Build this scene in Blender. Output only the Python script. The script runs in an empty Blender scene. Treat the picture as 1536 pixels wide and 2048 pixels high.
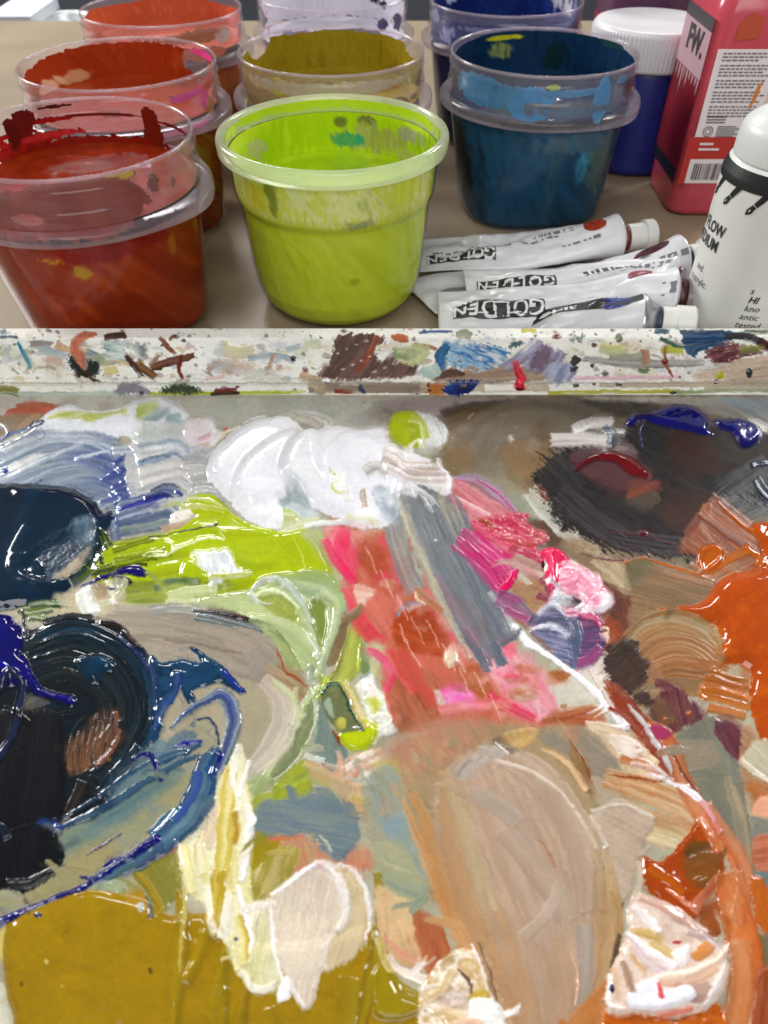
import bpy, bmesh, math, random
import numpy as np
from mathutils import Vector, Matrix
R = math.radians
SC = bpy.context.scene
COL = SC.collection
# ------------------------------------------------------------------ camera geometry (metres)
PITCH = R(44.2); FOC = 1540.0; CAMZ = 0.200
cp, sp = math.cos(PITCH), math.sin(PITCH)
def ray(py):                     # slope of the sight line of survey row py: metres dropped per metre forward
    return np.tan(PITCH - np.arctan((1024.0 - np.asarray(py, float)) / FOC))
def depth(d, z): return d * cp + (CAMZ - z) * sp
def on_plane(px, py, z):         # a survey point of the photograph, standing on the level plane z
    d = (CAMZ - z) / ray(py)
    return Vector(((px - 768.0) / FOC * depth(d, z), float(d), z))
def at_dist(px, py, d):          # a survey point on the upright plane at distance d
    z = CAMZ - d * ray(py)
    return Vector(((px - 768.0) / FOC * depth(d, z), d, float(z)))
TABLE_Z = -0.003
# ------------------------------------------------------------------ object helpers
def tag(o, label=None, cat=None, group=None, kind=None):
    if label: o['label'] = label
    if cat: o['category'] = cat
    if group: o['group'] = group
    if kind: o['kind'] = kind
    return o
def empty(name, loc, label, cat, group=None, rz=0.0):
    o = bpy.data.objects.new(name, None); COL.objects.link(o)
    o.location = loc; o.rotation_euler = (0, 0, rz); o.empty_display_size = .01
    return tag(o, label, cat, group)
def link(name, me, mat=None, parent=None, smooth=True):
    o = bpy.data.objects.new(name, me); COL.objects.link(o)
    if mat is not None: me.materials.append(mat)
    if parent is not None: o.parent = parent
    if smooth: me.polygons.foreach_set('use_smooth', np.ones(len(me.polygons), bool))
    return o
def mesh_np(name, V, F, mat=None, parent=None, col=None, gloss=None, smooth=True):
    """V (n,3), F (m,4) or (m,3) numpy -> object"""
    me = bpy.data.meshes.new(name); k = F.shape[1]
    me.vertices.add(len(V)); me.vertices.foreach_set('co', np.ascontiguousarray(V, np.float32).ravel())
    me.loops.add(F.size); me.loops.foreach_set('vertex_index', np.ascontiguousarray(F, np.int32).ravel())
    me.polygons.add(len(F)); me.polygons.foreach_set('loop_start', np.arange(0, F.size, k, dtype=np.int32))
    me.update(calc_edges=True)
    if col is not None:
        a = me.attributes.new('pigment', 'FLOAT_COLOR', 'POINT')
        a.data.foreach_set('color', np.concatenate([col, np.ones((len(V), 1))], 1).astype(np.float32).ravel())
    if gloss is not None:
        a = me.attributes.new('wet', 'FLOAT', 'POINT'); a.data.foreach_set('value', np.asarray(gloss, np.float32))
    return link(name, me, mat, parent, smooth)
def from_bm(name, bm, mat=None, parent=None, smooth=True):
    me = bpy.data.meshes.new(name); bm.normal_update(); bm.to_mesh(me); bm.free()
    return link(name, me, mat, parent, smooth)
# ------------------------------------------------------------------ colour
def hx(s): return np.array([int(s[i:i + 2], 16) / 255.0 for i in (0, 2, 4)])
def pal(s): return np.array([hx(c) for c in s.split()])
def lin(c):
    c = np.asarray(c, float)
    return np.where(c <= .04045, c / 12.92, ((np.maximum(c, 0) + .055) / 1.055) ** 2.4)
def lc(s): return tuple(lin(hx(s))) + (1.0,)
# ------------------------------------------------------------------ noise
_T = np.random.RandomState(7).rand(256, 256)
def vn(u, v, sd=0):
    u = np.asarray(u, float) + sd * 17.31; v = np.asarray(v, float) + sd * 9.77
    i = np.floor(u); j = np.floor(v); a = u - i; b = v - j
    a = a * a * (3 - 2 * a); b = b * b * (3 - 2 * b)
    i = i.astype(int) & 255; j = j.astype(int) & 255; i1 = (i + 1) & 255; j1 = (j + 1) & 255
    return (_T[i, j] * (1 - a) + _T[i1, j] * a) * (1 - b) + (_T[i, j1] * (1 - a) + _T[i1, j1] * a) * b
def fbm(u, v, sd=0, n=4):
    r = 0; w = .5; t = 0
    for k in range(n):
        r = r + w * vn(u * 2 ** k, v * 2 ** k, sd + k * 3); t += w; w *= .55
    return r / t
def ss(a, b, x):
    t = np.clip((x - a) / (b - a + 1e-9), 0, 1); return t * t * (3 - 2 * t)
def ramp(cols, q):
    n = len(cols)
    if n == 1: return np.broadcast_to(cols[0], q.shape + (3,))
    f = np.clip(q, 0, 1) * (n - 1); i = np.minimum(f.astype(int), n - 2); f = (f - i)[..., None]
    return cols[i] * (1 - f) + cols[i + 1] * f
# ------------------------------------------------------------------ the paint layer: a fine net lying on the tray
STEP = 1.28
X0, X1, Y0, Y1 = -168.0, 1704.0, 657.0, 2190.0
NX = int((X1 - X0) / STEP) + 1; NY = int((Y1 - Y0) / STEP) + 1
GX = X0 + STEP * np.arange(NX); GY = Y0 + STEP * np.arange(NY)
Cc = np.zeros((NY, NX, 3)); Hh = np.zeros((NY, NX)); Gl = np.full((NY, NX), .5); Id = np.zeros((NY, NX), np.int16)
OBJ = [('mixing_surface', None), ('rim', None)]
CUR = [0, 0]
def new(name, label):
    OBJ.append((name, label)); CUR[0] = len(OBJ) - 1
def use(i): CUR[0] = i
def parse(s):
    return np.array([[float(v) for v in p.split(',')] for p in s.split()])
def spline(P, closed=False, n=None):
    P = np.asarray(P, float); N = len(P)
    if N == 2 and not closed:
        t = np.linspace(0, 1, n or 6)[:, None]; return P[0] * (1 - t) + P[1] * t
    if closed: Q = np.concatenate([P[-1:], P, P[:2]])
    else: Q = np.concatenate([2 * P[:1] - P[1:2], P, 2 * P[-1:] - P[-2:-1]])
    out = []; segs = N if closed else N - 1
    k = n or max(3, min(8, int(90 / segs)))
    for i in range(segs):
        p0, p1, p2, p3 = Q[i], Q[i + 1], Q[i + 2], Q[i + 3]
        for t in np.arange(k) / k:
            out.append(.5 * (2 * p1 + (p2 - p0) * t + (2 * p0 - 5 * p1 + 4 * p2 - p3) * t * t + (3 * p1 - p0 - 3 * p2 + p3) * t ** 3))
    if not closed: out.append(P[-1])
    return np.array(out)
def box(x0, y0, x1, y1):
    i0 = max(0, int((y0 - Y0) / STEP)); i1 = min(NY, int((y1 - Y0) / STEP) + 2)
    j0 = max(0, int((x0 - X0) / STEP)); j1 = min(NX, int((x1 - X0) / STEP) + 2)
    return i0, i1, j0, j1
def blur(a, r):
    for ax in (0, 1):
        p = np.pad(a, [(r, r) if k == ax else (0, 0) for k in range(2)], mode='edge')
        c = np.cumsum(p, ax); z = np.zeros_like(np.take(c, [0], ax)); c = np.concatenate([z, c], ax)
        n = a.shape[ax]
        a = (np.take(c, range(2 * r + 1, 2 * r + 1 + n), ax) - np.take(c, range(0, n), ax)) / (2 * r + 1)
    return a
def look(x, y):
    j = np.clip((x - X0) / STEP, 0, NX - 1.001); i = np.clip((y - Y0) / STEP, 0, NY - 1.001)
    return Cc[np.rint(i).astype(int), np.rint(j).astype(int)]
def lay(sl, a, col, prof, gloss, flat):
    """put paint with cover a, colour col, thickness prof (mm) on the net"""
    a3 = a[..., None]
    Cc[sl] = Cc[sl] * (1 - a3) + col * a3
    h = Hh[sl]
    if flat and min(h.shape) > 2: h = h * (1 - a * flat) + blur(h, 5) * a * flat
    Hh[sl] = h + a * prof
    Gl[sl] = Gl[sl] * (1 - a) + gloss * a
    Id[sl] = np.where(a > .5, CUR[0], Id[sl])
def seed():
    CUR[1] += 1; return CUR[1]
def S(pts, w=10, cols='ffffff', h=.25, ridge=.17, edge=.25, dry=.16, dry0=.1, rag=None, rag0=None, soft=2.0, alpha=1.0, gloss=.78,
      streak=.19, bw=3.1, smear=.3, bead=False, end=None, flat=.5, lump=0):
    """one brush stroke along pts (x,y or x,y,halfwidth). going right the colours run top to bottom, going down right to left"""
    sd = seed(); P = parse(pts) if isinstance(pts, str) else np.asarray(pts, float)
    if P.shape[1] == 2:
        W = np.array([float(v) for v in str(w).split(',')]); W = np.interp(np.linspace(0, 1, len(P)), np.linspace(0, 1, len(W)), W)
        P = np.concatenate([P, W[:, None]], 1)
    Q = spline(P); c = Q[:, :2]; hw = np.maximum(Q[:, 2], .8)
    seg = np.diff(c, axis=0); sl_ = np.hypot(seg[:, 0], seg[:, 1]) + 1e-6; cum = np.concatenate([[0], np.cumsum(sl_)]); L = cum[-1]
    mw = hw.max()
    if rag is None: rag = min(mw * .5, 14)
    if rag0 is None: rag0 = min(mw * .35, 8)
    if bead: rag = rag0 = 0; dry = dry0 = 0; smear = 0
    pad = mw * 1.3 + max(rag, rag0) + 4
    i0, i1, j0, j1 = box(c[:, 0].min() - pad, c[:, 1].min() - pad, c[:, 0].max() + pad, c[:, 1].max() + pad)
    if i1 <= i0 or j1 <= j0: return
    X, Y = np.meshgrid(GX[j0:j1], GY[i0:i1])
    best = np.full(X.shape, 1e9); s = np.zeros(X.shape); d = np.zeros(X.shape)
    n = len(seg)
    for k in range(n):
        tx, ty = seg[k] / sl_[k]; rx = X - c[k, 0]; ry = Y - c[k, 1]
        u = rx * tx + ry * ty
        lo = -rag0 - 3 if (k == 0 and not bead) else 0; hi = sl_[k] + (rag + 3 if (k == n - 1 and not bead) else 0)
        uc = np.clip(u, lo, hi); ex = rx - uc * tx; ey = ry - uc * ty; q = ex * ex + ey * ey
        m = q < best
        best = np.where(m, q, best); s = np.where(m, cum[k] + uc, s)
        d = np.where(m, np.sign(ry * tx - rx * ty) * np.sqrt(q), d)
    hws = np.interp(s, cum, hw); t = d / hws; sn = np.clip(s / L, 0, 1)
    dw = d + 2.5 * (vn(s / 45., d / 20., sd + 70) - .5)
    fine = vn(dw / bw + 40, s / (bw * 26), sd); mid = vn(dw / (bw * 3.7) + 11, s / (bw * 40), sd + 50); big = vn(dw / (bw * 9.) + 5, s / 120., sd + 60); br = .38 * fine + .36 * mid + .26 * big
    tt = np.abs(t)
    if bead:
        hws = hws * (.66 + .68 * fbm(s / 26. + 5, np.full(s.shape, 2.5), sd + 5)); t = d / hws
        a = np.clip((hws - np.abs(d)) / soft + .5, 0, 1)
        prof = .8 * h * np.sqrt(np.clip(1 - t * t, 0, 1)) * (1 + .35 * (vn(s / 14., d / 9., sd + 5) - .5))
    else:
        wob = 1 + .26 * (fbm(s / 22., np.sign(d) * 3 + .5, sd + 9) - .5)
        sf = soft * (1 + 5 * ss(.5, .8, fbm(X / 40., Y / 30., sd + 21)))
        a = np.clip((hws * wob - np.abs(d)) / sf + .5, 0, 1)
        cut1 = L + rag * (br - .75) * 1.6; cut0 = -rag0 * (br - .3) * 1.4
        es = max(soft, 1.5)
        a = a * np.clip((cut1 - s) / es + .5, 0, 1) * np.clip((s - cut0) / es + .5, 0, 1)
        D = dry0 * (1 - sn) ** 1.5 + dry * sn ** 1.5
        a = a * np.where(D > .02, ss(D - .16, D + .14, br + .12 * (fbm(X / 9, Y / 9, sd) - .5)), 1)
        am = .35 + 1.1 * vn(X / 34., Y / 28., sd + 31)
        prof = h * (.55 + .45 * ss(.55, .9, tt) * edge * 2) * (1 - ss(.85, 1.02, tt)) + ridge * am * (br - .5) * 1.3 * (1 - .7 * ss(.8, 1, tt))
        prof = prof + .5 * h * ss(L - 10, L - 3, s)
    if lump: prof = prof + lump * (fbm(X / 12., Y / 9., sd + 3) - .5)
    cl = pal(cols); q = (t * .5 + .5) + streak * (br - .5) * 2
    col = ramp(cl, q)
    if end is not None:
        col2 = ramp(pal(end), q); m = ss(.5, 1.0, sn + .7 * (br - .5))[..., None]; col = col * (1 - m) + col2 * m
    col = col * (1 + .06 * (fine - .5))[..., None]
    if smear:
        s2 = np.clip(s - 26 - 18 * br, 0, L); x2 = np.interp(s2, cum, c[:, 0]); y2 = np.interp(s2, cum, c[:, 1])
        tx = np.interp(s2, cum[:-1], seg[:, 0] / sl_); ty = np.interp(s2, cum[:-1], seg[:, 1] / sl_)
        pk = look(x2 - ty * d, y2 + tx * d); k = (smear * ss(.2, .8, br + .15))[..., None]
        col = col * (1 - k) + pk * k
    lay((slice(i0, i1), slice(j0, j1)), a * alpha, col, prof, gloss, 0 if bead else flat)
def B(pts, cols='ffffff', h=.3, bevel=8, soft=2.0, rough=2.0, alpha=1.0, gloss=.7, ang=None, an=(60, 4), mix=1.0, lump=0, ls=16, fuzz=0,
      flat=.6, ridge=0, fold=None, dry=0):
    """one patch of paint bounded by pts; ang = direction (deg) of its brush marks"""
    sd = seed(); P = spline(parse(pts)[:, :2], closed=True)
    m = 1.2 * soft + rough * 2 + fuzz + 3
    i0, i1, j0, j1 = box(P[:, 0].min() - m, P[:, 1].min() - m, P[:, 0].max() + m, P[:, 1].max() + m)
    if i1 <= i0 or j1 <= j0: return
    X, Y = np.meshgrid(GX[j0:j1], GY[i0:i1])
    best = np.full(X.shape, 1e9); ins = np.zeros(X.shape, bool)
    A = P; Bq = np.roll(P, -1, 0)
    for k in range(len(A)):
        ax, ay = A[k]; ex, ey = Bq[k] - A[k]; rx = X - ax; ry = Y - ay
        u = np.clip((rx * ex + ry * ey) / (ex * ex + ey * ey + 1e-9), 0, 1)
        best = np.minimum(best, (rx - u * ex) ** 2 + (ry - u * ey) ** 2)
        cr = ((ay > Y) != (ay + ey > Y)) & (X < ax + ex * (Y - ay) / (ey + 1e-12)); ins ^= cr
    d = np.sqrt(best) * np.where(ins, 1, -1)
    d = d + rough * 2 * (fbm(X / 13., Y / 11., sd) - .5)
    if fuzz:
        g0, g1 = np.gradient(blur(d, 2)); th = np.arctan2(g0, g1)
        d = d + fuzz * (vn(th * 14 + X / 60, Y / 60 + th * 3, sd + 2) - .5) * 1.2 + (fuzz * (vn(X / 3., Y / 4., sd + 4) - .5) if ang is None else 1.5 * fuzz * (vn((X * math.cos(R(ang)) + Y * math.sin(R(ang))) / 16., (Y * math.cos(R(ang)) - X * math.sin(R(ang))) / 2.3, sd + 4) - .5))
    nz_e = None
    if ang is not None and gloss < .92 and h >= 0:
        Ue = X * math.cos(R(ang)) + Y * math.sin(R(ang)); Ve = -X * math.sin(R(ang)) + Y * math.cos(R(ang))
        d = d + 8 * (.6 * vn(Ue / 46., Ve / 2.6, sd + 41) + .4 * vn(Ue / 60., Ve / 8., sd + 42) - .5) * ss(0, 30, np.sqrt(np.maximum(best, 0)).max())
    sf = soft if gloss >= .92 else soft * (1 + 6 * ss(.45, .8, fbm(X / 46., Y / 34., sd + 21)))
    a = np.clip(d / sf + .5, 0, 1)
    if soft > 6: a = a * a * (3 - 2 * a)
    ca, sa = (math.cos(R(ang)), math.sin(R(ang))) if ang is not None else (1, 0)
    U = X * ca + Y * sa; V = -X * sa + Y * ca
    if ang is None: nz = fbm(X / 38., Y / 26., sd + 7)
    else:
        V = V + 5 * (vn(U / 70., V / 60., sd + 6) - .5)
        nz = .34 * vn(U / an[0], V / an[1], sd + 7) + .36 * vn(U / an[0] / 1.6, V / an[1] / 3.6, sd + 8) + .30 * vn(U / an[0] / 2.4, V / an[1] / 9., sd + 9)
    if dry: a = a * ss(dry - .15, dry + .15, nz * .6 + .4 * fbm(X / 7., Y / 6., sd + 12))
    cl = pal(cols); col = ramp(cl, .5 + (nz - .5) * 1.7 * mix)
    col = col * (1 + .07 * (fbm(X / 5., Y / 4., sd + 13, 2) - .5))[..., None]
    e = np.clip(d / bevel, 0, 1); prof = h * (1 - (1 - e) ** 2.2)
    if lump: prof = prof + lump * (fbm(X / ls, Y / (ls * .8), sd + 3) - .5) * e
    if ridge: prof = prof + ridge * (nz - .5) * e
    if fold:                      # (dx,dy,period,amp): long soft folds
        prof = prof + fold[3] * np.sin((X * fold[0] + Y * fold[1]) / fold[2] + 3 * vn(X / 80., Y / 80., sd)) * e
    lay((slice(i0, i1), slice(j0, j1)), a * alpha, col, prof, gloss, flat)
def L(pts, w, cols, h=.6, gloss=.9, **k): S(pts, w, cols, h=h, bead=True, gloss=gloss, streak=.1, soft=k.pop('soft', 2.6), **k)     # a bead of paint
def D(x, y, rx, ry, cols, h=.5, gloss=.9):                                                                 # a drop
    p = ' '.join('%.1f,%.1f' % (x + rx * math.cos(q), y + ry * math.sin(q)) for q in np.linspace(0, 6.283, 8)[:-1])
    B(p, cols, h=h, bevel=max(rx, ry) * .8, rough=.6, gloss=gloss, soft=1.6)
def Wsh(pts, cols, soft=14, alpha=.9, **k):                                                                # a dried stain
    B(pts, cols, h=.0, soft=soft, alpha=alpha, rough=k.pop('rough', 5), flat=0, gloss=k.pop('gloss', .45), **k)
# ------------------------------------------------------------------ materials
PAINT_GAIN = 1.0
MAT = {}
def nodes(name):
    m = bpy.data.materials.new(name); m.use_nodes = True; nt = m.node_tree
    b = nt.nodes['Principled BSDF']; return m, nt, b
def N(nt, typ, **k):
    n = nt.nodes.new(typ)
    for a, v in k.items(): setattr(n, a, v)
    return n
def paint_mat():
    m, nt, b = nodes('acrylic paint'); lk = nt.links.new
    a = N(nt, 'ShaderNodeAttribute', attribute_name='pigment'); g = N(nt, 'ShaderNodeAttribute', attribute_name='wet')
    mr = N(nt, 'ShaderNodeMapRange'); mr.inputs['From Min'].default_value = .3; mr.inputs['From Max'].default_value = 1.0
    mr.inputs['To Min'].default_value = .55; mr.inputs['To Max'].default_value = .07
    lk(g.outputs['Fac'], mr.inputs['Value'])
    tc = N(nt, 'ShaderNodeTexCoord'); no = N(nt, 'ShaderNodeTexNoise'); no.inputs['Scale'].default_value = 900; no.inputs['Detail'].default_value = 3
    lk(tc.outputs['Object'], no.inputs['Vector'])
    ad = N(nt, 'ShaderNodeMath', operation='MULTIPLY_ADD'); lk(no.outputs['Fac'], ad.inputs[0]); ad.inputs[1].default_value = .10; lk(mr.outputs[0], ad.inputs[2])
    sb = N(nt, 'ShaderNodeMath', operation='SUBTRACT'); lk(ad.outputs[0], sb.inputs[0]); sb.inputs[1].default_value = .05
    lk(sb.outputs[0], b.inputs['Roughness']); lk(a.outputs['Color'], b.inputs['Base Color'])
    n2 = N(nt, 'ShaderNodeTexNoise'); n2.inputs['Scale'].default_value = 2600; n2.inputs['Detail'].default_value = 2; lk(tc.outputs['Object'], n2.inputs['Vector'])
    iv = N(nt, 'ShaderNodeMapRange'); iv.inputs['From Min'].default_value = .35; iv.inputs['From Max'].default_value = .9; iv.inputs['To Min'].default_value = .35; iv.inputs['To Max'].default_value = 0
    lk(g.outputs['Fac'], iv.inputs['Value'])
    bp = N(nt, 'ShaderNodeBump'); bp.inputs['Distance'].default_value = .0002; lk(n2.outputs['Fac'], bp.inputs['Height']); lk(iv.outputs[0], bp.inputs['Strength']); lk(bp.outputs[0], b.inputs['Normal'])
    sp_ = N(nt, 'ShaderNodeMapRange'); sp_.inputs['From Min'].default_value = .4; sp_.inputs['From Max'].default_value = .9; sp_.inputs['To Min'].default_value = .06; sp_.inputs['To Max'].default_value = .5
    lk(g.outputs['Fac'], sp_.inputs['Value']); lk(sp_.outputs[0], b.inputs['Specular IOR Level']); b.inputs['IOR'].default_value = 1.48
    return m
MAT['paint'] = paint_mat()
def simple(name, col, rough=.4, spec=.5, noise=None, scale=200, bump=0, bscale=400, **k):
    m, nt, b = nodes(name); b.inputs['Base Color'].default_value = lc(col); b.inputs['Roughness'].default_value = rough
    b.inputs['Specular IOR Level'].default_value = spec
    tc = N(nt, 'ShaderNodeTexCoord')
    if noise:
        no = N(nt, 'ShaderNodeTexNoise'); no.inputs['Scale'].default_value = scale; no.inputs['Detail'].default_value = 4; nt.links.new(tc.outputs['Object'], no.inputs['Vector'])
        cr = N(nt, 'ShaderNodeValToRGB'); cr.color_ramp.elements[0].position = .32; cr.color_ramp.elements[1].position = .68
        cr.color_ramp.elements[0].color = lc(noise); cr.color_ramp.elements[1].color = lc(col)
        nt.links.new(no.outputs['Fac'], cr.inputs[0]); nt.links.new(cr.outputs[0], b.inputs['Base Color'])
    if bump:
        n2 = N(nt, 'ShaderNodeTexNoise'); n2.inputs['Scale'].default_value = bscale; n2.inputs['Detail'].default_value = 3; nt.links.new(tc.outputs['Object'], n2.inputs['Vector'])
        bp = N(nt, 'ShaderNodeBump'); bp.inputs['Distance'].default_value = .0003; bp.inputs['Strength'].default_value = bump
        nt.links.new(n2.outputs['Fac'], bp.inputs['Height']); nt.links.new(bp.outputs[0], b.inputs['Normal'])
    for a, v in k.items(): b.inputs[a.replace('_', ' ')].default_value = v
    return m
MAT['tray'] = simple('tray plastic', 'e4e4de', .4, noise='d8d8cc', scale=60)
WORLD = .17; EXPO = 0.20
LIGHTS = [('ceiling_lamp', (-.75, 2.7, 1.75), .6, .34, 22.0), ('ceiling_lamp', (.85, 3.1, 1.85), .6, .34, 22.0), ('ceiling_lamp', (-1.25, 1.3, .8), .5, .5, 30.0, (-.1, .9, 0)), ('ceiling_lamp', (1.25, 1.45, .9), .5, .5, 22.0, (.1, .9, 0)), ('ceiling_lamp', (-.45, -.35, 1.7), .9, .6, 5.4), ('ceiling_lamp', (.3, -1.4, 1.1), 1.6, .9, 3.6)]  # side pair aimed at far table and large one behind camera are added fill
# ================================================================== PAINT
use(0)
_X, _Y = np.meshgrid(GX, GY)
_n = fbm(_X / 90, _Y / 70, 90)[..., None]
Cc[:] = hx('b3b1a0') * (1 - _n) + hx('a69e86') * _n
Id[:] = np.where(_Y < 790, 1, 0)
Hh[:] = .03 * (fbm(_X / 30, _Y / 20, 91) - .5)
# dried stains on the tray floor
Wsh('-170,794 460,794 470,826 200,850 -170,850', 'bcb8ae c8c4ba b4aca2', 10)
Wsh('430,800 820,798 830,850 700,870 560,835 440,850', 'b2b5ab bfc0b6 b6b4a8', 14)
Wsh('690,840 790,820 800,870 750,880', '9f9894 a8a29c', 10, .7)
Wsh('820,800 1710,792 1710,1130 1100,1110 1000,1010 900,960 850,880', '7f7361 74685a 8c8270', 22)
Wsh('780,797 1000,796 960,812 890,828 800,828', 'a89c98 9c8c8a', 10)
Wsh('880,822 940,806 1050,799 1200,800 1300,804 1330,822 1290,838 1190,822 1060,816 960,826 905,838', '423e3b 504843 3a3836', 9)
Wsh('1190,794 1710,794 1710,816 1480,818 1380,810 1290,804', 'b8b3aa aaa49c a09890', 6)
Wsh('1400,812 1710,812 1710,850 1500,840', '8c9496 a09a90 707880', 10, ang=25)
Wsh('1440,796 1560,800 1600,830 1500,822', '9cb0bc 8aa0b0 c0c4c0', 8, .6, ang=30)
S('893,840 950,826 1025,830', 16, '6a4f34 6e553a', h=0, ridge=.02, soft=12, alpha=.85, gloss=.4)
S('930,890 975,840 1050,818 1130,818 1195,838', 20, '85796a 6f6558 8c8172', h=0, ridge=.03, soft=10, alpha=.85, gloss=.45)
S('960,920 985,870 1040,845 1110,850 1150,880', 26, '8c8474 7f7462 958b78', h=0, ridge=.03, soft=14, alpha=.8, gloss=.4)
S('1075,850 1090,880 1075,905', 18, '6b4d38 735440', h=0, ridge=.02, soft=14, alpha=.75, gloss=.4)
Wsh('1005,895 1060,880 1105,902 1095,965 1058,995 1015,945', '8f714c 967a56', 10, .9, ang=100)
Wsh('885,895 935,890 950,950 900,955', '8a6c46 8f7450', 16, .7)
Wsh('925,945 1000,950 1062,995 1075,1040 1010,1010 955,970', 'a59c84 9c947c', 14, .9)
Wsh('1020,985 1080,990 1100,1040 1060,1045 1020,1010', '9aa08e a8a894', 12, .8)
L('1018,947 1040,963 1070,978', 1.2, '8a8a74', h=.05, gloss=.4)
S('1018,872 1024,885', 5, 'cfc8be', h=.1, dry=.4, alpha=.8)
S('937,838 947,826', 2, 'b0a498', h=.1)
S('1060,905 1075,880', 14, '7a5a40', h=0, soft=10, alpha=.5)
S('925,925 960,940 1000,935', 2, '6a5c48', h=0, soft=2, alpha=.5, dry=.4)
S('930,950 955,935 975,915', 2, '6a5c48', h=0, soft=2, alpha=.5, dry=.4)
Wsh('60,1790 130,1650 290,1560 440,1490 460,1560 350,1630 250,1700 110,1800 -60,1845 -60,1770', '8c9080 9c976e 848c80', 12, .95)
Wsh('100,1690 210,1610 260,1600 180,1690 110,1710', '5c7a7c 74867c', 16, .6)
Wsh('200,1600 300,1500 400,1470 400,1520 300,1590 220,1650', '4c6c78 647f80', 18, .7)
Wsh('60,1770 180,1690 240,1690 150,1780 60,1800', 'a49868 98906e', 14, .8)
Wsh('340,1380 530,1370 530,1480 440,1560 330,1500', 'a39a80 aaa088', 8, .95)
Wsh('1180,1330 1230,1320 1230,1420 1170,1440 1090,1440 1060,1370', 'c6c4b6 cfcabc bcb6a6', 8, .95)
for k in range(90):
    x, y = random.Random(k).uniform(-150, 1700), random.Random(k + 500).uniform(800, 1000)
    D(x, y, random.Random(k + 9).uniform(.8, 2.4), random.Random(k + 8).uniform(.7, 1.6), ['6a5a48', 'c8a488', '8a9aa0', 'd8d4cc'][k % 4], h=.05, gloss=.5)

# ---- upper left corner
new('paint_dab', 'flat coral dab in the far left corner of the tray, behind the white lime-streaked ridge')
B('6,834 26,813 65,805 104,807 124,814 102,831 52,838', 'c66c50 b8604a c8745c', h=.5, ang=8, gloss=.5)
new('paint_smear', 'grey brown thin smear just below the coral dab in the far left corner')
B('-170,834 0,832 104,830 82,846 56,863 13,872 -170,880', '8f7d6c 9c8268 857a70', h=.15, ang=10, gloss=.4)
S('40,862 62,842 85,832', 8, 'b8977a a88868', h=.1, dry=.3, gloss=.4)
L('-20,842 2,850 13,862 12,874 -4,884', 4, 'b4babc a8b0b8', h=.8)
new('white_paint_ridge', 'white paint ridge with lime streaks at the far left, topped by a rounded knob')
B('-40,912 0,897 47,869 78,842 109,819 141,810 167,819 208,823 242,814 273,801 307,795 339,798 365,816 385,840 391,866 376,892 313,899 273,893 258,875 182,872 78,875 26,890', 'e9e8ee e0e3ea dfe0e6', h=1.8, bevel=20, lump=.9, ls=26, gloss=.92, ang=-12, an=(70, 9))
B('99,843 125,827 187,828 224,827 255,818 254,837 229,834 193,849 141,843', 'b5c062 d5d8a8 dfe0c8 b9c46a', h=-.15, ang=-8, an=(60, 4), soft=4)
B('272,817 315,815 289,840 272,840', 'a9b84a b9c468', h=-.2, soft=4, ang=-30)
S('250,818 270,815 266,845', 5, 'e8e8ee', h=.25)
B('286,846 331,824 336,829 312,847', '7f9aa0 96acb0', h=-.2, soft=5)
B('334,837 375,834 377,856 338,852', '97aeb0 b8c8c8', h=-.2, soft=5)
B('271,891 276,866 338,852 370,858 372,886 286,897', 'c2c8c2 d0d4d2 b4beb8', h=0, soft=7, lump=.3)
S('355,815 372,835 368,850', 7, 'f0f0f4', h=.6, lump=.5)
S('288,846 286,866 276,880', 5, 'd4dcd0', h=.4)
new('paint_streak', 'thin blue and cream streak running along the left foot of the white lime-streaked ridge')
S('-60,905 0,886 26,873 78,861', 8, '46588c 5a6c9c c4c0a0 c8ccd0', h=.4, gloss=.8)
L('58,857 66,847 82,845 88,849 76,858', 2.6, '2a3f6a 24365c', h=.7)
new('paint_dab', 'white dab tinged with pink beside the left end of the big white mound')
B('368,880 372,848 398,832 424,838 436,858 452,868 440,882 414,900 385,900', 'e6e2e6 dcd8d8 e8d0d8', h=1.1, lump=1.0, ls=12, gloss=.8)
S('398,884 415,876 424,872', 5, 'd890b0 e4b0c4', h=.2)
S('388,842 400,838 412,842', 4, 'c8b08c e0dcd0', h=.2)
D(454, 861, 4.5, 5, 'd03c60', h=.6)
S('440,872 460,862 482,852', 3, 'e4e0d0 d0cc9c', h=.4)
S('380,905 400,898 420,890', 5, 'd8b8a0 e0d0c8', h=.2)
# ---- blue grey fan
new('brushed_paint_fan', 'blue grey fan of curved brush marks at the left edge, above the navy puddle')
B('-170,940 -20,912 60,882 150,870 230,880 262,930 266,1000 220,1020 100,1010 -170,1000', '8f9aa8 74829a b4bcc6', h=.2, ang=-15, gloss=.85, ridge=.5)
S('-60,925 50,884 110,874 180,873 240,886', 13, 'e4e8ec 6f819a eceef0 7c8ca6', h=.35, ridge=.65, streak=.5, gloss=.84)
S('-60,950 60,900 120,888 180,888 230,905 258,932', 16, '8290a2 ccd4da 62759a e8ecee', h=.35, ridge=.65, streak=.5, gloss=.84)
S('-60,975 60,920 120,903 180,905 225,930 258,962', 19, 'ccd4da 7c8a9c dce2e6 6a7e9c', h=.35, ridge=.65, streak=.5, gloss=.84, end='7a86a8 4a5890 6a78a0', dry=.25)
S('-60,1000 70,945 130,926 190,930 235,958 264,1000', 23, 'b4bec6 78869a bcc6ce 6a7c9a', h=.35, ridge=.65, streak=.5, gloss=.84, end='5e6c98 38468c 4c5a98', dry=.3)
S('40,1005 120,966 190,958 240,982 262,1022', 22, '8a95a4 a2acb6 6a7a9c', h=.35, ridge=.65, streak=.5, gloss=.84, end='4a5890 2c3880 3c4a90', dry=.3)
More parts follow.
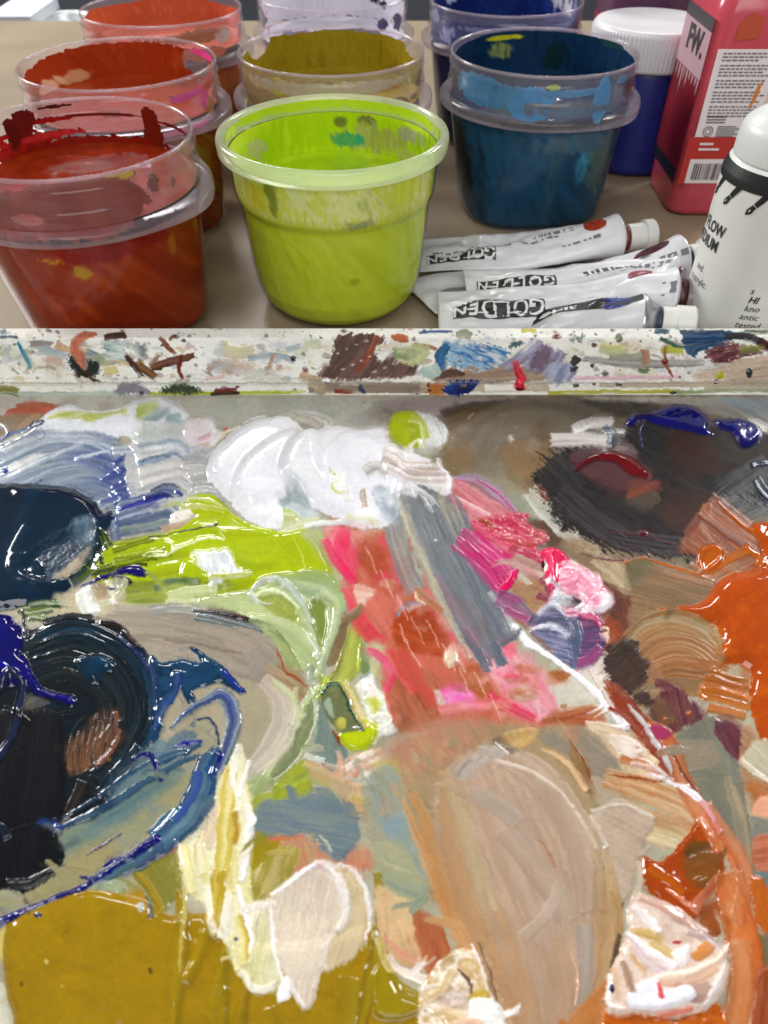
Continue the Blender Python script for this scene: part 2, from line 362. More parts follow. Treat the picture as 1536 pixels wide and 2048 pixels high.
B('20,932 65,913 93,912 52,929 22,942', 'd8d8d2 e2e0da', h=.05, soft=4, rough=4)
S('-40,985 30,950 100,920', 5, 'd0d8dc aab4be', h=.3, dry=.45, dry0=.3)
S('40,945 100,918 170,888', 4, 'dfe3e8 b0bac4', h=.3, dry=.3)
S('150,920 190,910 215,903 224,905', 3, 'dce0e6', h=.3, dry=.3)
for (x, y, l) in ((205, 955, 50), (215, 945, 45), (225, 968, 42), (222, 985, 42), (200, 1000, 50), (232, 1002, 32), (236, 938, 30), (228, 920, 34)):
    S('%d,%d %d,%d %d,%d' % (x, y + 10, x + l * .5, y, x + l, y - 10), 6, '4c5c98 2c3a84 5a68a0', h=.25, dry=.45, dry0=.5, rag=8)
D(8, 944, 7, 4, '20308c', h=.6)
S('182,922 192,925 200,927', 2, '5c6870', h=.1)
new('feathered_paint', 'grey and white feathered brush flicks between the blue grey fan and the white mound')
B('255,905 340,890 380,895 436,905 446,985 436,1022 360,1016 300,1010 262,1000', 'b4b6b8 c8c8c8 989ca2', h=.2, ang=-10, an=(50, 4), ridge=.3, gloss=.75)
for p, w, c in (('228,903 290,897 345,889 372,897 379,918', 9, 'c6cdd6 8fa0b0 e6e8ec'), ('276,926 320,916 350,906 372,920 374,938', 9, 'dedfe2 b8c0c8 5d7898 d4d6d8'),
                ('280,946 330,936 360,930 384,948', 10, 'cac8c4 dcdad6 a8a8aa'), ('284,966 330,956 365,950 390,970', 11, 'b5b3ae d2cfc8 dcdad6 a8a6a2'),
                ('278,988 320,976 352,968 384,990', 11, '9c9ea4 c8c8c8 b0aca4 d4d0c8'), ('380,955 410,948 440,958', 12, 'a4a6a6 c0c0be 8c9092'),
                ('385,980 415,975 445,985', 12, '9a9e9e c2c2be 8c9090'), ('380,1003 410,998 445,1006', 10, '8a8e8e b8bab4 a0a49c'), ('370,925 400,922 430,930', 12, 'b0b2b2 9a9ca0 c4c4c2')):
    S(p, w, c, h=.4, ridge=.6, streak=.5, dry=.35, dry0=.25, gloss=.84)
S('268,905 276,915 288,925', 3, '2c3a50', h=.3, gloss=.9)
S('262,890 275,905 282,925', 6, 'e8e8ec c8ccd0', h=.4, dry=.3)
S('300,918 325,914 345,916', 3, '4c6080 7c8c9c', h=.2)
new('feathered_paint', 'ultramarine streaked brush flicks fringed at their right end, right of the navy puddle')
B('212,1040 240,1010 300,995 355,985 362,1000 345,1050 300,1062 228,1072', '8a94a0 a8aeb4 5c6a84', h=.2, ang=-12, an=(60, 3), ridge=.3, gloss=.85)
for p, w, c in (('240,1012 290,1000 330,981 362,988', 10, '33418c a8b0ba 2a3a70 c0c4c8'), ('236,1026 282,1010 326,998 352,1004', 6, '1a1f9c 14189a 2a30a8'),
                ('230,1038 290,1021 330,1012 352,1026', 9, 'b4bac2 4d5a80 ccd0d6 2a3690'), ('228,1052 290,1042 330,1030 352,1042', 9, '5d6c7c 3a4a78 9aa4a0'),
                ('226,1067 290,1057 340,1047 360,1046', 9, '8f9a88 5a6a7c 4c5c78'), ('290,1000 330,992 358,1010', 5, '2a3c70 1a2060'), ('300,985 340,972 362,988', 4, '2c3c58 8a94a0')):
    S(p, w, c, h=.45, ridge=.55, streak=.4, dry=.3, gloss=.84, rag=14)
L('352,985 360,988 362,991', 2, '20208c')
S('222,1034 226,1060 232,1090', 11, '46548c 7c88a0 343c60', h=.3, dry=.3)
new('paint_dab', 'cream and tan dab between the ultramarine flicks and the lime puddle')
B('347,1024 372,1016 402,1014 392,1030 368,1042 340,1052 336,1040', 'e2dace ece8e4 d0c0aa', h=.5, gloss=.8, ang=-15)
S('322,1060 355,1052 390,1046', 6, 'b89472 c8a484 a08858', h=.3)
# ---- lime puddle
new('lime_paint_puddle', 'glossy lime green puddle spread below the white mound')
B('205,1095 250,1085 300,1073 345,1062 378,1046 392,1030 368,1008 420,986 470,1030 520,1056 560,1062 602,1056 628,1076 652,1110 668,1150 674,1184 660,1196 640,1168 560,1168 500,1178 430,1192 350,1202 290,1206 225,1196 195,1168 186,1135', 'a8b91e b2c428 9dae18 aebe30', h=.9, bevel=14, ang=-8, an=(90, 10), gloss=.92, lump=.35, ls=40)
B('560,1063 602,1055 630,1078 652,1110 673,1180 640,1166 592,1152 566,1110', 'aabc22 b0c42c', h=.55, bevel=10, gloss=.95)
B('225,1170 300,1165 420,1160 470,1172 420,1192 330,1206 240,1204', '8f9a2c 7f8c40 a3ab5c 98a432', h=-.3, soft=9, ang=-4, an=(40, 3), gloss=.85)
B('600,1075 660,1130 670,1170 690,1150 660,1090 640,1060', 'b8bc90 a8b070', h=0, soft=8, gloss=.6)
for p, w, c in (('370,1000 410,1005 450,1018', 5, 'c2cc70 e4e8c0 b4c050'), ('360,1015 410,1018 455,1028', 5, 'd8deb0 b4c048 c8d080'),
                ('227,1106 262,1095 318,1078', 5, '55652a 8c9c28 3c4c1c'), ('229,1122 286,1113 336,1102', 6, 'a4b42c 6c7c24 b4c44c'),
                ('185,1148 260,1126 316,1118', 5, '2c3c1c 8fa024 141c14'), ('192,1153 262,1135 302,1133', 3.5, '141c18 283420'),
                ('215,1092 260,1083 330,1070', 6, '7f8c58 a4b040 5c6c40'), ('230,1135 290,1122 350,1110', 4, '98a824 788818'),
                ('400,1060 470,1068 540,1066', 8, 'b4c638 a4b41e'), ('310,1145 360,1135 400,1120', 12, 'b4c42c 98a81c')):
    S(p, w, c, h=.4, ridge=.4, dry=.2, gloss=.95, rag=10)
L('300,1117 336,1113 350,1102 402,1083 430,1076', '1.6,2.4,3,2,1', 'dfe6cc d0dca8', h=.6)
L('333,1086 346,1090 349,1102', 2.4, 'd4dcb4', h=.6)
L('288,1115 300,1108 325,1106', 1.8, 'd8dcb0', h=.5)
L('300,1077 345,1070 390,1061 425,1056 434,1051', '.9,1,1.2,1.6,3', '14204a', h=.4)
L('395,1083 420,1079 450,1082 440,1070', '3,3,1.5,1.2', 'e4e8cc', h=.5)
L('580,1072 602,1110 612,1140', '1,1.4,2', 'c4d468', h=.5)
B('362,1160 366,1132 382,1119 402,1138 412,1164 386,1170', 'b0c226 a4b41c', h=.9, bevel=8, gloss=.95)
S('308,1180 345,1166 402,1168', 6, '5d7884 5c7048 6a8484', h=.15, dry=.3, gloss=.8)
S('338,1198 380,1186 440,1182', 11, 'c2ce9a dbe0c0 a8b878', h=.25, dry=.25)
S('332,1205 380,1203 410,1208', 5, 'e4e6d4 c8d0a8', h=.25, dry=.3)
new('paint_dab', 'small white dab dragged across the lime puddle')
B('382,1112 400,1105 452,1102 466,1110 470,1134 506,1153 462,1160 424,1177 416,1152 394,1136', 'd8dcda c6cdd0 e6e8ea b4c068', h=.6, bevel=7, ang=75, an=(40, 4), ridge=.4, gloss=.85)
S('415,1160 460,1158 505,1150', 5, 'c0c890 b4c038 d8dcd0', h=.3, dry=.3)
L('450,1106 462,1120 466,1136', 4, 'e0e2e6', h=.7)
# ---- navy puddle
new('navy_paint_puddle', 'big glossy navy puddle at the left edge of the tray')
B('-180,970 0,970 52,970 117,974 156,985 187,1005 208,1031 222,1028 224,1042 206,1075 196,1105 182,1122 165,1152 130,1187 95,1207 40,1217 -180,1220', '0d2a44 0b2338 11334f', h=2.2, bevel=24, gloss=.97, ang=-65, an=(120, 26), lump=.25, ls=50, rough=1.5)
B('52,1126 110,1086 146,1066 186,1050 193,1080 184,1102 115,1165 72,1162 48,1150', '2c4358 24384c 40566a', h=-1.0, bevel=12, soft=7, ang=-30, an=(26, 3), ridge=.5, gloss=.6, lump=.5, ls=7, fuzz=6)
B('146,1054 167,1040 190,1040 194,1056 186,1088 150,1092', '7c909e 4c6476 30485a', h=-.3, soft=10, ang=100, an=(30, 5), gloss=.55)
B('105,1166 135,1134 177,1099 187,1101 174,1122 162,1148 125,1170', 'b3a48e a89a84 b8ac98', h=-.2, soft=5, gloss=.4)
B('20,1120 60,1110 90,1130 100,1165 150,1165 110,1185 50,1180 20,1150', '0c2030 122c42 0e2434', h=.3, lump=.7, ls=13, gloss=.95, soft=5)
S('205,1062 204,1092 192,1120 166,1150 140,1168', 9, '10243a 3a5030 0c1c2c 28422c', h=.5, ridge=.9, lump=1.6, dry=.2, gloss=.95)
for p in ('206,1066 216,1080 224,1098', '203,1076 210,1092 216,1104', '196,1110 204,1122 206,1134', '178,1130 192,1140 200,1142'):
    S(p, 5, '6f7f2c 2c3c24 98a83c', h=.5, ridge=.6, gloss=.95)
L('208,1034 220,1028 224,1036', 3.5, '101c50', h=.8)
S('60,1060 40,1090 28,1120', 9, '283a50 14304a', h=.5, soft=8, alpha=.5, gloss=.97)  # soft greyish streak paints a reflected sheen into the navy
new('paint_comma', 'ultramarine comma shaped drip lying on the lower edge of the lime puddle')
L('160,1172 195,1162 225,1153 255,1146 276,1147 288,1150', '1.2,2.5,4.5,8,11,8', '0c0a78 080860', h=1.0)
L('225,1158 245,1160 260,1168', '3,4,5', '141c28', h=.8)
L('135,1190 165,1182 190,1178', 1, '241c50', h=.3)
new('paint_strokes', 'short white strokes on bare tray between the navy puddle and the taupe swath')
B('110,1192 150,1184 180,1172 240,1160 256,1165 250,1200 230,1225 200,1238 150,1245 102,1228', 'b0a48a bcb298 a89c80', h=.06, soft=6, gloss=.4)
B('152,1188 188,1180 196,1228 168,1232', 'c6c9c2 d4d6d0', h=.2, soft=4)
S('172,1176 182,1203 192,1230', 12, 'e4e4e2 d9dad8 f0f0ee', h=.45, ridge=.4, dry=.15)
S('183,1200 200,1207 226,1202 246,1182 252,1164', 5, 'c3cca8 a8b088 dce0c8', h=.3)
B('185,1176 210,1168 216,1186 202,1200 188,1196', '9a8468 ac9878', h=.05, soft=3)
S('216,1164 224,1186 233,1212', 5, 'e8e8ec f0f0f2', h=.45)
L('218,1178 222,1182 228,1180', 1.6, '20206c', h=.3)
S('228,1160 236,1172 240,1182', 4, 'd8dcd0', h=.3)
new('feathered_paint', 'olive green and white feathered flicks under the bottom edge of the navy puddle')
for p in ('36,1222 70,1218 118,1204', '45,1228 78,1226 108,1218', '55,1236 80,1236 92,1238', '60,1216 95,1210 124,1210'):
    S(p, 7, '5d7030 c8d0b8 2c3c28 8a9a48', h=.5, ridge=.8, streak=.5, gloss=.95, dry=.2)
# ---- taupe swath and its neighbours
new('paint_swath', 'broad taupe brush swath running right from the olive flicks to the sage leaf strokes')
B('190,1236 240,1222 300,1213 360,1210 430,1222 500,1246 540,1276 580,1300 604,1340 616,1392 580,1378 535,1356 500,1362 460,1350 420,1318 392,1302 376,1300 395,1330 340,1326 300,1316 270,1282 240,1256', '9a8f80 a59a8a 8a7f72 ada28f', h=.15, ang=16, an=(90, 4), ridge=.16, gloss=.5)
S('230,1240 310,1246 400,1262 490,1296 560,1345', 30, 'a49a8a 978c7c a89d8c 8e8374', h=.1, ridge=.25, streak=.6, gloss=.5)
S('300,1224 360,1218 420,1226', 10, '8f9290 a4a6a0 7c807c', h=.1, ridge=.5, gloss=.75, dry=.2)
S('505,1300 520,1330 500,1362', 18, '958b82 9c9288', h=.1, dry=.4, gloss=.5)
S('330,1280 390,1288 440,1300 486,1306', 2, '7c7060', h=.05, dry=.3, soft=2, gloss=.5)
S('350,1262 400,1270 450,1288', 1.6, '84786a', h=.05, dry=.3, gloss=.5)
B('414,1222 448,1215 490,1228 474,1241 432,1236', '6e5c50 7c6a5c', h=.1, gloss=.6)
S('528,1346 575,1362 618,1398', 15, 'a58c66 b89c78 8f7a58 b49470', h=.15, ridge=.3, gloss=.55)
S('560,1325 590,1350 612,1380', 10, 'a08a68 947c58', h=.1, gloss=.5)
new('paint_streak', 'navy and black pointed streak between the taupe swath and the sage leaf strokes')
L('388,1222 440,1227 490,1238 524,1250', '2,3,5,3', '20262c', h=.6)
L('470,1230 500,1238 526,1248', '2,4,2', '40160f', h=.6)
S('395,1230 450,1240 532,1263', 4, '17405c a8b4b8 123048', h=.4, ridge=.4, gloss=.9)
S('390,1240 450,1250 496,1267', 2.6, '1e3c50 7c8c90', h=.3, gloss=.9)
new('paint_thread', 'thin rust coloured thread of paint along the left edge of the sage leaf strokes')
L('554,1300 566,1322 571,1342 592,1357 614,1373', '2.4,2,2.4,3,2', '9c4a2c', h=.6)
# ---- sage
new('sage_leaf_paint', 'pale sage green looped leaf strokes below the lime puddle')
B('395,1204 440,1192 500,1180 545,1160 600,1166 640,1180 680,1215 660,1290 640,1335 600,1338 575,1328 556,1290 530,1262 480,1228 430,1214', 'aebb80 b9c490 9fae74', h=.35, ang=30, an=(50, 6), gloss=.85)
S('400,1204 450,1196 505,1190 545,1178 570,1160', 9, 'b9c48c a9b880 c8d0a0', h=.4, ridge=.3, gloss=.9)
B('513,1198 550,1190 586,1210 599,1236 590,1252 560,1236 530,1216', 'a3ab58 98a250 b0b468', h=-.4, soft=4, ang=40, an=(40, 3), gloss=.8)
S('500,1238 550,1250 592,1272 620,1302 636,1328', '8,17,22,20,10', 'b3c08c c6d0a4 a4b480 b8c898', h=.7, ridge=.2, gloss=.92)
B('530,1252 560,1272 590,1310 602,1336 576,1331 565,1306 548,1277', '9fae74 8f9e68', h=.1, soft=5, ang=50, gloss=.8)
L('555,1262 580,1295 602,1330', '2,1.6,1.2', '7f8c60', h=.3)
S('548,1159 590,1165 635,1170 668,1186 682,1210 676,1246 660,1286 645,1326 632,1362', '8,18,26,23,17,11,9,8,7', '98ac84 a8ba90 c4d0a8 9cae80', h=.9, ridge=.15, gloss=.95, flat=.8)
S('560,1166 600,1180 640,1192', 9, '7f9c88 a8b890', h=.2, soft=5, alpha=.7, gloss=.95)
L('556,1160 526,1165 503,1183 504,1198 522,1206 545,1208', '4,5,5.5,5,3,1.5', 'c9cdd4 bcc6b0', h=1.1)
L('514,1196 530,1184 556,1186 580,1200 598,1218', '2,2.6,3,2.6,2', 'dbe4c0', h=.8)
S('556,1161 586,1184 609,1213 621,1243 631,1282 634,1320', '5,8,9,9,7,5', 'b3bfa8 c6cfc8 a8b890', h=1.0, gloss=.95)
B('616,1214 634,1197 655,1216 655,1258 643,1300 629,1268', '8f9c4c 7f8f44 9caa58', h=-.5, soft=3, ang=80, an=(40, 4), gloss=.8)
L('616,1216 624,1200 640,1196 655,1214 657,1250 645,1298', '1.6,2,2.4,2.6,2.4,2', 'b8c49c 9caa84', h=.9)
L('668,1240 655,1285 640,1330', '2,2,2', 'cfd8c0', h=.8)
L('608,1260 622,1290 634,1312', '2.4,3,2', 'd4dcc8', h=.8)
S('624,1330 622,1350 628,1372', 6, '8f9a90 a4ac9c', h=.6, gloss=.95)
new('paint_patch', 'brown olive patch of paint between the sage loops and the lime vertical stroke')
B('652,1328 663,1300 676,1262 690,1226 696,1265 684,1322 668,1330', '80684a 8c7454 745e40', h=.12, ang=100, gloss=.5)
new('sage_leaf_paint', 'grey green leaf shape with a pale rim below the sage loops')
B('622,1374 630,1418 622,1466 594,1519 561,1550 533,1566 553,1527 580,1470 606,1405', '848f66 7c8860 8f9a70', h=.3, ang=112, an=(50, 5), gloss=.7)
S('640,1372 614,1402 588,1452 558,1512 524,1562 496,1612', 7, 'b8c890 c4d0a0 a8b884', h=.45, ridge=.25, gloss=.8)
S('592,1378 590,1415 578,1450', 5, 'bccb94 ccd8a8', h=.4, gloss=.8)
L('622,1376 631,1420 624,1463 598,1516 565,1549 533,1566', 1.8, 'd0d8b8', h=.5)
B('628,1366 642,1392 645,1440 634,1474 627,1462 633,1410', 'b4c490 c4d0a4', h=.5, gloss=.85, ang=95)
B('495,1560 530,1548 545,1570 505,1605 470,1640 435,1645 460,1600', '7f8a5c 93a070 a4b07c', h=.2, ang=120, an=(50, 5), gloss=.6)
S('505,1570 490,1590 470,1632', 4, 'b0bc88', h=.25)
new('paint_stroke', 'broad pale pinkish white stroke between the taupe swath and the grey green leaf')
S('528,1362 564,1398 570,1448 544,1500 500,1540', '16,24,28,27,14', 'c8c0b0 bcb0a2 cdc4b6 b4a89a c4b8ac', h=.25, ridge=.3, streak=.5, gloss=.5, dry=.15, rag=16)
S('545,1362 584,1392 592,1422 584,1455', 4, 'bccb94 c8d4a4', h=.3, gloss=.7)
new('lime_paint_film', 'translucent lime film pulled over the grey blue patch below the grey green leaf')
B('551,1569 582,1537 608,1520 626,1548 623,1582 584,1618 546,1596', '8f9a34 a0aa40 7f8c50', h=.12, ang=-35, an=(40, 8), gloss=.6)
S('545,1592 515,1603 490,1628', 10, '8f9e30 a4b03c', h=.2)
S('552,1572 585,1575 620,1560', 4, 'a8b43c', h=.15)
# ---- grey blue patch & orange hair below it
new('paint_patch', 'orange and tan bristle marks around the foot of the grey blue patch')
B('505,1745 540,1690 580,1665 660,1690 730,1690 765,1720 760,1745 640,1738 560,1748', 'bd8f6c c4806a b89a74 b0a06c', h=.15, ang=70, an=(30, 4), ridge=.2, gloss=.5, fuzz=8)
B('498,1740 505,1665 545,1660 560,1690 540,1760 510,1790', '948c34 9a8420 a8a43c', h=.15, ang=95, gloss=.6)
S('540,1680 580,1672 610,1675', 6, 'd06858 c87858', h=.1, dry=.3)
new('paint_patch', 'grey blue flat patch with a ragged right edge below the lime film')
B('496,1650 515,1610 545,1600 600,1588 660,1566 700,1584 716,1622 721,1652 714,1684 694,1714 664,1718 652,1696 618,1673 570,1674 528,1670', '7b8688 70808a 808a84 68788a', h=.2, ang=10, an=(80, 5), ridge=.12, gloss=.4, fuzz=7)
S('640,1690 665,1714 676,1720', 5, '6c7c8c', h=.15, dry=.2)
S('640,1672 655,1690 662,1708', 3, 'd8d0c4', h=.2, dry=.3)
new('paint_strokes', 'peach and orange hairy strokes above the right edge of the grey blue patch')
S('612,1528 670,1556 712,1582 724,1630', 10, 'd3a078 c99a60 dcae88 b0a078', h=.25, ridge=.4, streak=.5, dry=.35, rag=18, gloss=.5)
S('620,1545 670,1572 700,1610', 14, 'a8a088 c4a078 9c9c88', h=.1, dry=.5, dry0=.2, gloss=.45)
S('628,1520 680,1549 712,1574', 4, 'd98c78 e0a088', h=.35)
S('704,1575 742,1571 762,1586', 6, 'd0a890 dcb898', h=.4, gloss=.7)
S('700,1595 722,1605 740,1598', 9, 'd8a860 c8b060 d0a070', h=.3, dry=.3, ridge=.5)
# ---- glassy olive blob etc
new('lime_paint_stroke', 'upright lime brush stroke between the sage loops and the coral red wash')
S('712,1232 704,1295 688,1345 664,1382', '12,18,22,20', '98a640 a8b640 b4c050 8f9c3c', h=.35, ridge=.4, streak=.5, gloss=.75, rag0=14)
L('730,1243 722,1300 714,1345', '3,3.4,2.4', 'b4c81c', h=.7)
L('655,1358 648,1385 640,1395', 4, '9cb030 b4c020', h=.6)
S('640,1350 645,1370 640,1390', 6, 'b0bc40 8c9c40', h=.4, gloss=.9)
B('726,1262 735,1300 738,1340 722,1345 722,1300', '6c8050 7c9060', h=.2, soft=4)
new('paint_crumple', 'crumpled white paint with lime and teal flecks right of the glassy olive blob')
B('716,1368 746,1346 756,1379 780,1392 806,1412 811,1446 792,1467 762,1473 748,1492 740,1455 724,1405', 'e6e6e0 d8dcd0 f0f0ee', h=1.1, lump=1.6, ls=11, bevel=6, gloss=.85)
S('733,1400 745,1430 750,1470', 5, 'b4b840 d8dcc0 c0c890', h=.5)
S('718,1360 735,1352 742,1346', 3, '4c7484 8cb0b4', h=.4)
S('735,1372 742,1390 750,1400', 4, 'e0a898 f0e4e0', h=.4)
S('770,1390 788,1420 804,1446', 8, 'e0b890 f0e0c8 f4f0e8', h=.6, ridge=.3)
B('738,1402 755,1398 758,1420 745,1425', 'b4b840 c8cc68', h=.1, soft=3)
S('745,1440 765,1432 790,1450', 5, 'ececec d8ccc8', h=.6, lump=.6)
new('glassy_paint_blob', 'glassy olive blob with a dark green rim and lime foot in the tray centre')
B('640,1400 655,1420 665,1460 690,1490 700,1530 672,1545 645,1530 622,1500 630,1470', '6f8078 7c8c84 64746c', h=.2, ang=80, gloss=.6)
B('672,1470 700,1460 730,1458 748,1453 752,1475 737,1496 706,1503 688,1490', 'b3c41c bccc28', h=1.0, gloss=.97)
L('664,1462 674,1478 684,1492', '2,3,2', '8c3c18', h=.5)
B('645,1387 660,1371 686,1369 703,1405 727,1464 700,1467 679,1470 662,1444 649,1418', '7a7c54 6a7450 8a8a5c', h=.9, bevel=9, gloss=1.0, lump=.4)
B('650,1405 662,1400 668,1440 655,1425', '94a890 a4b49c', h=.1, soft=4, gloss=1)
D(681, 1450, 11, 13, 'b8b45c', h=.25)
S('688,1364 704,1398 724,1440 738,1460', 10, 'd0c078 dcd0a0 c9a868 b4b43c', h=1.0, ridge=.3, gloss=.9)
L('646,1390 655,1373 676,1370 688,1390 705,1430 726,1466', '3,3.4,3,2.4,2.4,2', '2c5040', h=.8)
L('725,1440 738,1455 745,1468', 3, 'c4d040', h=.7)
new('paint_smear', 'white and pink smear in the hollow below the glassy olive blob')
B('645,1526 680,1532 700,1512 745,1502 764,1500 768,1552 742,1582 714,1562 698,1560 676,1546', 'd8c8bc e4e0d8 c8a890 d8b098', h=.25, soft=4, lump=.6, ls=9, gloss=.65)
S('682,1548 705,1530 730,1512 750,1505', 6, 'ece6e4 e0d4cc', h=.5, ridge=.3)
S('700,1560 715,1545 722,1530', 7, 'c89078 b8806c', h=.3)
S('708,1535 718,1520 726,1560', 4, 'a0a088', h=.3)
S('612,1512 630,1520 650,1524', 7, 'd8dcd8 c0c8c8', h=.3)
# ---- coral red wash
new('coral_red_wash', 'coral red stained wash with hot pink edges right of the lime puddle')
B('648,1062 664,1047 690,1043 712,1049 728,1066 748,1060 772,1070 800,1120 880,1250 960,1330 1050,1395 1104,1440 1060,1462 900,1452 800,1462 764,1372 738,1262 702,1212 685,1182 690,1150 664,1110', 'cc6c60 c06a54 d4786c b86048', h=.06, bevel=5, soft=5, ang=62, an=(50, 7), gloss=.45)
B('650,1060 668,1048 690,1060 680,1100 664,1100', 'd8a098 e08890 dcc0b0', h=.04, soft=6, gloss=.5)
_rg = random.Random(12)
for _k in range(70):
    q = _rg.random(); x = 690 + q * 360 + _rg.uniform(-55, 60); y = 1075 + q * 330 + _rg.uniform(-40, 60) - 30
    a_, b_ = _rg.uniform(10, 34), _rg.uniform(7, 22)
    B(' '.join('%.0f,%.0f' % (x + a_ * math.cos(t_) * _rg.uniform(.7, 1.2), y + b_ * math.sin(t_) * _rg.uniform(.7, 1.2)) for t_ in np.linspace(0, 6.28, 8)[:-1]), _rg.choice(['d8807c c86858', 'e04c6c d85868', 'b85c44 a8543c', 'e89498 dca0a0', 'c87058 b86048', 'cc8c78 d8a890', 'e8486c e0607c', 'b0503c c46450']), h=.02, soft=_rg.uniform(6, 14), alpha=_rg.uniform(.35, .75), gloss=.46, rough=8, ang=60, an=(30, 4))
S('694,1048 682,1082 686,1122 704,1160', '8,17,18,10', 'ee3a68 ec2c60 f0527a', h=.12, ridge=.1, gloss=.6, end='e85070 d86060 e03060', soft=5)
S('648,1078 666,1112 690,1142 710,1168', '7,9,9,6', 'ee2c60 e83868', h=.12, gloss=.65, soft=5)
B('745,1064 772,1072 795,1115 790,1165 750,1165 720,1120 722,1080', 'c05c44 b8583c c87050', h=.05, soft=9, gloss=.42)
S('758,1072 784,1122 800,1172', 9, 'd8584e e8607a d0706a', h=.1, dry=.3, soft=5)
S('700,1176 712,1222 730,1258', 15, 'e84068 d85c58 f04c78', h=.08, ridge=.1, gloss=.5, dry=.2, soft=5)
S('715,1235 740,1270 770,1290', 16, 'dc4458 c85048', h=.06, dry=.3, gloss=.5, soft=5)
B('708,1176 715,1169 745,1178 753,1188 736,1201 726,1217 712,1209', 'd2a08c dcb4a4 e0c4b8', h=.25, ang=10, gloss=.7)
B('733,1292 760,1284 776,1320 780,1362 750,1352 738,1330', 'b8b48c c0bc98', h=.05, soft=8, gloss=.45)
B('786,1245 820,1214 870,1228 902,1288 886,1312 830,1305 795,1290', 'b5502e a84428 bc5a38', h=.1, soft=6, ang=20, gloss=.45)
B('766,1320 830,1330 890,1370 905,1430 850,1450 800,1460 775,1400', 'a05c40 b87058 985038', h=.05, soft=9, ang=65, an=(40, 4), gloss=.42)
S('735,1298 762,1315 782,1350 768,1385', '6,9,9,5', 'ee3468 e85080', h=.15, gloss=.6, soft=5)
S('775,1300 800,1345 830,1390', 9, 'dc4458 d05848 e86878', h=.12, dry=.35, gloss=.5, soft=5)
S('800,1300 836,1360 870,1410', 12, 'd05850 c04c40', h=.06, dry=.4, gloss=.45, soft=5)
B('876,1382 930,1368 958,1390 922,1412 892,1424', 'e070b0 dc88b8 e85c9c', h=.05, soft=6, gloss=.45)
B('868,1385 880,1382 900,1420 888,1425', 'c8b8b0', h=.08, soft=4)
B('930,1350 960,1330 1000,1385 985,1400 950,1390', 'b06840 a85c38', h=.05, soft=8, gloss=.45)
B('955,1300 1040,1306 1100,1376 1115,1444 1064,1436 1000,1380', 'dca0a8 d88c9c e0b0b4 c87c84', h=.05, soft=7, ang=50, an=(40, 5), gloss=.45)
S('1048,1330 1075,1375 1110,1425', 9, 'e0687c d8a0a0 e88898', h=.12, dry=.3, gloss=.55, soft=5)
B('1020,1380 1060,1372 1072,1400 1030,1402', 'c0a090 b07458 d0b8b0', h=.08, soft=4, gloss=.5)
S('975,1390 1025,1418 1072,1442', '8,13,9', 'dc3058 e05878 cc2c50 e87088', h=.2, ridge=.3, gloss=.65, dry=.2, soft=5)
S('880,1425 930,1412 985,1415', 12, 'd87880 e0909c cc6c68', h=.1, ridge=.3, dry=.4, gloss=.5, soft=5)
B('1095,1345 1120,1340 1140,1350 1118,1362', 'a8603c b47048', h=.05, soft=5)
B('1090,1436 1140,1418 1190,1412 1210,1440 1180,1452 1100,1452', 'a85c3c b8704c 9c5034', h=.08, soft=6, ang=-12, gloss=.5)
D(1128, 1412, 8, 5, 'a88058', h=.03, gloss=.4)
L('795,1232 806,1215 822,1207 838,1208', '2,3,3,2', '2a3048 c8ccd8', h=.5)
S('815,1222 835,1212 845,1216', 5, 'a8b4cc d8c8b8', h=.3, soft=5)
B('888,1318 905,1280 912,1300 918,1320 930,1345 912,1332 898,1335', 'd8c498 e4dcc8 ccb888', h=.5, lump=.5, gloss=.85)
L('800,1250 815,1290 840,1335', 1.2, 'e0b8a8', h=.3)
for _k in range(75):
    q = _rg.random(); x = 700 + q * 330 + _rg.uniform(-50, 70); y = 1070 + q * 330 + _rg.uniform(-50, 60) - 20
    a_, b_ = _rg.uniform(8, 26), _rg.uniform(5, 15)
    B(' '.join('%.0f,%.0f' % (x + a_ * math.cos(t_) * _rg.uniform(.6, 1.2), y + b_ * math.sin(t_) * _rg.uniform(.6, 1.2)) for t_ in np.linspace(0, 6.28, 8)[:-1]), _rg.choice(['d4887c c06858', 'e8486c d85068', 'b05c44 9c503c', 'e4a4a4 dcb0a8', 'c87860 b06048', 'd0a088 d8b8a0', 'f0406c e85878', 'a84c34 bc5840']), h=.03, soft=_rg.uniform(4, 11), alpha=_rg.uniform(.3, .65), gloss=_rg.choice([.45, .5, .8]), rough=9, ang=62, an=(26, 3))
for k in range(9):
    x = 730 + k * 31; y = 1095 + k * 34 + (k * 53) % 40
    L('%d,%d %d,%d %d,%d' % (x, y, x + 14, y + 26, x + 24, y + 52), '.6,1,.6', 'e4b4a4 f0d0c8', h=.15, gloss=.6)
# ---- pink and lilac right of grey stroke
new('paint_smear', 'coral and lilac smear with a magenta edge right of the white streaked brush end')
B('900,957 946,972 984,998 1022,1013 1032,1032 993,1036 946,1038 915,1004 894,994', 'c66c6c d88890 c05c5c', h=.25, ang=38, an=(60, 4), ridge=.3, gloss=.65)
S('905,955 948,958 990,985 1020,1012 1034,1034', '3,11,12,10,5', '9a84a8 a890b4 b09ab8 b46890', h=.25, gloss=.6, streak=.3)
L('955,960 1000,990 1022,1018 1042,1036', 1.8, 'd03c80', h=.35)
S('908,996 945,1016 982,1036', 5, 'f0e0e0 e8c8c8 e4a0a4', h=.3, dry=.3)
S('893,996 925,1018 948,1050', 5, 'e06880 e8a0a0', h=.3, gloss=.8)
new('paint_patch', 'dark brown oval patch beside the pink impasto')
B('1052,1042 1107,1047 1128,1064 1128,1088 1110,1104 1090,1078', '6a5040 5c4436 745a48', h=.05, soft=4, gloss=.45, ang=20)
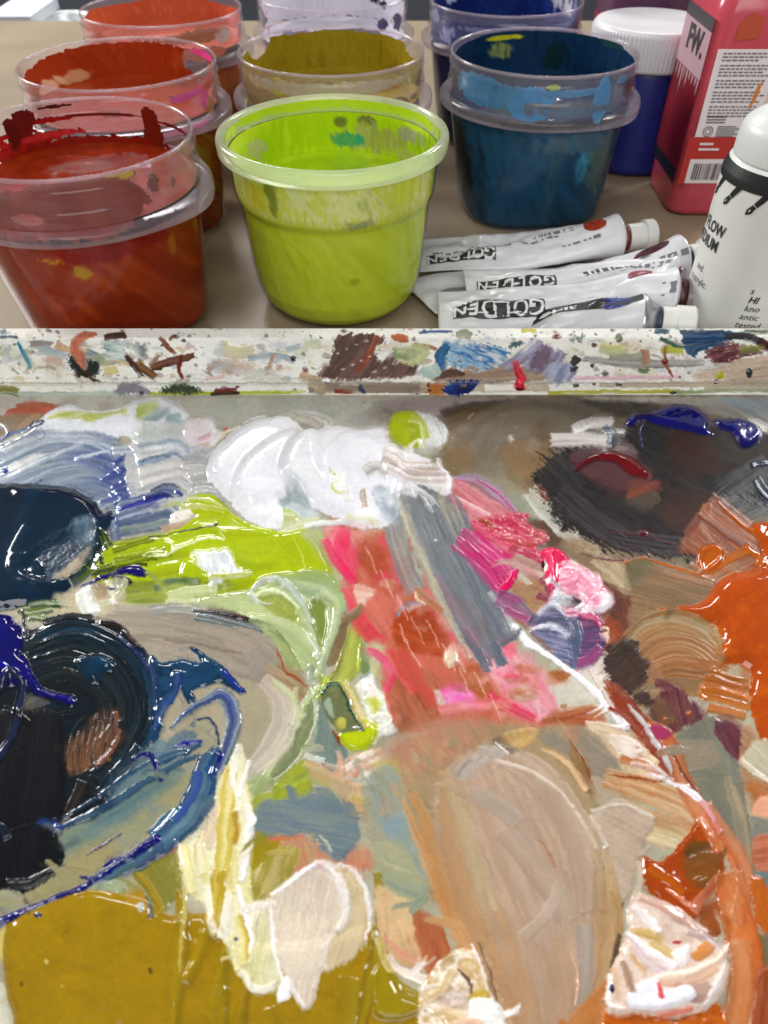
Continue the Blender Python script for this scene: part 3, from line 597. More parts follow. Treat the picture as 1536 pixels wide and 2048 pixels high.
new('paint_impasto', 'rough pink impasto with crimped ridges right of the grey brush stroke')
B('938,1058 950,1040 1000,1030 1045,1028 1062,1050 1096,1068 1097,1082 1077,1096 1087,1122 1062,1134 1020,1112 985,1087 955,1072', 'd65468 c84860 e07888 b8544c', h=.6, lump=1.2, ls=10, bevel=6, ang=25, an=(18, 4), gloss=.85)
S('946,1046 985,1075 1020,1100', 6, 'e84070 e890a0', h=.4)
S('990,1040 1030,1050 1060,1062', 8, 'd04c60 c83858', h=.4, lump=1.2)
S('1000,1075 1040,1085 1070,1092', 7, 'e0687c b85048', h=.4, lump=1.0)
L('957,1040 975,1048 985,1066', '1,2.6,1.4', 'a0582c', h=.5)
D(1055, 1032, 4.5, 4.5, 'e83c60', h=.8)
S('1020,1098 1050,1112 1075,1128', 10, 'c85068 b04458 dc7888', h=.3, ridge=.5, dry=.2)
# ---- grey stroke
new('grey_paint_stroke', 'long slate grey brush stroke pulled diagonally down from the white mound')
S('775,1005 792,1075 815,1148 838,1188', 20, '7d8088 8f8c8c a09894 b0a49c 84888e', h=.2, ridge=.35, streak=.6, dry=.4, rag=18, gloss=.6)
S('845,970 868,1030 895,1095 935,1185 975,1265 1003,1316', '46,60,62,59,51,38', '6a7484 5c6676 707a8a 566070 767e8c 626c7c 707886 7a808c', h=.3, ridge=.4, streak=.45, gloss=.62, dry0=.5, rag0=20, rag=26, edge=.3)
S('870,1150 920,1230 960,1290', 5, 'a07884 8c7c88', h=.1, dry=.35, gloss=.6)
S('930,1260 965,1310 985,1335', 7, 'a06c78 6c7480', h=.2, dry=.3, rag=12)
S('985,1285 1000,1320 1006,1335', 10, '5c6674 6c7684', h=.2, dry=.3, rag=14)
S('955,1300 970,1330 978,1345', 8, '646e7c', h=.2, dry=.3, rag=12)
S('980,1185 1010,1225 1032,1262', 5, 'dcdcdc b0b0b4 ece6e0', h=.4, ridge=.4)
S('800,1004 826,1072 862,1158 902,1244 942,1322', '6,8,8,7,5', 'a8a498 c4b898 dcd4bc a89c84', h=.4, ridge=.4, streak=.5, gloss=.7, dry=.2)
S('832,1180 870,1210 885,1225', 7, 'b87c50 a87850 c89870', h=.2, gloss=.6)
L('832,1186 836,1200 848,1208', '2,3,4', 'd8c0a0', h=.6)
D(870, 1083, 3.2, 2.6, 'f0f0f2', h=.6)
new('magenta_paint_stroke', 'magenta pink brush stroke crossing the right side of the long grey stroke')
B('934,1084 944,1062 1026,1118 1036,1146 1010,1176 994,1184 916,1092', 'd85888 cc4078 e07098', h=.3, soft=5, ang=45, an=(60, 4), ridge=.5, gloss=.8)
S('918,1074 955,1108 990,1140 1012,1166', 25, 'dc6894 d04880 c83c74 d44c84 c04880', h=.35, ridge=.5, streak=.5, gloss=.8, dry0=.3)
L('1030,1122 1034,1142 1026,1160 1010,1176 998,1188', '2,4,8,9,4', 'e62c68', h=.9)
L('930,1084 960,1112 1000,1155', 1.4, 'b02c60', h=.3)
# ---- khaki stroke, brown, purple
new('paint_stroke', 'khaki cream stroke wedged between the magenta stroke and the hot pink squeeze')
B('1030,1165 1060,1150 1098,1158 1110,1200 1090,1235 1060,1245 1030,1225 1020,1195', 'a87c5c b08a68 98684c', h=.12, ang=30, an=(40, 4), ridge=.2, gloss=.5)
S('1026,1122 1058,1138 1088,1148', 15, 'c4b8a0 a89a80 d0c4ac b8ac94', h=.3, ridge=.4, gloss=.6, rag=10, dry=.15)
S('1040,1150 1055,1163 1060,1172', 5, 'd0c4b0 e0dace', h=.3, dry=.2)
S('1085,1155 1100,1180 1098,1215', 9, 'b03058 8c2c4c', h=.3, ridge=.3, dry=.2)
S('1076,1190 1092,1200 1102,1212', 6, '581c38 8c2448', h=.3, gloss=.8)
new('paint_stroke', 'mauve and magenta stroke left of the lavender petal dabs')
S('996,1195 1030,1212 1064,1248', '16,19,14', '6c5c84 8c6890 a04870 8c7098', h=.25, ridge=.4, streak=.5, gloss=.65)
S('1010,1218 1040,1235 1070,1250', 8, 'a83c68 b86484', h=.2, dry=.2)
new('paint_patch', 'brown plum patch between the pink white swirl and the khaki brushed area')
B('1190,1172 1225,1160 1262,1166 1275,1200 1262,1262 1240,1300 1222,1320 1200,1300 1208,1250', '6e4438 7c4a3c 5c3830 84503c', h=.08, soft=5, ang=70, gloss=.42)
B('1205,1240 1240,1245 1240,1285 1215,1300', '98482c a05034', h=.05, soft=6, gloss=.45)
B('1200,1255 1215,1255 1218,1280 1208,1282', 'e8c4b0 f0dcc8', h=.3, soft=3)
D(1208, 1263, 6, 2, '241414', h=.05)
new('paint_patch', 'off white patch of paint below the lavender petal dabs')
B('1130,1335 1165,1325 1200,1302 1216,1312 1220,1375 1184,1356 1150,1350', 'dcd4cc d0c4b8 e4dcd4', h=.1, gloss=.55)
S('1140,1335 1165,1328 1185,1335', 5, 'c88ca0 e4dce0', h=.2)
D(1213, 1322, 5, 8, '28243c', h=.1)
new('lavender_petal_dabs', 'cluster of lavender and violet petal shaped dabs with white tips near the tray centre')
B('1136,1216 1196,1224 1204,1260 1208,1292 1192,1324 1150,1338 1140,1292', '6c5a84 54466c 845078 5c5880', h=.5, ang=-6, an=(40, 3), ridge=.5, gloss=.7)
S('1152,1330 1180,1318 1204,1292', 10, '98487c a85488', h=.3, ridge=.3)
B('1124,1250 1160,1240 1162,1300 1150,1335 1138,1325', '54607c 687494 44506c', h=.3, ang=80, an=(30, 4), ridge=.5, gloss=.7)
S('1100,1214 1130,1226 1162,1226', 11, 'd88ca8 e8d8e0 c84c7c e0b8c8 9c8cac', h=.6, ridge=.6, streak=.4)
S('1155,1232 1188,1238 1206,1256', 9, 'd83064 a82850 e84c78 802448', h=.4, ridge=.6, streak=.4)
B('1066,1238 1090,1215 1112,1212 1137,1240 1144,1272 1130,1284 1080,1264', '7c7a98 565672 9a98b4 64648a', h=.9, ang=6, an=(40, 3), ridge=.6, gloss=.75)
S('1068,1236 1088,1218 1110,1214 1132,1236', '4,6,7,4', 'e0e0e8 bfc0d0', h=.5, ridge=.4, streak=.4)
B('1056,1266 1090,1254 1132,1272 1140,1302 1142,1330 1120,1322 1088,1294', '7c7c9c 4a4c6c 9494b0 5c5e80', h=.9, ang=14, an=(40, 3), ridge=.6, gloss=.75)
S('1058,1264 1086,1256 1112,1262 1136,1282', '3,6,7,5', 'f0f0f4 c8cad8', h=.6, ridge=.4, streak=.4)
S('1055,1250 1064,1240 1066,1228', 6, '3c4464 6c7090', h=.4)
B('1097,1208 1110,1178 1130,1188 1147,1200 1122,1212', 'e8e8ec dcdce4', h=.9, lump=.8, ls=7, gloss=.8)
S('1100,1206 1120,1202 1145,1200', 4, '5c687c a8b0bc', h=.3)
B('1146,1196 1172,1202 1174,1212 1152,1208', '301c2c', h=0, soft=3)
L('1152,1218 1170,1210 1178,1224 1190,1234', '3,5,4,2', 'e6e6ea', h=1.0)
new('pink_white_swirl', 'thick pink and white swirled dab below the hot pink squeeze')
B('1118,1130 1150,1121 1182,1134 1201,1140 1206,1166 1224,1190 1224,1212 1206,1226 1178,1226 1164,1205 1140,1190 1113,1177', 'dc7c98 e49cb0 f0c8d0 d86888', h=1.0, lump=1.3, ls=11, bevel=6, gloss=.85)
S('1120,1170 1145,1165 1160,1150 1180,1145', 8, 'd86888 e8a0b4 e07090', h=.5, ridge=.5)
S('1125,1135 1150,1140 1175,1160 1195,1185', 7, 'eca8bc f4dce4 e48ca4', h=.5, ridge=.5)
S('1195,1150 1198,1175 1185,1195', 5, 'f0d8e0 e8a0b0', h=.5, ridge=.3)
B('1196,1190 1222,1194 1224,1214 1204,1228 1180,1223 1200,1210', 'f0f0f2 e4e0e4', h=.6, lump=.6, ls=8, gloss=.85)
L('1182,1200 1196,1196 1200,1212 1186,1220 1178,1208', 3, 'f0c8d4', h=.7)
S('1120,1128 1140,1124 1150,1136', 5, 'f4f0f2 f0c8d4', h=.5)
new('hot_pink_squeeze', 'thick hot pink squeeze of paint standing up beside the pink white swirl')
B('1080,1106 1107,1095 1134,1116 1120,1130 1116,1168 1102,1184 1091,1160 1088,1130', 'e8305c f04870 dc2850', h=1.6, bevel=9, gloss=.92)
S('1110,1104 1124,1118 1136,1126', 5, 'f05878 e83060', h=.6)
L('1096,1108 1102,1130 1104,1165', 3, 'f0587c', h=.5)
D(1086, 1130, 5, 6, '2c1018', h=.2)
# ---- white mound
new('white_curl', 'translucent white curl of paint standing behind the big white mound')
S('545,843 580,834 610,832 640,836 656,846 650,858', '6,8,9,10,9,4', 'e4e2de b8b4aa f0f0f2 c8c0b0', h=1.0, ridge=.6, streak=.5, gloss=.85)
S('590,842 620,846 640,858', 9, 'b0a898 d0ccc4 a49c8c', h=.4, ridge=.3)
L('486,846 505,838 530,832', '1,1.8,2', 'e8e8ea', h=.6)
new('big_white_paint_mound', 'big glossy white mound with three folded lobes in the upper middle of the tray')
B('415,945 420,915 440,890 466,865 500,845 540,835 580,840 612,862 640,868 640,960 560,1010 500,1020 460,1003 428,972', 'efeff3 e9e9f0', h=3.2, bevel=32, gloss=.96, rough=1, flat=.9)
B('464,1008 468,965 488,930 520,900 560,876 600,866 640,868 650,960 620,1010 600,1045 566,1058 530,1058 496,1040', 'efeff3 e9e9f0', h=2.6, bevel=26, gloss=.96, rough=1, flat=.95)
B('562,960 570,920 592,888 630,862 670,853 716,862 760,880 800,898 812,935 800,985 790,1040 740,1060 700,1050 652,1028 610,1010 576,985', 'efeff3 e9e9f0', h=3.0, bevel=30, gloss=.96, rough=1, flat=.95)
S('655,935 690,905 730,884 780,880', 26, 'e9e8f0', h=1.0, ridge=0, soft=12, alpha=.8, gloss=.8, flat=0)
B('550,1008 570,995 590,985 620,1012 640,1030 600,1040 560,1020', 'b4c4c8 c8d0d2 a8b8bc', h=-1.5, soft=5, gloss=.6, lump=.8, ls=8)
B('570,1020 605,1035 640,1035 600,1062 562,1068 566,1050', 'b8c468 d4d8b8 c8cca0', h=-.8, soft=7, ang=-20, gloss=.85)
S('610,1052 650,1046 690,1048 740,1056', 6, 'ecebf2 e0e2e6', h=.8)
S('524,1038 545,1034 550,1012 572,996', 4, 'f0f0f4', h=.7)
B('663,968 672,955 688,958 690,990 682,1000 670,990', 'f0f0e8 f4f4f4 d8e08c', h=.5, lump=1.0, ls=7, gloss=.85)
L('660,945 662,955 672,962', 1.2, 'c4c878', h=.3)
L('663,975 668,990 682,1000', 1.6, 'd4dc58', h=.4)
S('690,985 695,1000 698,1015', 7, 'e4e8dc ece8e8 d4d8c0', h=.5, lump=.8)
S('725,990 728,1010 730,1028', 6, 'b09880 d0c0b0 a48c74', h=.3, ridge=.3, gloss=.5)
S('730,955 755,945 780,962', 12, 'b4aca4 e0dcda a49c94 d4d0cc', h=.3, ridge=.6, streak=.5, gloss=.65)
B('745,990 775,985 800,1010 790,1045 760,1030', 'c8d0d8 a8b4c0 dcdee4', h=.1, soft=8, gloss=.6)
S('690,1040 720,1046 760,1052', 5, 'd8dca0 e8e8e0', h=.4, dry=.3)
new('white_brush_end', 'white brush end streaked with tan that sweeps right off the big white mound')
B('765,915 780,903 808,905 840,918 880,938 902,955 902,978 893,992 870,985 840,972 800,965 772,955', 'ecebf0 e0d8d4 f0eff2', h=1.0, bevel=7, gloss=.8)
S('770,908 812,910 840,920 862,928', 8, 'eeedf2', h=.6, ridge=.1)
S('768,925 800,938 840,940 882,938', 12, 'eae6e8 b49c8c f0eef0 a89080 d8ccc8', h=.4, ridge=.6, streak=.35, gloss=.7)
S('780,945 820,955 860,960 895,958', 12, 'e8e4e6 b8a498 ecebee c0b0a8 f0eef0', h=.4, ridge=.6, streak=.35, gloss=.7)
L('880,936 898,950 902,968 898,985', 3, 'f2f2f6', h=.8)
S('800,975 830,985 850,1000 870,1020', 12, 'eceaee d0ccd0 b8bcc4', h=.3, ridge=.5, dry=.4, rag=20)
new('lime_dot', 'round lime green dot fading to white on its right, behind the white brush end')
B('828,826 850,826 876,838 896,858 894,882 872,898 846,900 836,870', 'c8ccc4 dcdcdc a8aca8', h=.3, soft=5, ang=65, an=(26, 3), ridge=.4, gloss=.6)
B('778,852 784,832 800,823 824,822 842,838 848,866 842,890 824,898 802,890 782,876', 'a8b826 b0be34 9cac20', h=1.0, bevel=9, gloss=.8, lump=.4, ls=30)
S('820,840 845,850 852,880', 9, 'c0c880 b4bc58 d8dcc0', h=.2, dry=.35, dry0=.3, gloss=.6)
S('818,896 836,884 846,898', 4, 'f0f0f2', h=.4)
# ---- right: white and dark
new('paint_streak', 'dry white streak running down from the dark scumble to the brown patch')
S('1062,985 1085,1010 1120,1045 1165,1090', '16,20,22,18', 'd2d0c4 e4e2da c0bcae e0ded6', h=.2, ridge=.3, dry=.35, dry0=.35, rag=18, rag0=14, gloss=.5)
new('brushed_paint', 'tan and beige brushed area under the lower left edge of the dark scumble')
B('1120,1090 1150,1078 1200,1090 1262,1120 1275,1160 1255,1190 1215,1165 1160,1135', 'a08a6c 8a745c b39c7c', h=.06, soft=5, ang=28, an=(40, 4), ridge=.2, gloss=.45)
S('1160,1080 1215,1108 1262,1140', 22, 'a8946e 8a745c b8a484 9c8464', h=.12, ridge=.3, streak=.5, gloss=.5, dry=.2, dry0=.3)
S('1190,1115 1225,1138 1256,1170', 15, 'c2b294 b09a7a ccc0a4', h=.12, ridge=.3, dry=.3, gloss=.5)
new('dark_scumble', 'large dark charcoal scumbled patch with ragged edges at the upper right')
B('1078,972 1070,955 1086,926 1076,914 1112,905 1150,896 1220,900 1240,884 1256,850 1300,836 1380,858 1440,846 1510,868 1710,868 1710,1080 1560,1030 1490,990 1445,1006 1408,1050 1440,1090 1460,1112 1390,1118 1300,1112 1240,1106 1180,1086 1122,1044 1092,1004', '2e2b2b 3a3535 262628 382d2b', h=.25, bevel=7, soft=2.5, ang=35, an=(20, 3), ridge=.16, gloss=.36, fuzz=16, rough=5, lump=.15)
B('1340,862 1440,866 1455,930 1400,950 1350,935', '3c2620 44302a', h=.03, soft=16, gloss=.4)
B('1320,1010 1400,985 1430,1010 1395,1060 1330,1050', '43302a 4a3630', h=.03, soft=16, gloss=.35)
B('1430,860 1540,875 1540,930 1450,925', '34302c 3c362e', h=.03, soft=14, gloss=.4)
B('1142,906 1240,896 1292,930 1302,962 1240,988 1180,958 1150,935', '4c2228 5a2e34 482428', h=.1, soft=5, gloss=.5, ang=20)
B('1225,895 1245,885 1275,900 1270,915 1235,905', '5c3c3c 6c4c48', h=.05, soft=5)
B('1256,976 1310,962 1322,970 1302,985 1262,1002', '7a3a28 8a4630', h=.08, soft=4, ang=-15, gloss=.5)
B('1262,1000 1310,985 1320,1005 1280,1015', '443420 50402c', h=.03, soft=8)
B('1076,968 1092,985 1100,1000 1086,1000', '7c3828', h=.05, soft=3)
S('1100,920 1130,945 1160,985', 20, '2c2a2c 38343a', h=.1, ridge=.5, dry=.4, dry0=.3, gloss=.45)
S('1120,985 1180,1040 1250,1085', 24, '3c3438 2c282a 4a3c40', h=.1, ridge=.5, dry=.4, dry0=.4, gloss=.5)
S('1210,1075 1290,1085 1370,1095', 20, '3c2c30 2c2a2e 44343a', h=.1, ridge=.5, dry=.4, dry0=.3, gloss=.5, rag=20)
L('1225,1065 1290,1075 1350,1090', 1, '6c1c2c', h=.2)
S('1160,1108 1240,1118 1300,1108', 5, '3c2428 5c2030', h=.15, dry=.5, dry0=.5)
S('1438,1010 1490,965 1545,935', 32, '4c5058 3c3e44 64686e 34363a', h=.12, ridge=.25, dry=.5, dry0=.5, gloss=.5, alpha=.8)  # bluish grey sheen painted in as dry streaks
S('1470,1030 1520,1010 1580,990', 22, '24283c 343a44 4c545c', h=.12, ridge=.25, dry=.4, dry0=.4, gloss=.55)
S('1502,935 1525,927 1600,918', 6, '16285c 1c2c50', h=.5, gloss=.9)
S('1512,960 1530,985 1560,1010', 10, '1c3048 16243a', h=.3, ridge=.3, gloss=.7)
D(1288, 1068, 8, 5, '780820', h=.5)
new('paint_stroke', 'short white double stroke above the crimson drip')
S('1102,880 1150,879 1228,882', 14, 'e8e4e0 f0ecea dcd6d2 eceaea', h=.5, ridge=.5, streak=.4, dry0=.3, gloss=.65)
S('1146,860 1178,848 1226,844', 12, 'f0eef0 e8e0e2 f4f2f2 e4e0e0', h=.5, ridge=.5, streak=.4, gloss=.7)
S('1208,856 1224,872 1222,892', 9, '3c5068 22304c a8b0b8', h=.3, dry=.4, dry0=.3)
S('1225,866 1240,864 1252,868', 6, '908c8c a8a4a4', h=.3)
D(1210, 902, 6, 3, 'd8d0cc', h=.3)
new('crimson_drip', 'glossy crimson drip lying on the dark scumble')
L('1150,941 1175,923 1212,913 1244,922 1270,939 1290,951', '1.5,4,8,13,15,8', '70001a 7c0620', h=1.8, gloss=1)
L('1200,918 1230,916 1260,928', 2, '800a24', h=.3)
new('ultramarine_dab', 'fat glossy ultramarine dab on the upper edge of the dark scumble')
B('1250,850 1268,826 1310,822 1335,812 1365,809 1395,818 1415,838 1416,860 1428,870 1396,868 1350,859 1310,848 1282,840 1262,854', '0c0a78 090762 141090', h=1.7, bevel=11, gloss=1, lump=.6, ls=26)
L('1288,846 1279,868 1285,896', '2,2.4,1.6', '141a60', h=.4)
S('1270,836 1285,832 1300,828', 4, '4c2838', h=.2)
new('ultramarine_dab', 'smaller ultramarine dab with a white fleck on its right side')
S('1495,842 1520,848 1545,866', 9, 'a8a49c c0beb8 8c8880', h=.2, dry=.2)
B('1425,842 1455,840 1480,840 1510,850 1523,868 1511,889 1490,898 1474,890 1460,866 1440,860', '0e0a60 141078 0a0850', h=1.4, bevel=9, gloss=.9, lump=.6, ls=14)
L('1514,853 1521,868 1517,886', '1.5,4,2', 'e4e6ee', h=.7)
# ---- orange side
new('brushed_paint', 'rust brown brushed patch at the right, below the dark scumble')
B('1355,1098 1395,1045 1440,1004 1475,1024 1545,1066 1700,1080 1700,1160 1470,1150 1400,1120', '94502f a05a38 7c4430 a8623c', h=.12, ang=38, an=(60, 3), ridge=.15, gloss=.55)
S('1372,1070 1395,1040 1415,1010', 9, '7a3c2c 8c4a34', h=.1, gloss=.5)
S('1412,1008 1465,1050 1530,1092', 30, '8a4c34 a05a38 b06a44 7c4430', h=.15, ridge=.22, streak=.5, gloss=.6)
L('1434,1004 1475,1043 1515,1068 1534,1084', '1.5,3,5,4', 'c06430', h=.6)
new('orange_paint_ridge', 'orange ring shaped ridge and tan brushed swath above the orange puddle')
L('1252,1126 1285,1117 1330,1129 1385,1146 1440,1168', '4,4,3,3,2', 'b85c28 c46830', h=.5)
S('1405,1160 1460,1130 1510,1106', 22, 'a0643c b47850 8c5434 ac7048', h=.2, ridge=.45, streak=.5, gloss=.7)
S('1420,1142 1460,1116 1500,1098', 9, 'bc5c28 c46830', h=.5, gloss=.9)
B('1396,1118 1412,1100 1438,1098 1440,1114 1424,1138 1400,1142', 'b85a24 c06428', h=.2, gloss=.97)
L('1404,1142 1397,1122 1408,1101 1432,1097 1441,1108 1430,1132 1414,1143', '4,5,5,5,4,4,3', 'c05c20 c86828', h=1.0)
S('1380,1128 1395,1140 1402,1148', 5, 'c89878 b86030', h=.4)
B('1506,1052 1540,1046 1700,1050 1700,1160 1530,1156 1510,1140 1522,1100', 'c45a1c bc5418', h=1.0, gloss=1, lump=1.0, ls=14)
S('1490,1096 1515,1115 1520,1140', 6, 'bc5820 c86828', h=.6, gloss=1)
new('brushed_paint', 'khaki brown brushed triangle left of the orange puddle')
B('1254,1126 1297,1121 1320,1133 1372,1147 1436,1168 1412,1198 1370,1212 1318,1222 1270,1246 1256,1236 1262,1190', '8a6c4c 967658 7c6448 9c7c5c', h=.12, ang=16, an=(70, 3), ridge=.3, gloss=.48)
B('1254,1127 1300,1122 1288,1152 1262,1172', '6c6448 74694c', h=.05, soft=6, ang=10)
S('1330,1145 1380,1160 1425,1172', 6, 'b08468 94684c', h=.1, dry=.3, gloss=.6)
new('orange_paint_puddle', 'big glossy orange puddle running off the right edge of the tray')
B('1710,1138 1536,1142 1500,1143 1461,1151 1435,1167 1412,1195 1396,1208 1357,1211 1318,1219 1284,1238 1262,1262 1290,1240 1330,1229 1370,1232 1402,1242 1432,1252 1438,1282 1436,1322 1475,1330 1502,1345 1496,1375 1500,1420 1520,1470 1545,1504 1710,1530', 'c0561a b85018 c86020', h=2.3, bevel=28, gloss=1, rough=1.5, lump=.5, ls=60)
S('1480,1300 1495,1340 1480,1370', 9, 'a84a18', h=-.4, ridge=0, soft=6, alpha=.6, gloss=1)
S('1430,1230 1450,1260 1446,1300', 8, 'b04c18', h=-.5, ridge=0, soft=5, alpha=.6, gloss=1, lump=.8)
new('brushed_paint_arc', 'tan and brown arc of brush marks under the neck of the orange puddle')
B('1246,1310 1285,1255 1345,1236 1400,1252 1440,1290 1450,1350 1440,1395 1380,1390 1310,1385 1285,1345', '98724c a07c54 8c6444', h=.12, ang=-6, an=(60, 4), ridge=.3, gloss=.5)
S('1250,1296 1288,1256 1345,1241 1400,1260 1438,1302', 21, 'a08660 8f7650 a8906c 98784e a87c54', h=.2, ridge=.4, streak=.5, gloss=.55, dry=.25, rag=14)
S('1268,1325 1310,1296 1352,1286 1400,1300 1440,1334', 20, 'a87c54 946040 b08458 a06c44', h=.2, ridge=.4, streak=.5, gloss=.6, dry=.3, rag=14, rag0=14)
S('1285,1356 1340,1332 1400,1336 1460,1352', 22, '9c6840 b0744c 8c5c3c a46438', h=.2, ridge=.45, streak=.5, gloss=.7, rag=14)
S('1295,1385 1345,1368 1400,1372', 14, '7c6048 94704c', h=.12, dry=.3, gloss=.5)
S('1270,1408 1300,1395 1330,1398', 16, 'a47c58 8c6c50 b08860', h=.1, dry=.3, gloss=.55)
for p in ('1420,1352 1460,1362 1505,1371', '1410,1360 1450,1372 1495,1382'):
    S(p, 12, 'b8642c a05c30 c87040 a86438', h=.25, ridge=.4, gloss=.8)
for k in range(14):
    D(1424 + (k * 37) % 26, 1252 + k * 7, 2.5 + k % 3, 2, 'b8642c c87848', h=.4, gloss=1)
new('orange_paint_comb', 'orange comb like finger strokes left of the lower orange puddle')
S('1402,1378 1440,1386 1502,1400', 6, 'c46428 b85c24', h=.6, gloss=.97)
S('1405,1392 1450,1403 1500,1415', 7, 'b8602c c8702c', h=.5, gloss=.97)
S('1416,1415 1460,1425 1490,1432', 9, 'b8602c c46830 a85824', h=.4, gloss=.95, ridge=.4)
L('1402,1372 1403,1390 1412,1398', 3, 'c46428', h=.7)
S('1440,1378 1480,1392 1500,1402', 3, 'd88858', h=.4)
new('paint_scumble', 'dark brown scumble left of the tan arc')
B('1207,1312 1222,1288 1253,1280 1284,1310 1294,1342 1291,1380 1312,1402 1288,1412 1250,1386 1216,1356', '40302a 4c3a32 382a26', h=.15, ang=-40, an=(24, 3), ridge=.4, gloss=.45, fuzz=9)
S('1225,1310 1250,1292 1280,1296', 12, '4c4036 3c3028', h=.1, dry=.4, ridge=.4)
new('paint_fan', 'maroon fan shaped dab below the tan arc')
B('1300,1430 1310,1398 1326,1378 1356,1374 1382,1400 1408,1426 1402,1441 1370,1457 1340,1472 1312,1450', '64303a 5a2c34 7a4440 703a44', h=.2, ang=78, an=(40, 3), ridge=.4, gloss=.55, fuzz=5)
B('1300,1425 1325,1400 1350,1440 1325,1450', '7c5c3c 6c4c38', h=.03, soft=8)
D(1332, 1440, 4, 4, 'c8682c', h=.5); D(1378, 1427, 5, 6, 'b86434', h=.4)
new('paint_patch', 'broad grey green swath at the right, below the maroon fan')
B('1340,1480 1380,1450 1420,1432 1442,1448 1455,1485 1475,1525 1486,1565 1500,1640 1514,1720 1512,1790 1480,1790 1452,1705 1402,1605 1362,1535', '7c7a6c 84806e 76766a 8a8270', h=.15, ang=62, an=(90, 5), ridge=.15, gloss=.38)
B('1345,1484 1432,1484 1448,1512 1385,1562 1355,1520', '8f8270 978a76', h=.04, soft=6, ang=5, an=(60, 4))
S('1458,1555 1475,1620 1491,1700 1500,1760', '10,13,12,8', '9c8c70 b09c7c 8c8470 a89878', h=.25, ridge=.35, streak=.5, gloss=.5)
S('1420,1445 1450,1500 1480,1570', 12, '767a6e 84867a', h=.15, ridge=.2)
new('paint_patch', 'maroon smear between the grey green swath and the orange puddle')
B('1426,1446 1455,1440 1480,1455 1494,1476 1492,1502 1482,1520 1462,1512 1440,1482', '6a2c38 5c2a38 783840', h=.2, ang=50, an=(40, 4), gloss=.5)
S('1425,1440 1455,1436 1485,1452', 5, '94705c a08064', h=.15)
new('paint_patch', 'tan and cream stroke ends at the right edge, below the orange puddle')
B('1486,1452 1512,1472 1524,1512 1560,1540 1710,1560 1710,1700 1540,1690 1500,1600 1478,1530', 'b08868 a07c5c c09878', h=.1, gloss=.5, ang=40)
B('1482,1522 1512,1482 1560,1506 1600,1570 1540,1560 1505,1545', 'c8c0a8 b8b098 d8d0b8', h=.2, ang=45, an=(50, 4), ridge=.3, gloss=.55)
S('1478,1518 1510,1544 1552,1572', 5, 'f0eee2 e0d8c0', h=.4, ridge=.4)
B('1496,1560 1560,1580 1700,1600 1700,1640 1530,1610', 'a8683c b87848', h=.1, ang=25, gloss=.6)
B('1512,1604 1545,1592 1710,1610 1710,1680 1528,1648', 'd89c80 e0ac90', h=.2, gloss=.6)
B('1510,1640 1540,1640 1710,1680 1710,1700 1520,1690', '84867a', h=.1)
B('1506,1682 1545,1668 1710,1690 1710,1760 1560,1745 1512,1738', 'b0644c c47c64 a85c44', h=.2, ang=-8, gloss=.55)
B('1510,1744 1560,1750 1710,1770 1710,1800 1530,1790', '5c7074 708488', h=.1, gloss=.7)
# ---- white diagonal
new('rust_paint_strip', 'rust red strip running diagonally below the white diagonal line')
B('1212,1376 1232,1368 1264,1400 1302,1440 1332,1500 1348,1542 1338,1566 1310,1535 1268,1472 1232,1420', 'a04028 8c3c28 a8523c', h=.2, ang=52, an=(60, 5), gloss=.5, fuzz=4)
S('1150,1440 1200,1450 1240,1470', 8, 'a85034 b86048', h=.1, dry=.3)
new('white_paint_line', 'long thin white line running diagonally from the slate grey stroke to a hook')
L('1030,1252 1048,1278 1085,1305 1125,1333 1165,1362 1200,1395 1235,1435 1253,1456', '5,9,6,5,6,7,9,6', 'ecebf0 e4e6ea', h=1.2)
L('1176,1428 1198,1418 1212,1406', '.8,2.6,3', 'ecebf0', h=.6)
L('1190,1436 1208,1424 1216,1414', '.8,2,2.6', 'ecebf0', h=.6)
L('1174,1446 1215,1451 1254,1458', '2,3.2,4', 'ecebf0', h=.7)
L('1032,1238 1065,1268 1102,1305', 1.6, 'a0705c', h=.3)
L('1178,1340 1200,1380 1222,1420', '1,2,2.4', 'c8a898', h=.4)
# ---- beige fan and below
new('paint_patch', 'peach and cream paint patch enclosed by the white hook and the rust strip')
B('1172,1450 1215,1450 1282,1484 1322,1536 1342,1562 1300,1560 1250,1548 1205,1500', 'd2b890 e0ccb0 c8a888', h=.15, ang=28, an=(60, 4), ridge=.25, gloss=.55)
B('1212,1474 1246,1473 1284,1490 1285,1513 1244,1513', 'e6dad2 dcccc0 ece4e0', h=.35, ang=12, an=(50, 4), ridge=.3, gloss=.65)
S('1240,1518 1290,1532 1332,1556', 8, 'a8522c b0643c c07850', h=.35, gloss=.8)
S('1262,1528 1305,1538 1335,1556', 5, 'd8b8b0 e8d8d8 c8a098', h=.45, gloss=.85)
new('beige_paint_fan', 'large flat beige fan of brush strokes in the lower middle of the tray')
B('728,1640 748,1570 790,1500 850,1462 930,1445 1000,1446 1090,1450 1176,1466 1215,1500 1250,1550 1290,1600 1150,1700 900,1800 800,1740', '9c8a6c a89070 8f8264', h=.12, soft=16, ang=55, an=(30, 3), ridge=.12, gloss=.4, fuzz=12)
B('770,1500 840,1450 900,1436 985,1446 960,1490 860,1540 800,1545', 'bc8468 b0806c c08c6c', h=.02, soft=18, ang=60, an=(26, 4), alpha=.8, gloss=.4)
B('745,1530 790,1520 800,1560 750,1600', 'b8a860 a89c64', h=.02, soft=12, alpha=.7)
B('730,1560 788,1535 822,1640 856,1740 850,1800 795,1795 752,1725 733,1640', 'a09c84 98a090 8c9690', h=.08, soft=8, ang=62, an=(50, 5), gloss=.42, fuzz=5)
B('752,1610 790,1600 812,1670 780,1680', '8496a0 8c9c9c', h=.02, soft=12, alpha=.8)
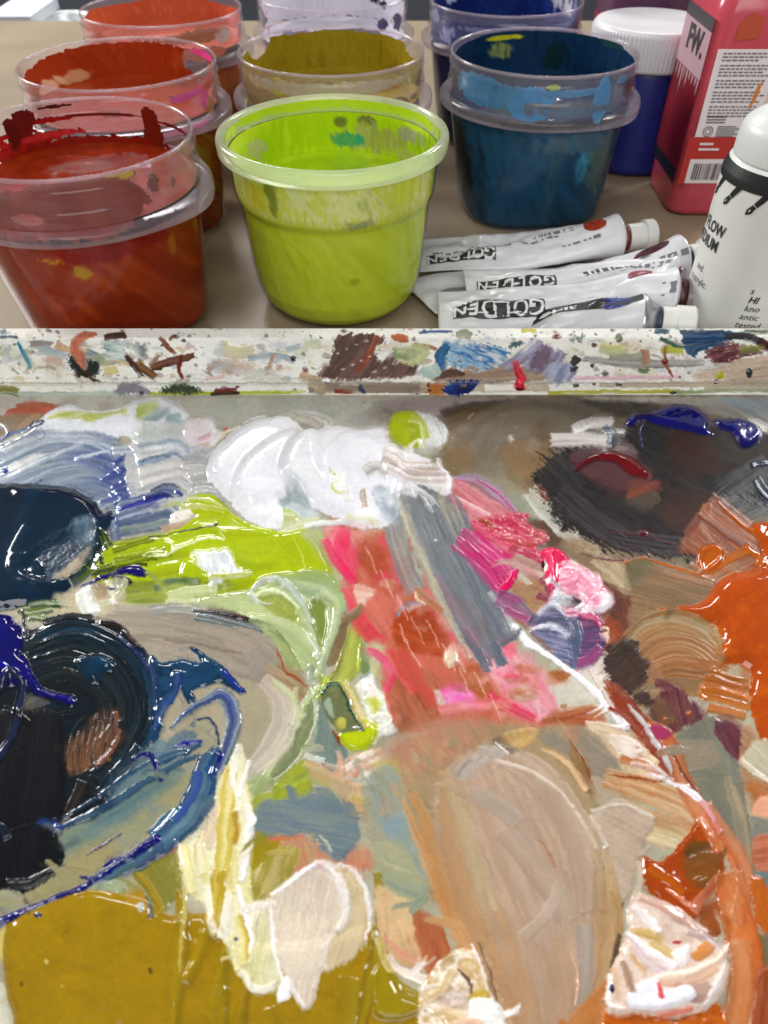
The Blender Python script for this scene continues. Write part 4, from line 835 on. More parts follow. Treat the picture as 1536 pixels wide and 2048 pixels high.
B('745,1700 800,1690 850,1770 850,1812 800,1790 760,1765', 'b0ac8c a4a484 94a090', h=.05, soft=6, ang=25, an=(60, 4), gloss=.42)
S('770,1765 815,1785 855,1800', 5, '808c7c 94a088', h=.06, dry=.3, gloss=.4)
new('beige_paint_fan', 'orange and peach bristle band along the left side of the beige fan')
S('818,1590 846,1660 888,1760 930,1860 980,1960 1030,2080 1050,2150', '16,26,30,28,26,28,28', 'c09060 cc925a bc8c5c c88650 d4a474', h=.25, ridge=.3, streak=.6, gloss=.5, dry0=.4)
S('890,1720 920,1790 962,1862', 4, 'e0a080 ecb898', h=.3)
S('960,1880 1000,1960 1045,2070', 19, 'bc6c3c c88450 c47844', h=.2, ridge=.35, streak=.5, gloss=.55, dry0=.3)
L('950,1795 975,1850 990,1886', '1,2.2,1.4', 'ead8c8', h=.5)
L('920,1840 950,1900 970,1960', '1,2,1.4', 'e8c8b0', h=.5)
new('beige_paint_fan', 'smooth pinkish beige main swath of the fan, widening to the bottom of the photo')
B('868,1590 900,1530 960,1495 1050,1500 1110,1560 1160,1640 1190,1720 1225,1780 1235,1850 1222,1960 1215,2100 1040,2160 1000,2000 940,1860 880,1720', 'b69c88 ac927e bca490 b0947e', h=.2, soft=9, ang=65, an=(140, 6), ridge=.1, gloss=.5)
S('920,1540 955,1640 1000,1750 1045,1870 1080,2000 1100,2150', '44,84,104,104,100,96', 'b49a88 b09480 baa290 b0947e bda48c b09478 b89470 b48c64', h=.15, ridge=.1, streak=.4, bw=7, gloss=.55, end='b0967e a88c74 b49a82 a88a70 b4947a a88668 b08860 a87c54', dry0=.35, rag0=30)
S('900,1560 925,1650 960,1760 980,1830', 16, 'b4a480 c0ac8c ac9c78', h=.15, ridge=.3, streak=.6, dry=.4, dry0=.4, gloss=.45)
S('985,1500 1060,1542 1120,1612 1165,1710 1185,1830', '16,32,38,40,30', 'b49e88 bca892 aa9280 b69e88', h=.3, ridge=.12, streak=.4, bw=6, gloss=.58)
S('985,1522 1060,1545 1110,1580 1150,1620', 4, 'e0d4ca c8b8a8', h=.35, dry=.3, gloss=.6)
S('1070,1556 1120,1590 1160,1640 1192,1700', 4, 'd0c0b2 bcaa98', h=.3, dry=.25, gloss=.6)
S('940,1590 990,1610 1040,1650', 18, 'b4a69a a8988a', h=.1, dry=.5, dry0=.4, gloss=.45)
S('1010,1660 1075,1740 1120,1800 1135,1850', 26, 'ac9886 b4a090 a48e7c', h=.15, ridge=.3, dry=.45, gloss=.45, rag=26)
S('1045,1875 1085,1838 1112,1796 1122,1764', 12, 'c0b0a0 b4a292', h=.15, dry=.35, dry0=.5, gloss=.45)
L('1080,1680 1098,1710 1112,1735', .9, 'a0603c', h=.1)
B('905,1545 935,1518 975,1492 1000,1496 1010,1512 970,1530 930,1562', 'a89c90 b8aca0 988c80', h=.15, ang=-55, an=(26, 4), ridge=.5, gloss=.55)
B('984,1485 1000,1474 1036,1496 1032,1505 1014,1509', '7a6a5c 84745e', h=-.1, soft=3)
L('990,1486 1004,1499 1017,1510', '1,2.2,1.4', 'ece6e6', h=.5)
B('1004,1474 1034,1457 1066,1454 1076,1468 1064,1487 1034,1498', 'b8965c c0a06c c8ac78', h=.35, gloss=.5, ang=-15)
B('1076,1476 1150,1458 1206,1490 1246,1548 1205,1562 1150,1522', '968a78 8c8474 a0907c', h=.1, soft=6, ang=40, an=(60, 5), gloss=.42)
B('1138,1483 1160,1510 1181,1550 1193,1589 1174,1585 1160,1552 1140,1512', '8a6844 947450 a08058', h=.1, ang=62, an=(50, 3), gloss=.55)
L('1138,1481 1165,1514 1183,1560 1194,1590', '1,1.8,2,1.4', '8c4418', h=.4)
S('1082,1498 1120,1518 1155,1553 1174,1586', '3,6,8,6', 'b88c60 e0b890 ecc8a0 c89c70', h=.5, ridge=.25, gloss=.6)
B('1180,1560 1215,1560 1245,1600 1262,1640 1215,1640', 'ac9c86 b4a48c', h=.08, soft=5, ang=50)
_rg = random.Random(31)
for _k in range(70):
    q = _rg.random(); ax_, ay_ = (1 - q) ** 2 * 770 + 2 * q * (1 - q) * 800 + q * q * 1150, (1 - q) ** 2 * 1640 + 2 * q * (1 - q) * 1440 + q * q * 1462
    dx_, dy_ = _rg.uniform(-.75, -.3), -1; l_ = _rg.uniform(16, 46); ax_ += _rg.uniform(-14, 22); ay_ += _rg.uniform(0, 30)
    c_ = _rg.choice(['9c8a6c a89070', 'b08468 bc8468', '8f8468 a09478', 'b89470 c8a080', 'a8a080 b0a488'])
    S('%f,%f %f,%f' % (ax_, ay_, ax_ + dx_ * l_, ay_ + dy_ * l_), '%f,%f' % (_rg.uniform(3, 8), 1.5), c_, h=.08, ridge=.15, dry=.55, dry0=.3, alpha=.7, gloss=.5, soft=3)
for p_, w_, c_ in (('905,1720 945,1840 990,1960 1010,2090', 22, 'b48860 c09468 ac8058'), ('1010,1900 1040,1980 1060,2100', 30, 'ac8460 b88c64 a47c58'), ('1100,1880 1120,1980 1110,2100', 26, 'a88462 b48e6c 9c7c5c')):
    S(p_, w_, c_, h=.15, ridge=.15, dry=.4, dry0=.55, alpha=.7, soft=6, gloss=.5, smear=.5)
new('paint_stroke', 'cream and orange bristle stroke at the right of the beige fan')
S('1212,1556 1285,1577 1350,1606 1395,1640', '18,25,25,18', 'd8b48c c48c5c dcb48c b87848 d8b898 c08450', h=.3, ridge=.5, streak=.4, gloss=.55)
S('1280,1648 1335,1664 1385,1684', 32, 'b87c50 c89468 b88c60 cca878 d8c49c e0cca4 d4bc90', h=.4, ridge=.55, streak=.3, gloss=.5, rag=12)
L('1216,1551 1260,1556 1300,1561 1322,1563', '1,2,2.4,1.4', 'a04418', h=.5)
new('beige_paint_fan', 'pale beige side lobe at the right of the beige fan with a white upper edge')
B('1186,1628 1250,1600 1311,1638 1293,1676 1284,1718 1270,1740 1262,1790 1240,1800 1222,1760 1208,1718 1206,1690', 'b4a08c bca896 a89480', h=.3, ang=28, an=(70, 4), ridge=.3, gloss=.5)
S('1180,1622 1245,1612 1311,1640', 4, 'dcd0c8 c4b4a4', h=.4)
S('1178,1632 1200,1668 1214,1700', 4, 'd0c2b4', h=.35, dry=.25)
S('1275,1725 1282,1760 1268,1800', 6, 'dccabc c8b4a0', h=.35)
new('brushed_paint', 'tan and grey upright brush marks at the bottom, right of the beige fan')
S('1200,1700 1212,1800 1204,1920 1176,2060 1170,2150', '14,30,34,30,30', 'b08c64 c0a074 a88460 bc9a70 a08468', h=.2, ridge=.25, streak=.6, gloss=.45, dry0=.4)
S('1166,1850 1172,1920 1164,2020', 15, '9c948c a89c90 948c88', h=.12, ridge=.25, dry=.3, dry0=.3, gloss=.45)
L('1143,1908 1155,1960 1150,2012', '1,2.4,1.4', 'dcb094', h=.5)
B('1100,2150 1130,2050 1182,1990 1217,1958 1220,2010 1196,2090 1190,2160', 'b87848 c08050 ac6c40', h=.15, ang=-55, an=(60, 5), gloss=.5)
L('1247,1806 1238,1860 1230,1910 1217,1952', '2,4,5,3', '5c4a38', h=.2, gloss=.5)
S('1228,1780 1240,1830 1232,1870', 8, 'b89468 a88458', h=.2)
# ---- orange hollow
new('orange_paint_pool', 'wet dark orange pool with a brown inset right of the cream bristle stroke')
B('1284,1712 1326,1722 1376,1668 1398,1638 1430,1676 1448,1730 1436,1764 1414,1800 1392,1838 1360,1832 1318,1802 1292,1772', 'b04c14 a84810 bc5820', h=1.0, gloss=1, lump=1.0, ls=22)
B('1366,1722 1384,1684 1432,1700 1440,1732 1412,1782 1374,1762', '6c4a28 7c5028 945428', h=.1, soft=4, ang=-25, an=(40, 4), ridge=.4, gloss=.85)
L('1330,1782 1365,1806 1392,1832', '3,5,3', 'd88468', h=.6)
S('1296,1735 1330,1760 1370,1790', 9, 'b85820 c87038', h=.5, gloss=1)
new('coral_paint_pull', 'long coral orange pull of paint curving down along the right side')
S('1296,1448 1330,1475 1346,1512 1366,1562 1392,1612 1422,1662 1448,1712', '8,18,20,18,18,17,16', 'bc6438 c87044 d08458 b85c3c', h=.7, ridge=.25, gloss=.9)
B('1298,1452 1320,1454 1340,1466 1326,1482 1305,1472', 'a03860 b04868', h=.2, soft=4, gloss=.95)
L('1346,1512 1370,1554 1390,1588', 2.4, '7c3c24', h=-.4)
L('1256,1412 1285,1444 1305,1480 1330,1520 1344,1545', '2,5,6,5,2.4', 'bcb8b8 cac6c8', h=.9)
L('1290,1520 1310,1535 1345,1560', 2, 'd8d4d8', h=.4)
L('1332,1564 1368,1580 1395,1600 1416,1616', '2,6,7,4', 'dcd4dc e8e4ec', h=.9)
L('1300,1548 1330,1560 1345,1568', '2,4,2', 'e0d8dc', h=.6)
S('1410,1612 1445,1672 1478,1722 1490,1770 1470,1850', '13,20,20,18,18', 'cc7850 d88c68 c0643c d08060', h=.6, ridge=.3, gloss=.85)
S('1400,1605 1425,1640 1440,1670', 6, 'c86870 d89088', h=.4, gloss=.9)
S('1384,1822 1410,1790 1444,1752', 11, 'c88068 b86850 d09078', h=.4, gloss=.9)
B('1398,1822 1440,1796 1458,1840 1434,1874 1406,1856', '94502c a05834', h=.2, gloss=.85)
B('1500,1760 1522,1755 1540,1780 1600,1800 1700,1850 1700,1900 1530,1870 1505,1805', 'b8602c c87038', h=.6, gloss=.9, ang=80)
B('1496,1850 1530,1870 1700,1900 1700,1990 1540,1950 1500,1930', '6c6450 7c7054 5c5c50', h=.1, gloss=.6)
S('1478,1744 1500,1830 1520,1930 1530,2000', '5,6,6,4', 'd08458 c87448', h=.6, gloss=.85)
S('1446,1750 1476,1850 1494,1950 1480,2060 1470,2150', '22,32,36,40,42', 'c86838 d0703c d8804c c06434', h=.7, ridge=.2, gloss=.8)
B('1516,1945 1570,1930 1710,1950 1710,2190 1490,2190 1506,2010', 'a85830 9c5034 b4643c', h=.4, ang=100, gloss=.6)
B('1200,2150 1206,2030 1260,2015 1350,2040 1440,2010 1450,2190 1210,2190', 'c05c24 c86c34 b85420', h=.6, gloss=.95, lump=.8, ls=14)
new('white_paint_crumple', 'thick crumpled white, ochre and pink paint ridge at the lower right')
B('1214,1965 1224,1930 1240,1900 1254,1850 1258,1815 1280,1788 1330,1808 1402,1856 1442,1895 1457,1935 1442,1990 1402,2022 1350,2036 1280,2030 1216,2028', 'd8beac e0cec2 ccae98', h=1.5, lump=1.4, ls=110, bevel=14, gloss=.95, rough=5, mix=.7)
K = dict(gloss=.95, smear=.35, streak=.3)
S('1279,1795 1340,1828 1414,1874', '9,14,11', 'ecdcd4 d8b4a8 c89c8c b88878', h=.6, ridge=.3, **K)
S('1372,1866 1410,1878 1434,1888', 9, 'b8a4a4 ccb8b4 a89494', h=.3, **K)
S('1264,1812 1290,1842 1314,1874', '5,9,8', 'f4f2f6 e0d8d8', h=.9, **K)
S('1258,1866 1290,1872 1322,1888', 9, 'd8b878 c8a458 b89048', h=.2, **K)
S('1294,1893 1325,1906 1348,1926', '6,10,8', 'c8a458 dcc080 c09848', h=.3, **K)
S('1250,1868 1290,1906 1348,1940', '5,8,9', 'e4e4ee f6f6fa d0c0cc', h=.9, **K)
S('1260,1896 1295,1932 1328,1950', 7, 'c8b0b8 dcccd0 b89ca0', h=.4, **K)
S('1254,1912 1272,1934 1290,1948', 6, 'c8a070 d8b890', h=.2, **K)
B('1338,1910 1370,1894 1376,1912 1366,1934 1348,1936', 'f4f0ee e4dcdc', h=.7, gloss=.95)
D(1350, 1889, 9, 3.5, 'b83c40', h=.2)
B('1378,1914 1412,1886 1428,1902 1396,1926', 'cc8850 d89864', h=.4, gloss=.93)
S('1410,1878 1432,1896 1446,1914', 5, 'c8bccc e0d8e0', h=.6, **K)
S('1312,1966 1372,1962 1434,1936', '9,13,9', 'e8ccb8 dcb498 d0a080', h=.5, ridge=.2, **K)
S('1345,1980 1392,1990 1425,1972', '14,20,14', 'c0a090 b09084 a08074', h=.2, lump=.3, **K)
S('1283,1970 1325,1957 1378,1948 1432,1922 1458,1888', '4,7,6,5,3', 'faf0e6 e8c8b0', h=1.0, **K)
B('1256,1990 1298,1960 1330,1984 1366,1974 1388,1994 1345,2018 1282,2024 1254,2014', 'f2f2f8 dedee8 ececf2', h=1.0, lump=.6, ls=40, bevel=8, gloss=.96)
S('1240,1926 1256,1960 1262,1994', '5,9,7', 'c8a890 8c6c58 b08c70', h=.3, **K)
S('1226,1938 1231,1975 1228,2006', 9, 'e4c8b0 d0a888 dcbca0', h=.5, **K)
L('1218,1950 1213,1985 1216,2014 1246,2020', '2,3.4,3.4,3', 'f0ece8', h=.8)
S('1449,1930 1433,1975 1402,2020', '3,9,5', 'ecece8 c4c4c4 dcdcda', h=.8, **K)
L('1312,1972 1318,1998', '4,5', 'e05858', h=.4)
S('1312,2032 1350,2028 1382,2018', 5, 'e86858 e88878', h=.5)
D(1220, 1981, 4.5, 10, '241c58', h=.3)
for k in range(6): D(1290 + k * 23, 2034 + (k * 7) % 9, 6, 3, 'e8a088 d87050', h=.6)
# ---- left: swirl and blues
new('blue_black_swirl', 'blue black swirl of circular brush ridges left of the taupe swath')
B('-180,1262 60,1258 90,1242 130,1234 190,1239 250,1262 276,1300 302,1330 314,1372 316,1422 300,1472 260,1522 230,1562 200,1622 150,1642 -180,1642', '10202a 0c141a 14242e', h=.25, bevel=14, gloss=.88, ang=-10)
for p, w, c in (('55,1290 140,1258 225,1282 285,1345 302,1425 272,1508 200,1592', 15, '183046 0c161e 205070 0a1016 1c4058'),
                ('55,1312 145,1286 212,1312 258,1370 268,1438 238,1508 188,1560', 17, '0e1418 1c3440 0c1216 1c323c 10181c'),
                ('58,1338 135,1318 192,1342 232,1395 236,1450 210,1490', 17, '161c1e 26343a 0e1214 1e2a2e'),
                ('66,1366 128,1350 176,1372 206,1412 206,1446', 13, '12181a 222c30 0e1214'),
                ('240,1268 290,1320 314,1390 308,1450', 11, '101824 1c3064 14304a')):
    S(p, w, c, h=.5, ridge=.5, streak=.5, bw=2.4, gloss=.9, dry=.1)
S('200,1245 240,1254 278,1296', 6, '1c1410 281c18', h=.4, gloss=.9)
S('205,1600 240,1550 285,1495', 13, '2c3c4c 1c2830 405468', h=.3, ridge=.4, streak=.5, gloss=.85)
S('90,1246 140,1234 190,1240', 8, '1c1c20 303438 0c0c10', h=.5, ridge=.8, dry=.2, gloss=.95)
new('paint_scratches', 'orange brown dry scratch marks inside the blue black swirl')
B('129,1502 165,1460 202,1420 238,1424 244,1466 222,1512 186,1537 140,1554 129,1536', '4c3424 7c4c30 2c2420 94603c', h=-.1, soft=9, alpha=.9, ang=98, an=(40, 3), ridge=.5, gloss=.7)
for k in range(7):
    x = 138 + k * 13
    S('%d,%d %d,%d %d,%d' % (x + 8, 1470 - k * 5, x + 2, 1505 - k * 2, x + 3, 1545 - k * 3), 4, 'a86c40 4c3828 b8784c', h=.15, dry0=.6, ridge=.4, gloss=.65)
S('232,1426 238,1464 224,1505 190,1534', 5, 'b46844 8c5c50 70606c', h=.4, ridge=.4, gloss=.85)
new('navy_drop', 'small glossy teal navy drop sitting on the blue black swirl')
B('152,1326 170,1318 205,1315 226,1325 229,1341 206,1350 201,1366 185,1369 164,1350', '10344c 0e2e44 14405a', h=1.6, bevel=11, gloss=1)
new('ultramarine_run', 'bright ultramarine run with a round bead end at the left edge')
B('-180,1232 5,1230 25,1244 42,1259 48,1286 41,1306 58,1326 70,1356 90,1384 110,1392 96,1399 60,1381 30,1372 -180,1392', '080670 06045c 0a087c', h=1.5, bevel=14, gloss=1, lump=.4, ls=40)
L('82,1386 110,1394 132,1400 142,1402', '5,5,9,11', '0a0878', h=1.8, gloss=1)
L('45,1224 50,1270 56,1318', '3,4,2', '343c3c', h=.6)
L('-60,1330 0,1333 25,1340', '6,5,2', '1a1a98', h=.5, gloss=1)
new('paint_smear', 'small translucent grey tan window between the ultramarine run and the black patch')
B('47,1394 75,1394 101,1405 76,1421 51,1427', '5c584c 484840 6c685c', h=.05, soft=4, ang=-20, gloss=.5)
new('black_paint_patch', 'black blue patch of upright brush marks at the lower left edge')
B('-180,1436 20,1420 60,1419 110,1420 131,1462 130,1542 136,1602 125,1640 118,1680 130,1702 121,1732 95,1761 50,1784 10,1777 -180,1764', '0c0e12 12141a 090a0e 0e1822', h=.15, bevel=16, ang=96, an=(80, 5), ridge=.08, gloss=.82)
S('140,1625 156,1590 166,1562', 10, '2a1a14 34221a', h=.2, gloss=.7)
S('180,1552 186,1578 190,1596', 8, '181c1e', h=.2, gloss=.8)
S('110,1740 60,1764 10,1768', 9, '101216 1c2024', h=.4, ridge=.6, dry=.3)
S('-40,1660 0,1655 14,1680', 9, '14283c 0e1c2c', h=.3, dry=.3)
L('-40,1563 20,1482 38,1422 45,1372 25,1350 4,1376 -40,1420', '5,7,8,8,7,5,4', '1c2440 262e50', h=1.2, gloss=.95)
S('115,1640 110,1660 104,1668', 6, '28345c', h=.3)
L('100,1738 120,1732 132,1728', 1.6, '20242c', h=.3)
new('blue_paint_smear', 'deep blue smear with a pointed spike right of the blue black swirl')
B('300,1312 326,1326 360,1320 396,1326 396,1312 377,1296 390,1297 420,1315 456,1345 494,1384 472,1380 440,1367 410,1376 387,1381 392,1402 376,1407 360,1377 346,1392 331,1421 322,1470 300,1484 313,1402', '1c3f5c 22486c 16304a 28507c', h=.9, bevel=9, gloss=.97, lump=.9, ls=14)
S('445,1343 470,1368 488,1386', 6, '1c2894 2c3ca0', h=.4, gloss=.97)
S('356,1350 345,1390 322,1425 310,1462', '9,10,9,6', '243c8c 4c68a0 1c3468', h=.5, ridge=.4, gloss=.97)
S('305,1320 312,1370 312,1430', 6, '1c2c50 34507c', h=.5, ridge=.4, gloss=.97)
S('392,1402 376,1424 340,1458', 2, '3c5068', h=.4)
new('blue_film', 'thin translucent blue grey film between the blue smear and the blue loop')
B('320,1500 345,1478 380,1450 391,1436 393,1482 370,1502 330,1518 300,1530', '5a7080 687c88 4c6070', h=.08, soft=5, ang=-35, gloss=.85)
B('215,1590 290,1500 330,1480 325,1510 260,1570', '5c7480 70868c', h=.05, soft=6, ang=-45, an=(40, 5), dry=.4, gloss=.6)
new('blue_paint_loop', 'glossy blue loop of paint that hooks over and runs down to the ochre puddle')
S('345,1456 370,1430 410,1405 440,1391 460,1408 467,1445 457,1490 441,1530 428,1560', '3,6,8,14,18,16,14,12,10', '24486c 8c9cb0 1c2c8c 28406c a0acbc', h=1.1, ridge=.4, streak=.25, gloss=.97)
B('392,1441 415,1434 433,1470 430,1506 404,1490', 'a29c80 949480', h=-.7, soft=3, gloss=.5)
L('396,1438 420,1438 436,1470 434,1512', 2.4, '2c3c60 24345c', h=.7)
L('430,1510 438,1520 440,1512', 6, '14148c', h=.7)
new('blue_paint_streaks', 'narrow blue streaks of paint fanning left from the blue loop')
S('112,1662 200,1621 290,1566 350,1531 402,1510', '5,8,7,6,5', '2c4c6c 385878 1c3c5c', h=.6, ridge=.3, gloss=.97)
S('128,1636 200,1592 250,1556 330,1511 388,1498', '2,3,4,4,3', '2c4a68 3c5c7c', h=.5, gloss=.97)
L('318,1528 345,1517 372,1510 385,1498 400,1490', 4, '2c4c70', h=.6)
L('222,1545 224,1560 220,1572', 1.2, '2c4a68', h=.3)
D(118, 1655, 10, 7, '2c4498', h=.5)
new('ultramarine_hook', 'small ultramarine hook of paint lying across the blue streaks')
L('270,1521 285,1513 302,1511 310,1525 316,1545 322,1560', '3,4.4,5,4,3.6,4.4', '0e0a6c', h=1.2)
L('352,1494 375,1486 402,1484', '2,4,3', '1a1a90', h=.6)
L('436,1508 440,1516 434,1524', 6, '14148c', h=.6)
# ---- lower left
new('paint_patch', 'olive green patch above the ochre puddle, left of the yellow strokes')
B('-180,1850 26,1838 12,1880 0,1920 -180,1930', 'cabc78 c0b068', h=.05, soft=4)
B('-180,1950 6,1965 20,2020 60,2100 60,2190 -180,2190', 'c8c8b4 d0ccbc', h=.05, soft=4)
B('262,1735 310,1700 352,1688 366,1770 352,1800 322,1824 288,1782', '807c34 8a8440 787430', h=.15, ang=60, an=(50, 4), gloss=.55)
B('300,1702 340,1672 358,1668 357,1700 312,1718', '94685c a07464', h=.1, soft=4)
S('235,1755 275,1780 300,1805', 8, '8c8c58 98945c', h=.1)
S('266,1736 300,1776 324,1826', '5,9,7', 'a88828 b89434 987820', h=.35, ridge=.3, gloss=.75)
new('paint_scrap', 'pale green scrap of paint on the rim of the ochre puddle')
B('168,1782 190,1760 222,1754 252,1774 244,1792 204,1788', '94a080 a4b090', h=.6, lump=.8, ls=9, gloss=.9)
new('ochre_paint_puddle', 'large glossy ochre puddle at the bottom left corner of the photo')
B('8,1875 30,1836 90,1800 160,1780 240,1789 300,1808 345,1832 420,1828 470,1880 520,1890 640,1880 745,1850 775,1900 800,1980 880,2030 900,2190 20,2190 30,2060 8,1962', '9e8018 a48420 98791a', h=1.6, bevel=26, gloss=.95, rough=1.2, mix=.7, lump=.5, ls=70)
D(97, 1927, 5, 5, 'c8bc78', h=.1); D(303, 1946, 3.5, 6, '4c4414', h=.1); D(46, 1973, 4, 5, '6c5c20', h=.1); D(128, 1976, 4, 4, 'b09c40', h=.1); D(137, 1868, 4, 3, '84701c', h=.1)
D(83, 1835, 7, 5, '1c1464', h=.5)
B('250,1790 285,1784 305,1830 270,1828', 'b08c3c a88430', h=0, soft=5, gloss=.9)
L('360,1786 368,1870 360,1950 348,2060', '7,15,17,10', '9e8220 a88c2c', h=1.5, soft=6)
S('372,1765 370,1850 362,1950', '2,5,2', 'd8cc90 c4b050', h=.5, gloss=.95, soft=3)
L('420,1845 400,1912 376,1966', '5,14,7', 'a0841e ac9030', h=1.4, soft=6)
L('455,1890 440,1990 440,2140', '9,19,22', '98801c a48824', h=1.5, soft=7)
L('500,1960 482,2050 478,2170', '7,17,22', '94781a a0841e', h=1.2, soft=7)
S('540,2020 560,2080 570,2160', 16, '947a18 a08424', h=.5, ridge=.1, gloss=.92)
S('755,1745 762,1850 742,1960 716,2080', '7,13,14,12', '8f7818 a08824 7c6810', h=.8, ridge=.2, gloss=.85)
S('700,1960 690,2040 690,2120', 22, 'a08c38 947c1c', h=.4, ridge=.2, gloss=.85, dry0=.3)
L('292,1792 302,1812 306,1836', '2,3,5', '5c6868', h=.6)
D(285, 1818, 9, 10, 'c0c8c4', h=.7); D(339, 1814, 5, 7, '9cac90', h=.5)
B('745,1955 772,1928 800,1962 842,1990 852,2022 800,2042 750,2032', '98841c a08c24', h=.9, gloss=1)
# ---- yellow and white strokes
new('paint_strokes', 'yellow, cream and white upright strokes between the blue loop and the ochre puddle')
B('355,1672 385,1610 440,1550 470,1500 485,1490 495,1560 505,1620 498,1720 512,1800 505,1930 480,1960 455,1900 430,1860 400,1800 375,1780', 'd8d098 e0dcc0 c8b86c', h=.2, ang=96, an=(80, 5), ridge=.25, gloss=.6)
S('412,1575 416,1640 405,1698', 20, 'd8c4b4 ccb49c e4dcb0 d8d0bc', h=.25, ridge=.35, streak=.5)
S('364,1660 378,1730 386,1790', '7,13,9', 'e4e0c0 d4cc84 e8e0a8 e0d898', h=.35, ridge=.4, streak=.4)
S('404,1690 410,1750 400,1808', '9,16,10', 'e4e4cc dcd8a4 e0dcc0 c8c4a0', h=.35, ridge=.4, streak=.4)
L('356,1656 364,1720 368,1735', '1.5,3,1.5', 'ece8e4', h=.5)
S('462,1540 452,1630 448,1710 438,1765', '12,17,17,12', 'c8b048 d8cc7c dcd494 ccb850 c4a838', h=.4, ridge=.4, streak=.4, gloss=.75)
S('440,1742 432,1800 430,1880', '13,14,9', 'a8881c b8982c d0bc60 b08c20', h=.4, ridge=.3, gloss=.85)
S('470,1625 474,1660 468,1690', 6, 'a8801c b89030', h=.3, gloss=.85)
S('478,1700 468,1745 470,1790', 9, 'd8cc80 e0dab0 c8b860', h=.35, ridge=.35)
S('494,1612 502,1650 492,1712 480,1768', '6,11,11,6', 'e8e6ea f0eef2 e0dee0', h=.6, ridge=.2, gloss=.75)
S('478,1490 466,1550 474,1600 476,1626', '4,6,5,5', 'eceae8 e0dccc', h=.5, gloss=.75)
S('500,1520 488,1560 476,1600', 4, 'ecebec', h=.4)
S('412,1775 420,1830 432,1876', 8, 'ece8e0 dcd8cc', h=.4, ridge=.2)
S('456,1788 452,1840 444,1884', 9, 'e8e6e4 dcd8cc f0eef0', h=.5, ridge=.25)
S('478,1830 490,1880 492,1938', 10, 'ccb450 b8941c d8c878 e0d490', h=.35, ridge=.35, streak=.4)
S('464,1868 470,1920 476,1948', 6, 'd8d088 e8e4c0', h=.3)
L('476,1775 490,1830 503,1880 506,1934', '4,5,4,2', 'f0eef0', h=.7)
S('503,1858 514,1822 526,1788', '5,8,4', 'e8e4dc dcd4a4 f0ece8', h=.5)
D(471, 1878, 4, 4, '2c2844', h=.3)
new('blue_paint_run', 'wide glossy blue run of paint descending left from the blue loop')
S('432,1500 414,1535 402,1585 372,1640 318,1690 250,1735 178,1766', '12,22,30,29,24,17,9', '20406a 2c5478 3a6a90 2c4c78 1e3c74', h=1.2, ridge=.25, gloss=1, lump=.6)
S('400,1545 385,1600 350,1645', 8, '2c44a0 4c68a8', h=.4, gloss=1, dry=.3)
S('355,1620 330,1640 300,1670', 9, '4c7490 3c6488', h=.5, gloss=1)
S('120,1700 200,1655 290,1600 350,1560', '3,10,12,6', '3c6478 5c7c84 4c6c7c', h=.05, soft=9, alpha=.6, dry=.35, gloss=.85)
new('ultramarine_line', 'long ultramarine line along the upper edge of the ochre puddle')
L('316,1680 282,1700 240,1729 190,1764 120,1795 60,1820 0,1846 -60,1872', '8,9,7,6.5,7,8,9,9', '070566 090772', h=1.1)
L('172,1710 205,1690 242,1668', '1,2.4,1.2', '3c3464', h=.4)
new('khaki_paint_patch', 'khaki streaked patch above the left white shell stroke')
B('500,1745 535,1720 565,1690 600,1700 590,1740 555,1785 530,1800 508,1800', 'a89848 b8a868 988c3c c4b888', h=.15, ang=105, an=(40, 4), ridge=.3, gloss=.5, fuzz=5)
S('535,1790 552,1750 562,1708', 10, 'c4b888 a89c60', h=.15, dry=.35)
new('white_shell_stroke', 'right hand shell shaped pale beige stroke with a white outer rim')
B('668,1732 700,1740 732,1790 738,1860 728,1902 692,1932 655,1948 638,1932 650,1900 690,1850 695,1790', 'c8b490 ccbc9c bca680', h=.3, ang=100, an=(60, 4), ridge=.3, gloss=.55, fuzz=4)
S('676,1728 712,1748 736,1800 740,1850 730,1888', '3,5,5,4,3', 'eae8ec f0eef2', h=.7)
S('642,1905 645,1930 657,1946', 4, 'e4e0dc', h=.4)
new('white_shell_stroke', 'left hand shell shaped white and beige stroke with a curled white top')
B('490,1946 508,1900 515,1858 530,1802 548,1796 562,1900 566,1962 545,1988 512,1988 491,1968', 'c8c088 d8d4b4 b8b070', h=.3, ang=100, an=(50, 4), ridge=.3, gloss=.6)
S('487,1948 500,1974 525,1984 554,1972', '5,8,8,4', 'e8e4e0 f0eef0', h=.6)
B('538,1802 560,1776 600,1746 635,1721 662,1735 692,1780 697,1830 682,1866 652,1902 641,1962 626,2012 606,2024 588,1992 568,1952 548,1902 538,1852', 'd4c4b4 d8ccb8 c8b8a8 dcd0c8', h=.6, ang=100, an=(90, 4), ridge=.35, gloss=.6)
S('543,1792 570,1770 600,1748 632,1731', '3,6,6,4', 'e8e8ee f0f0f4', h=.6)
S('630,1726 666,1740 690,1790 692,1832 676,1866', '6,11,10,9,4', 'd4d0c4 eeecf0 e0dcd8 f2f0f4', h=1.0, ridge=.3, gloss=.7)
D(640, 1733, 7, 5, 'e0b8bc', h=.2)
S('543,1805 545,1870 556,1932 578,1990', 4, 'eceaee', h=.5)
S('578,1960 595,2002 612,2024', '3,5,3', 'e6e4e6', h=.5)
B('553,1990 575,1958 583,1992 560,2010', 'ecebee', h=.5, gloss=.7)
S('660,1872 648,1920 630,1985', 5, 'e0d8d4 d4c8c0', h=.3, dry=.3)
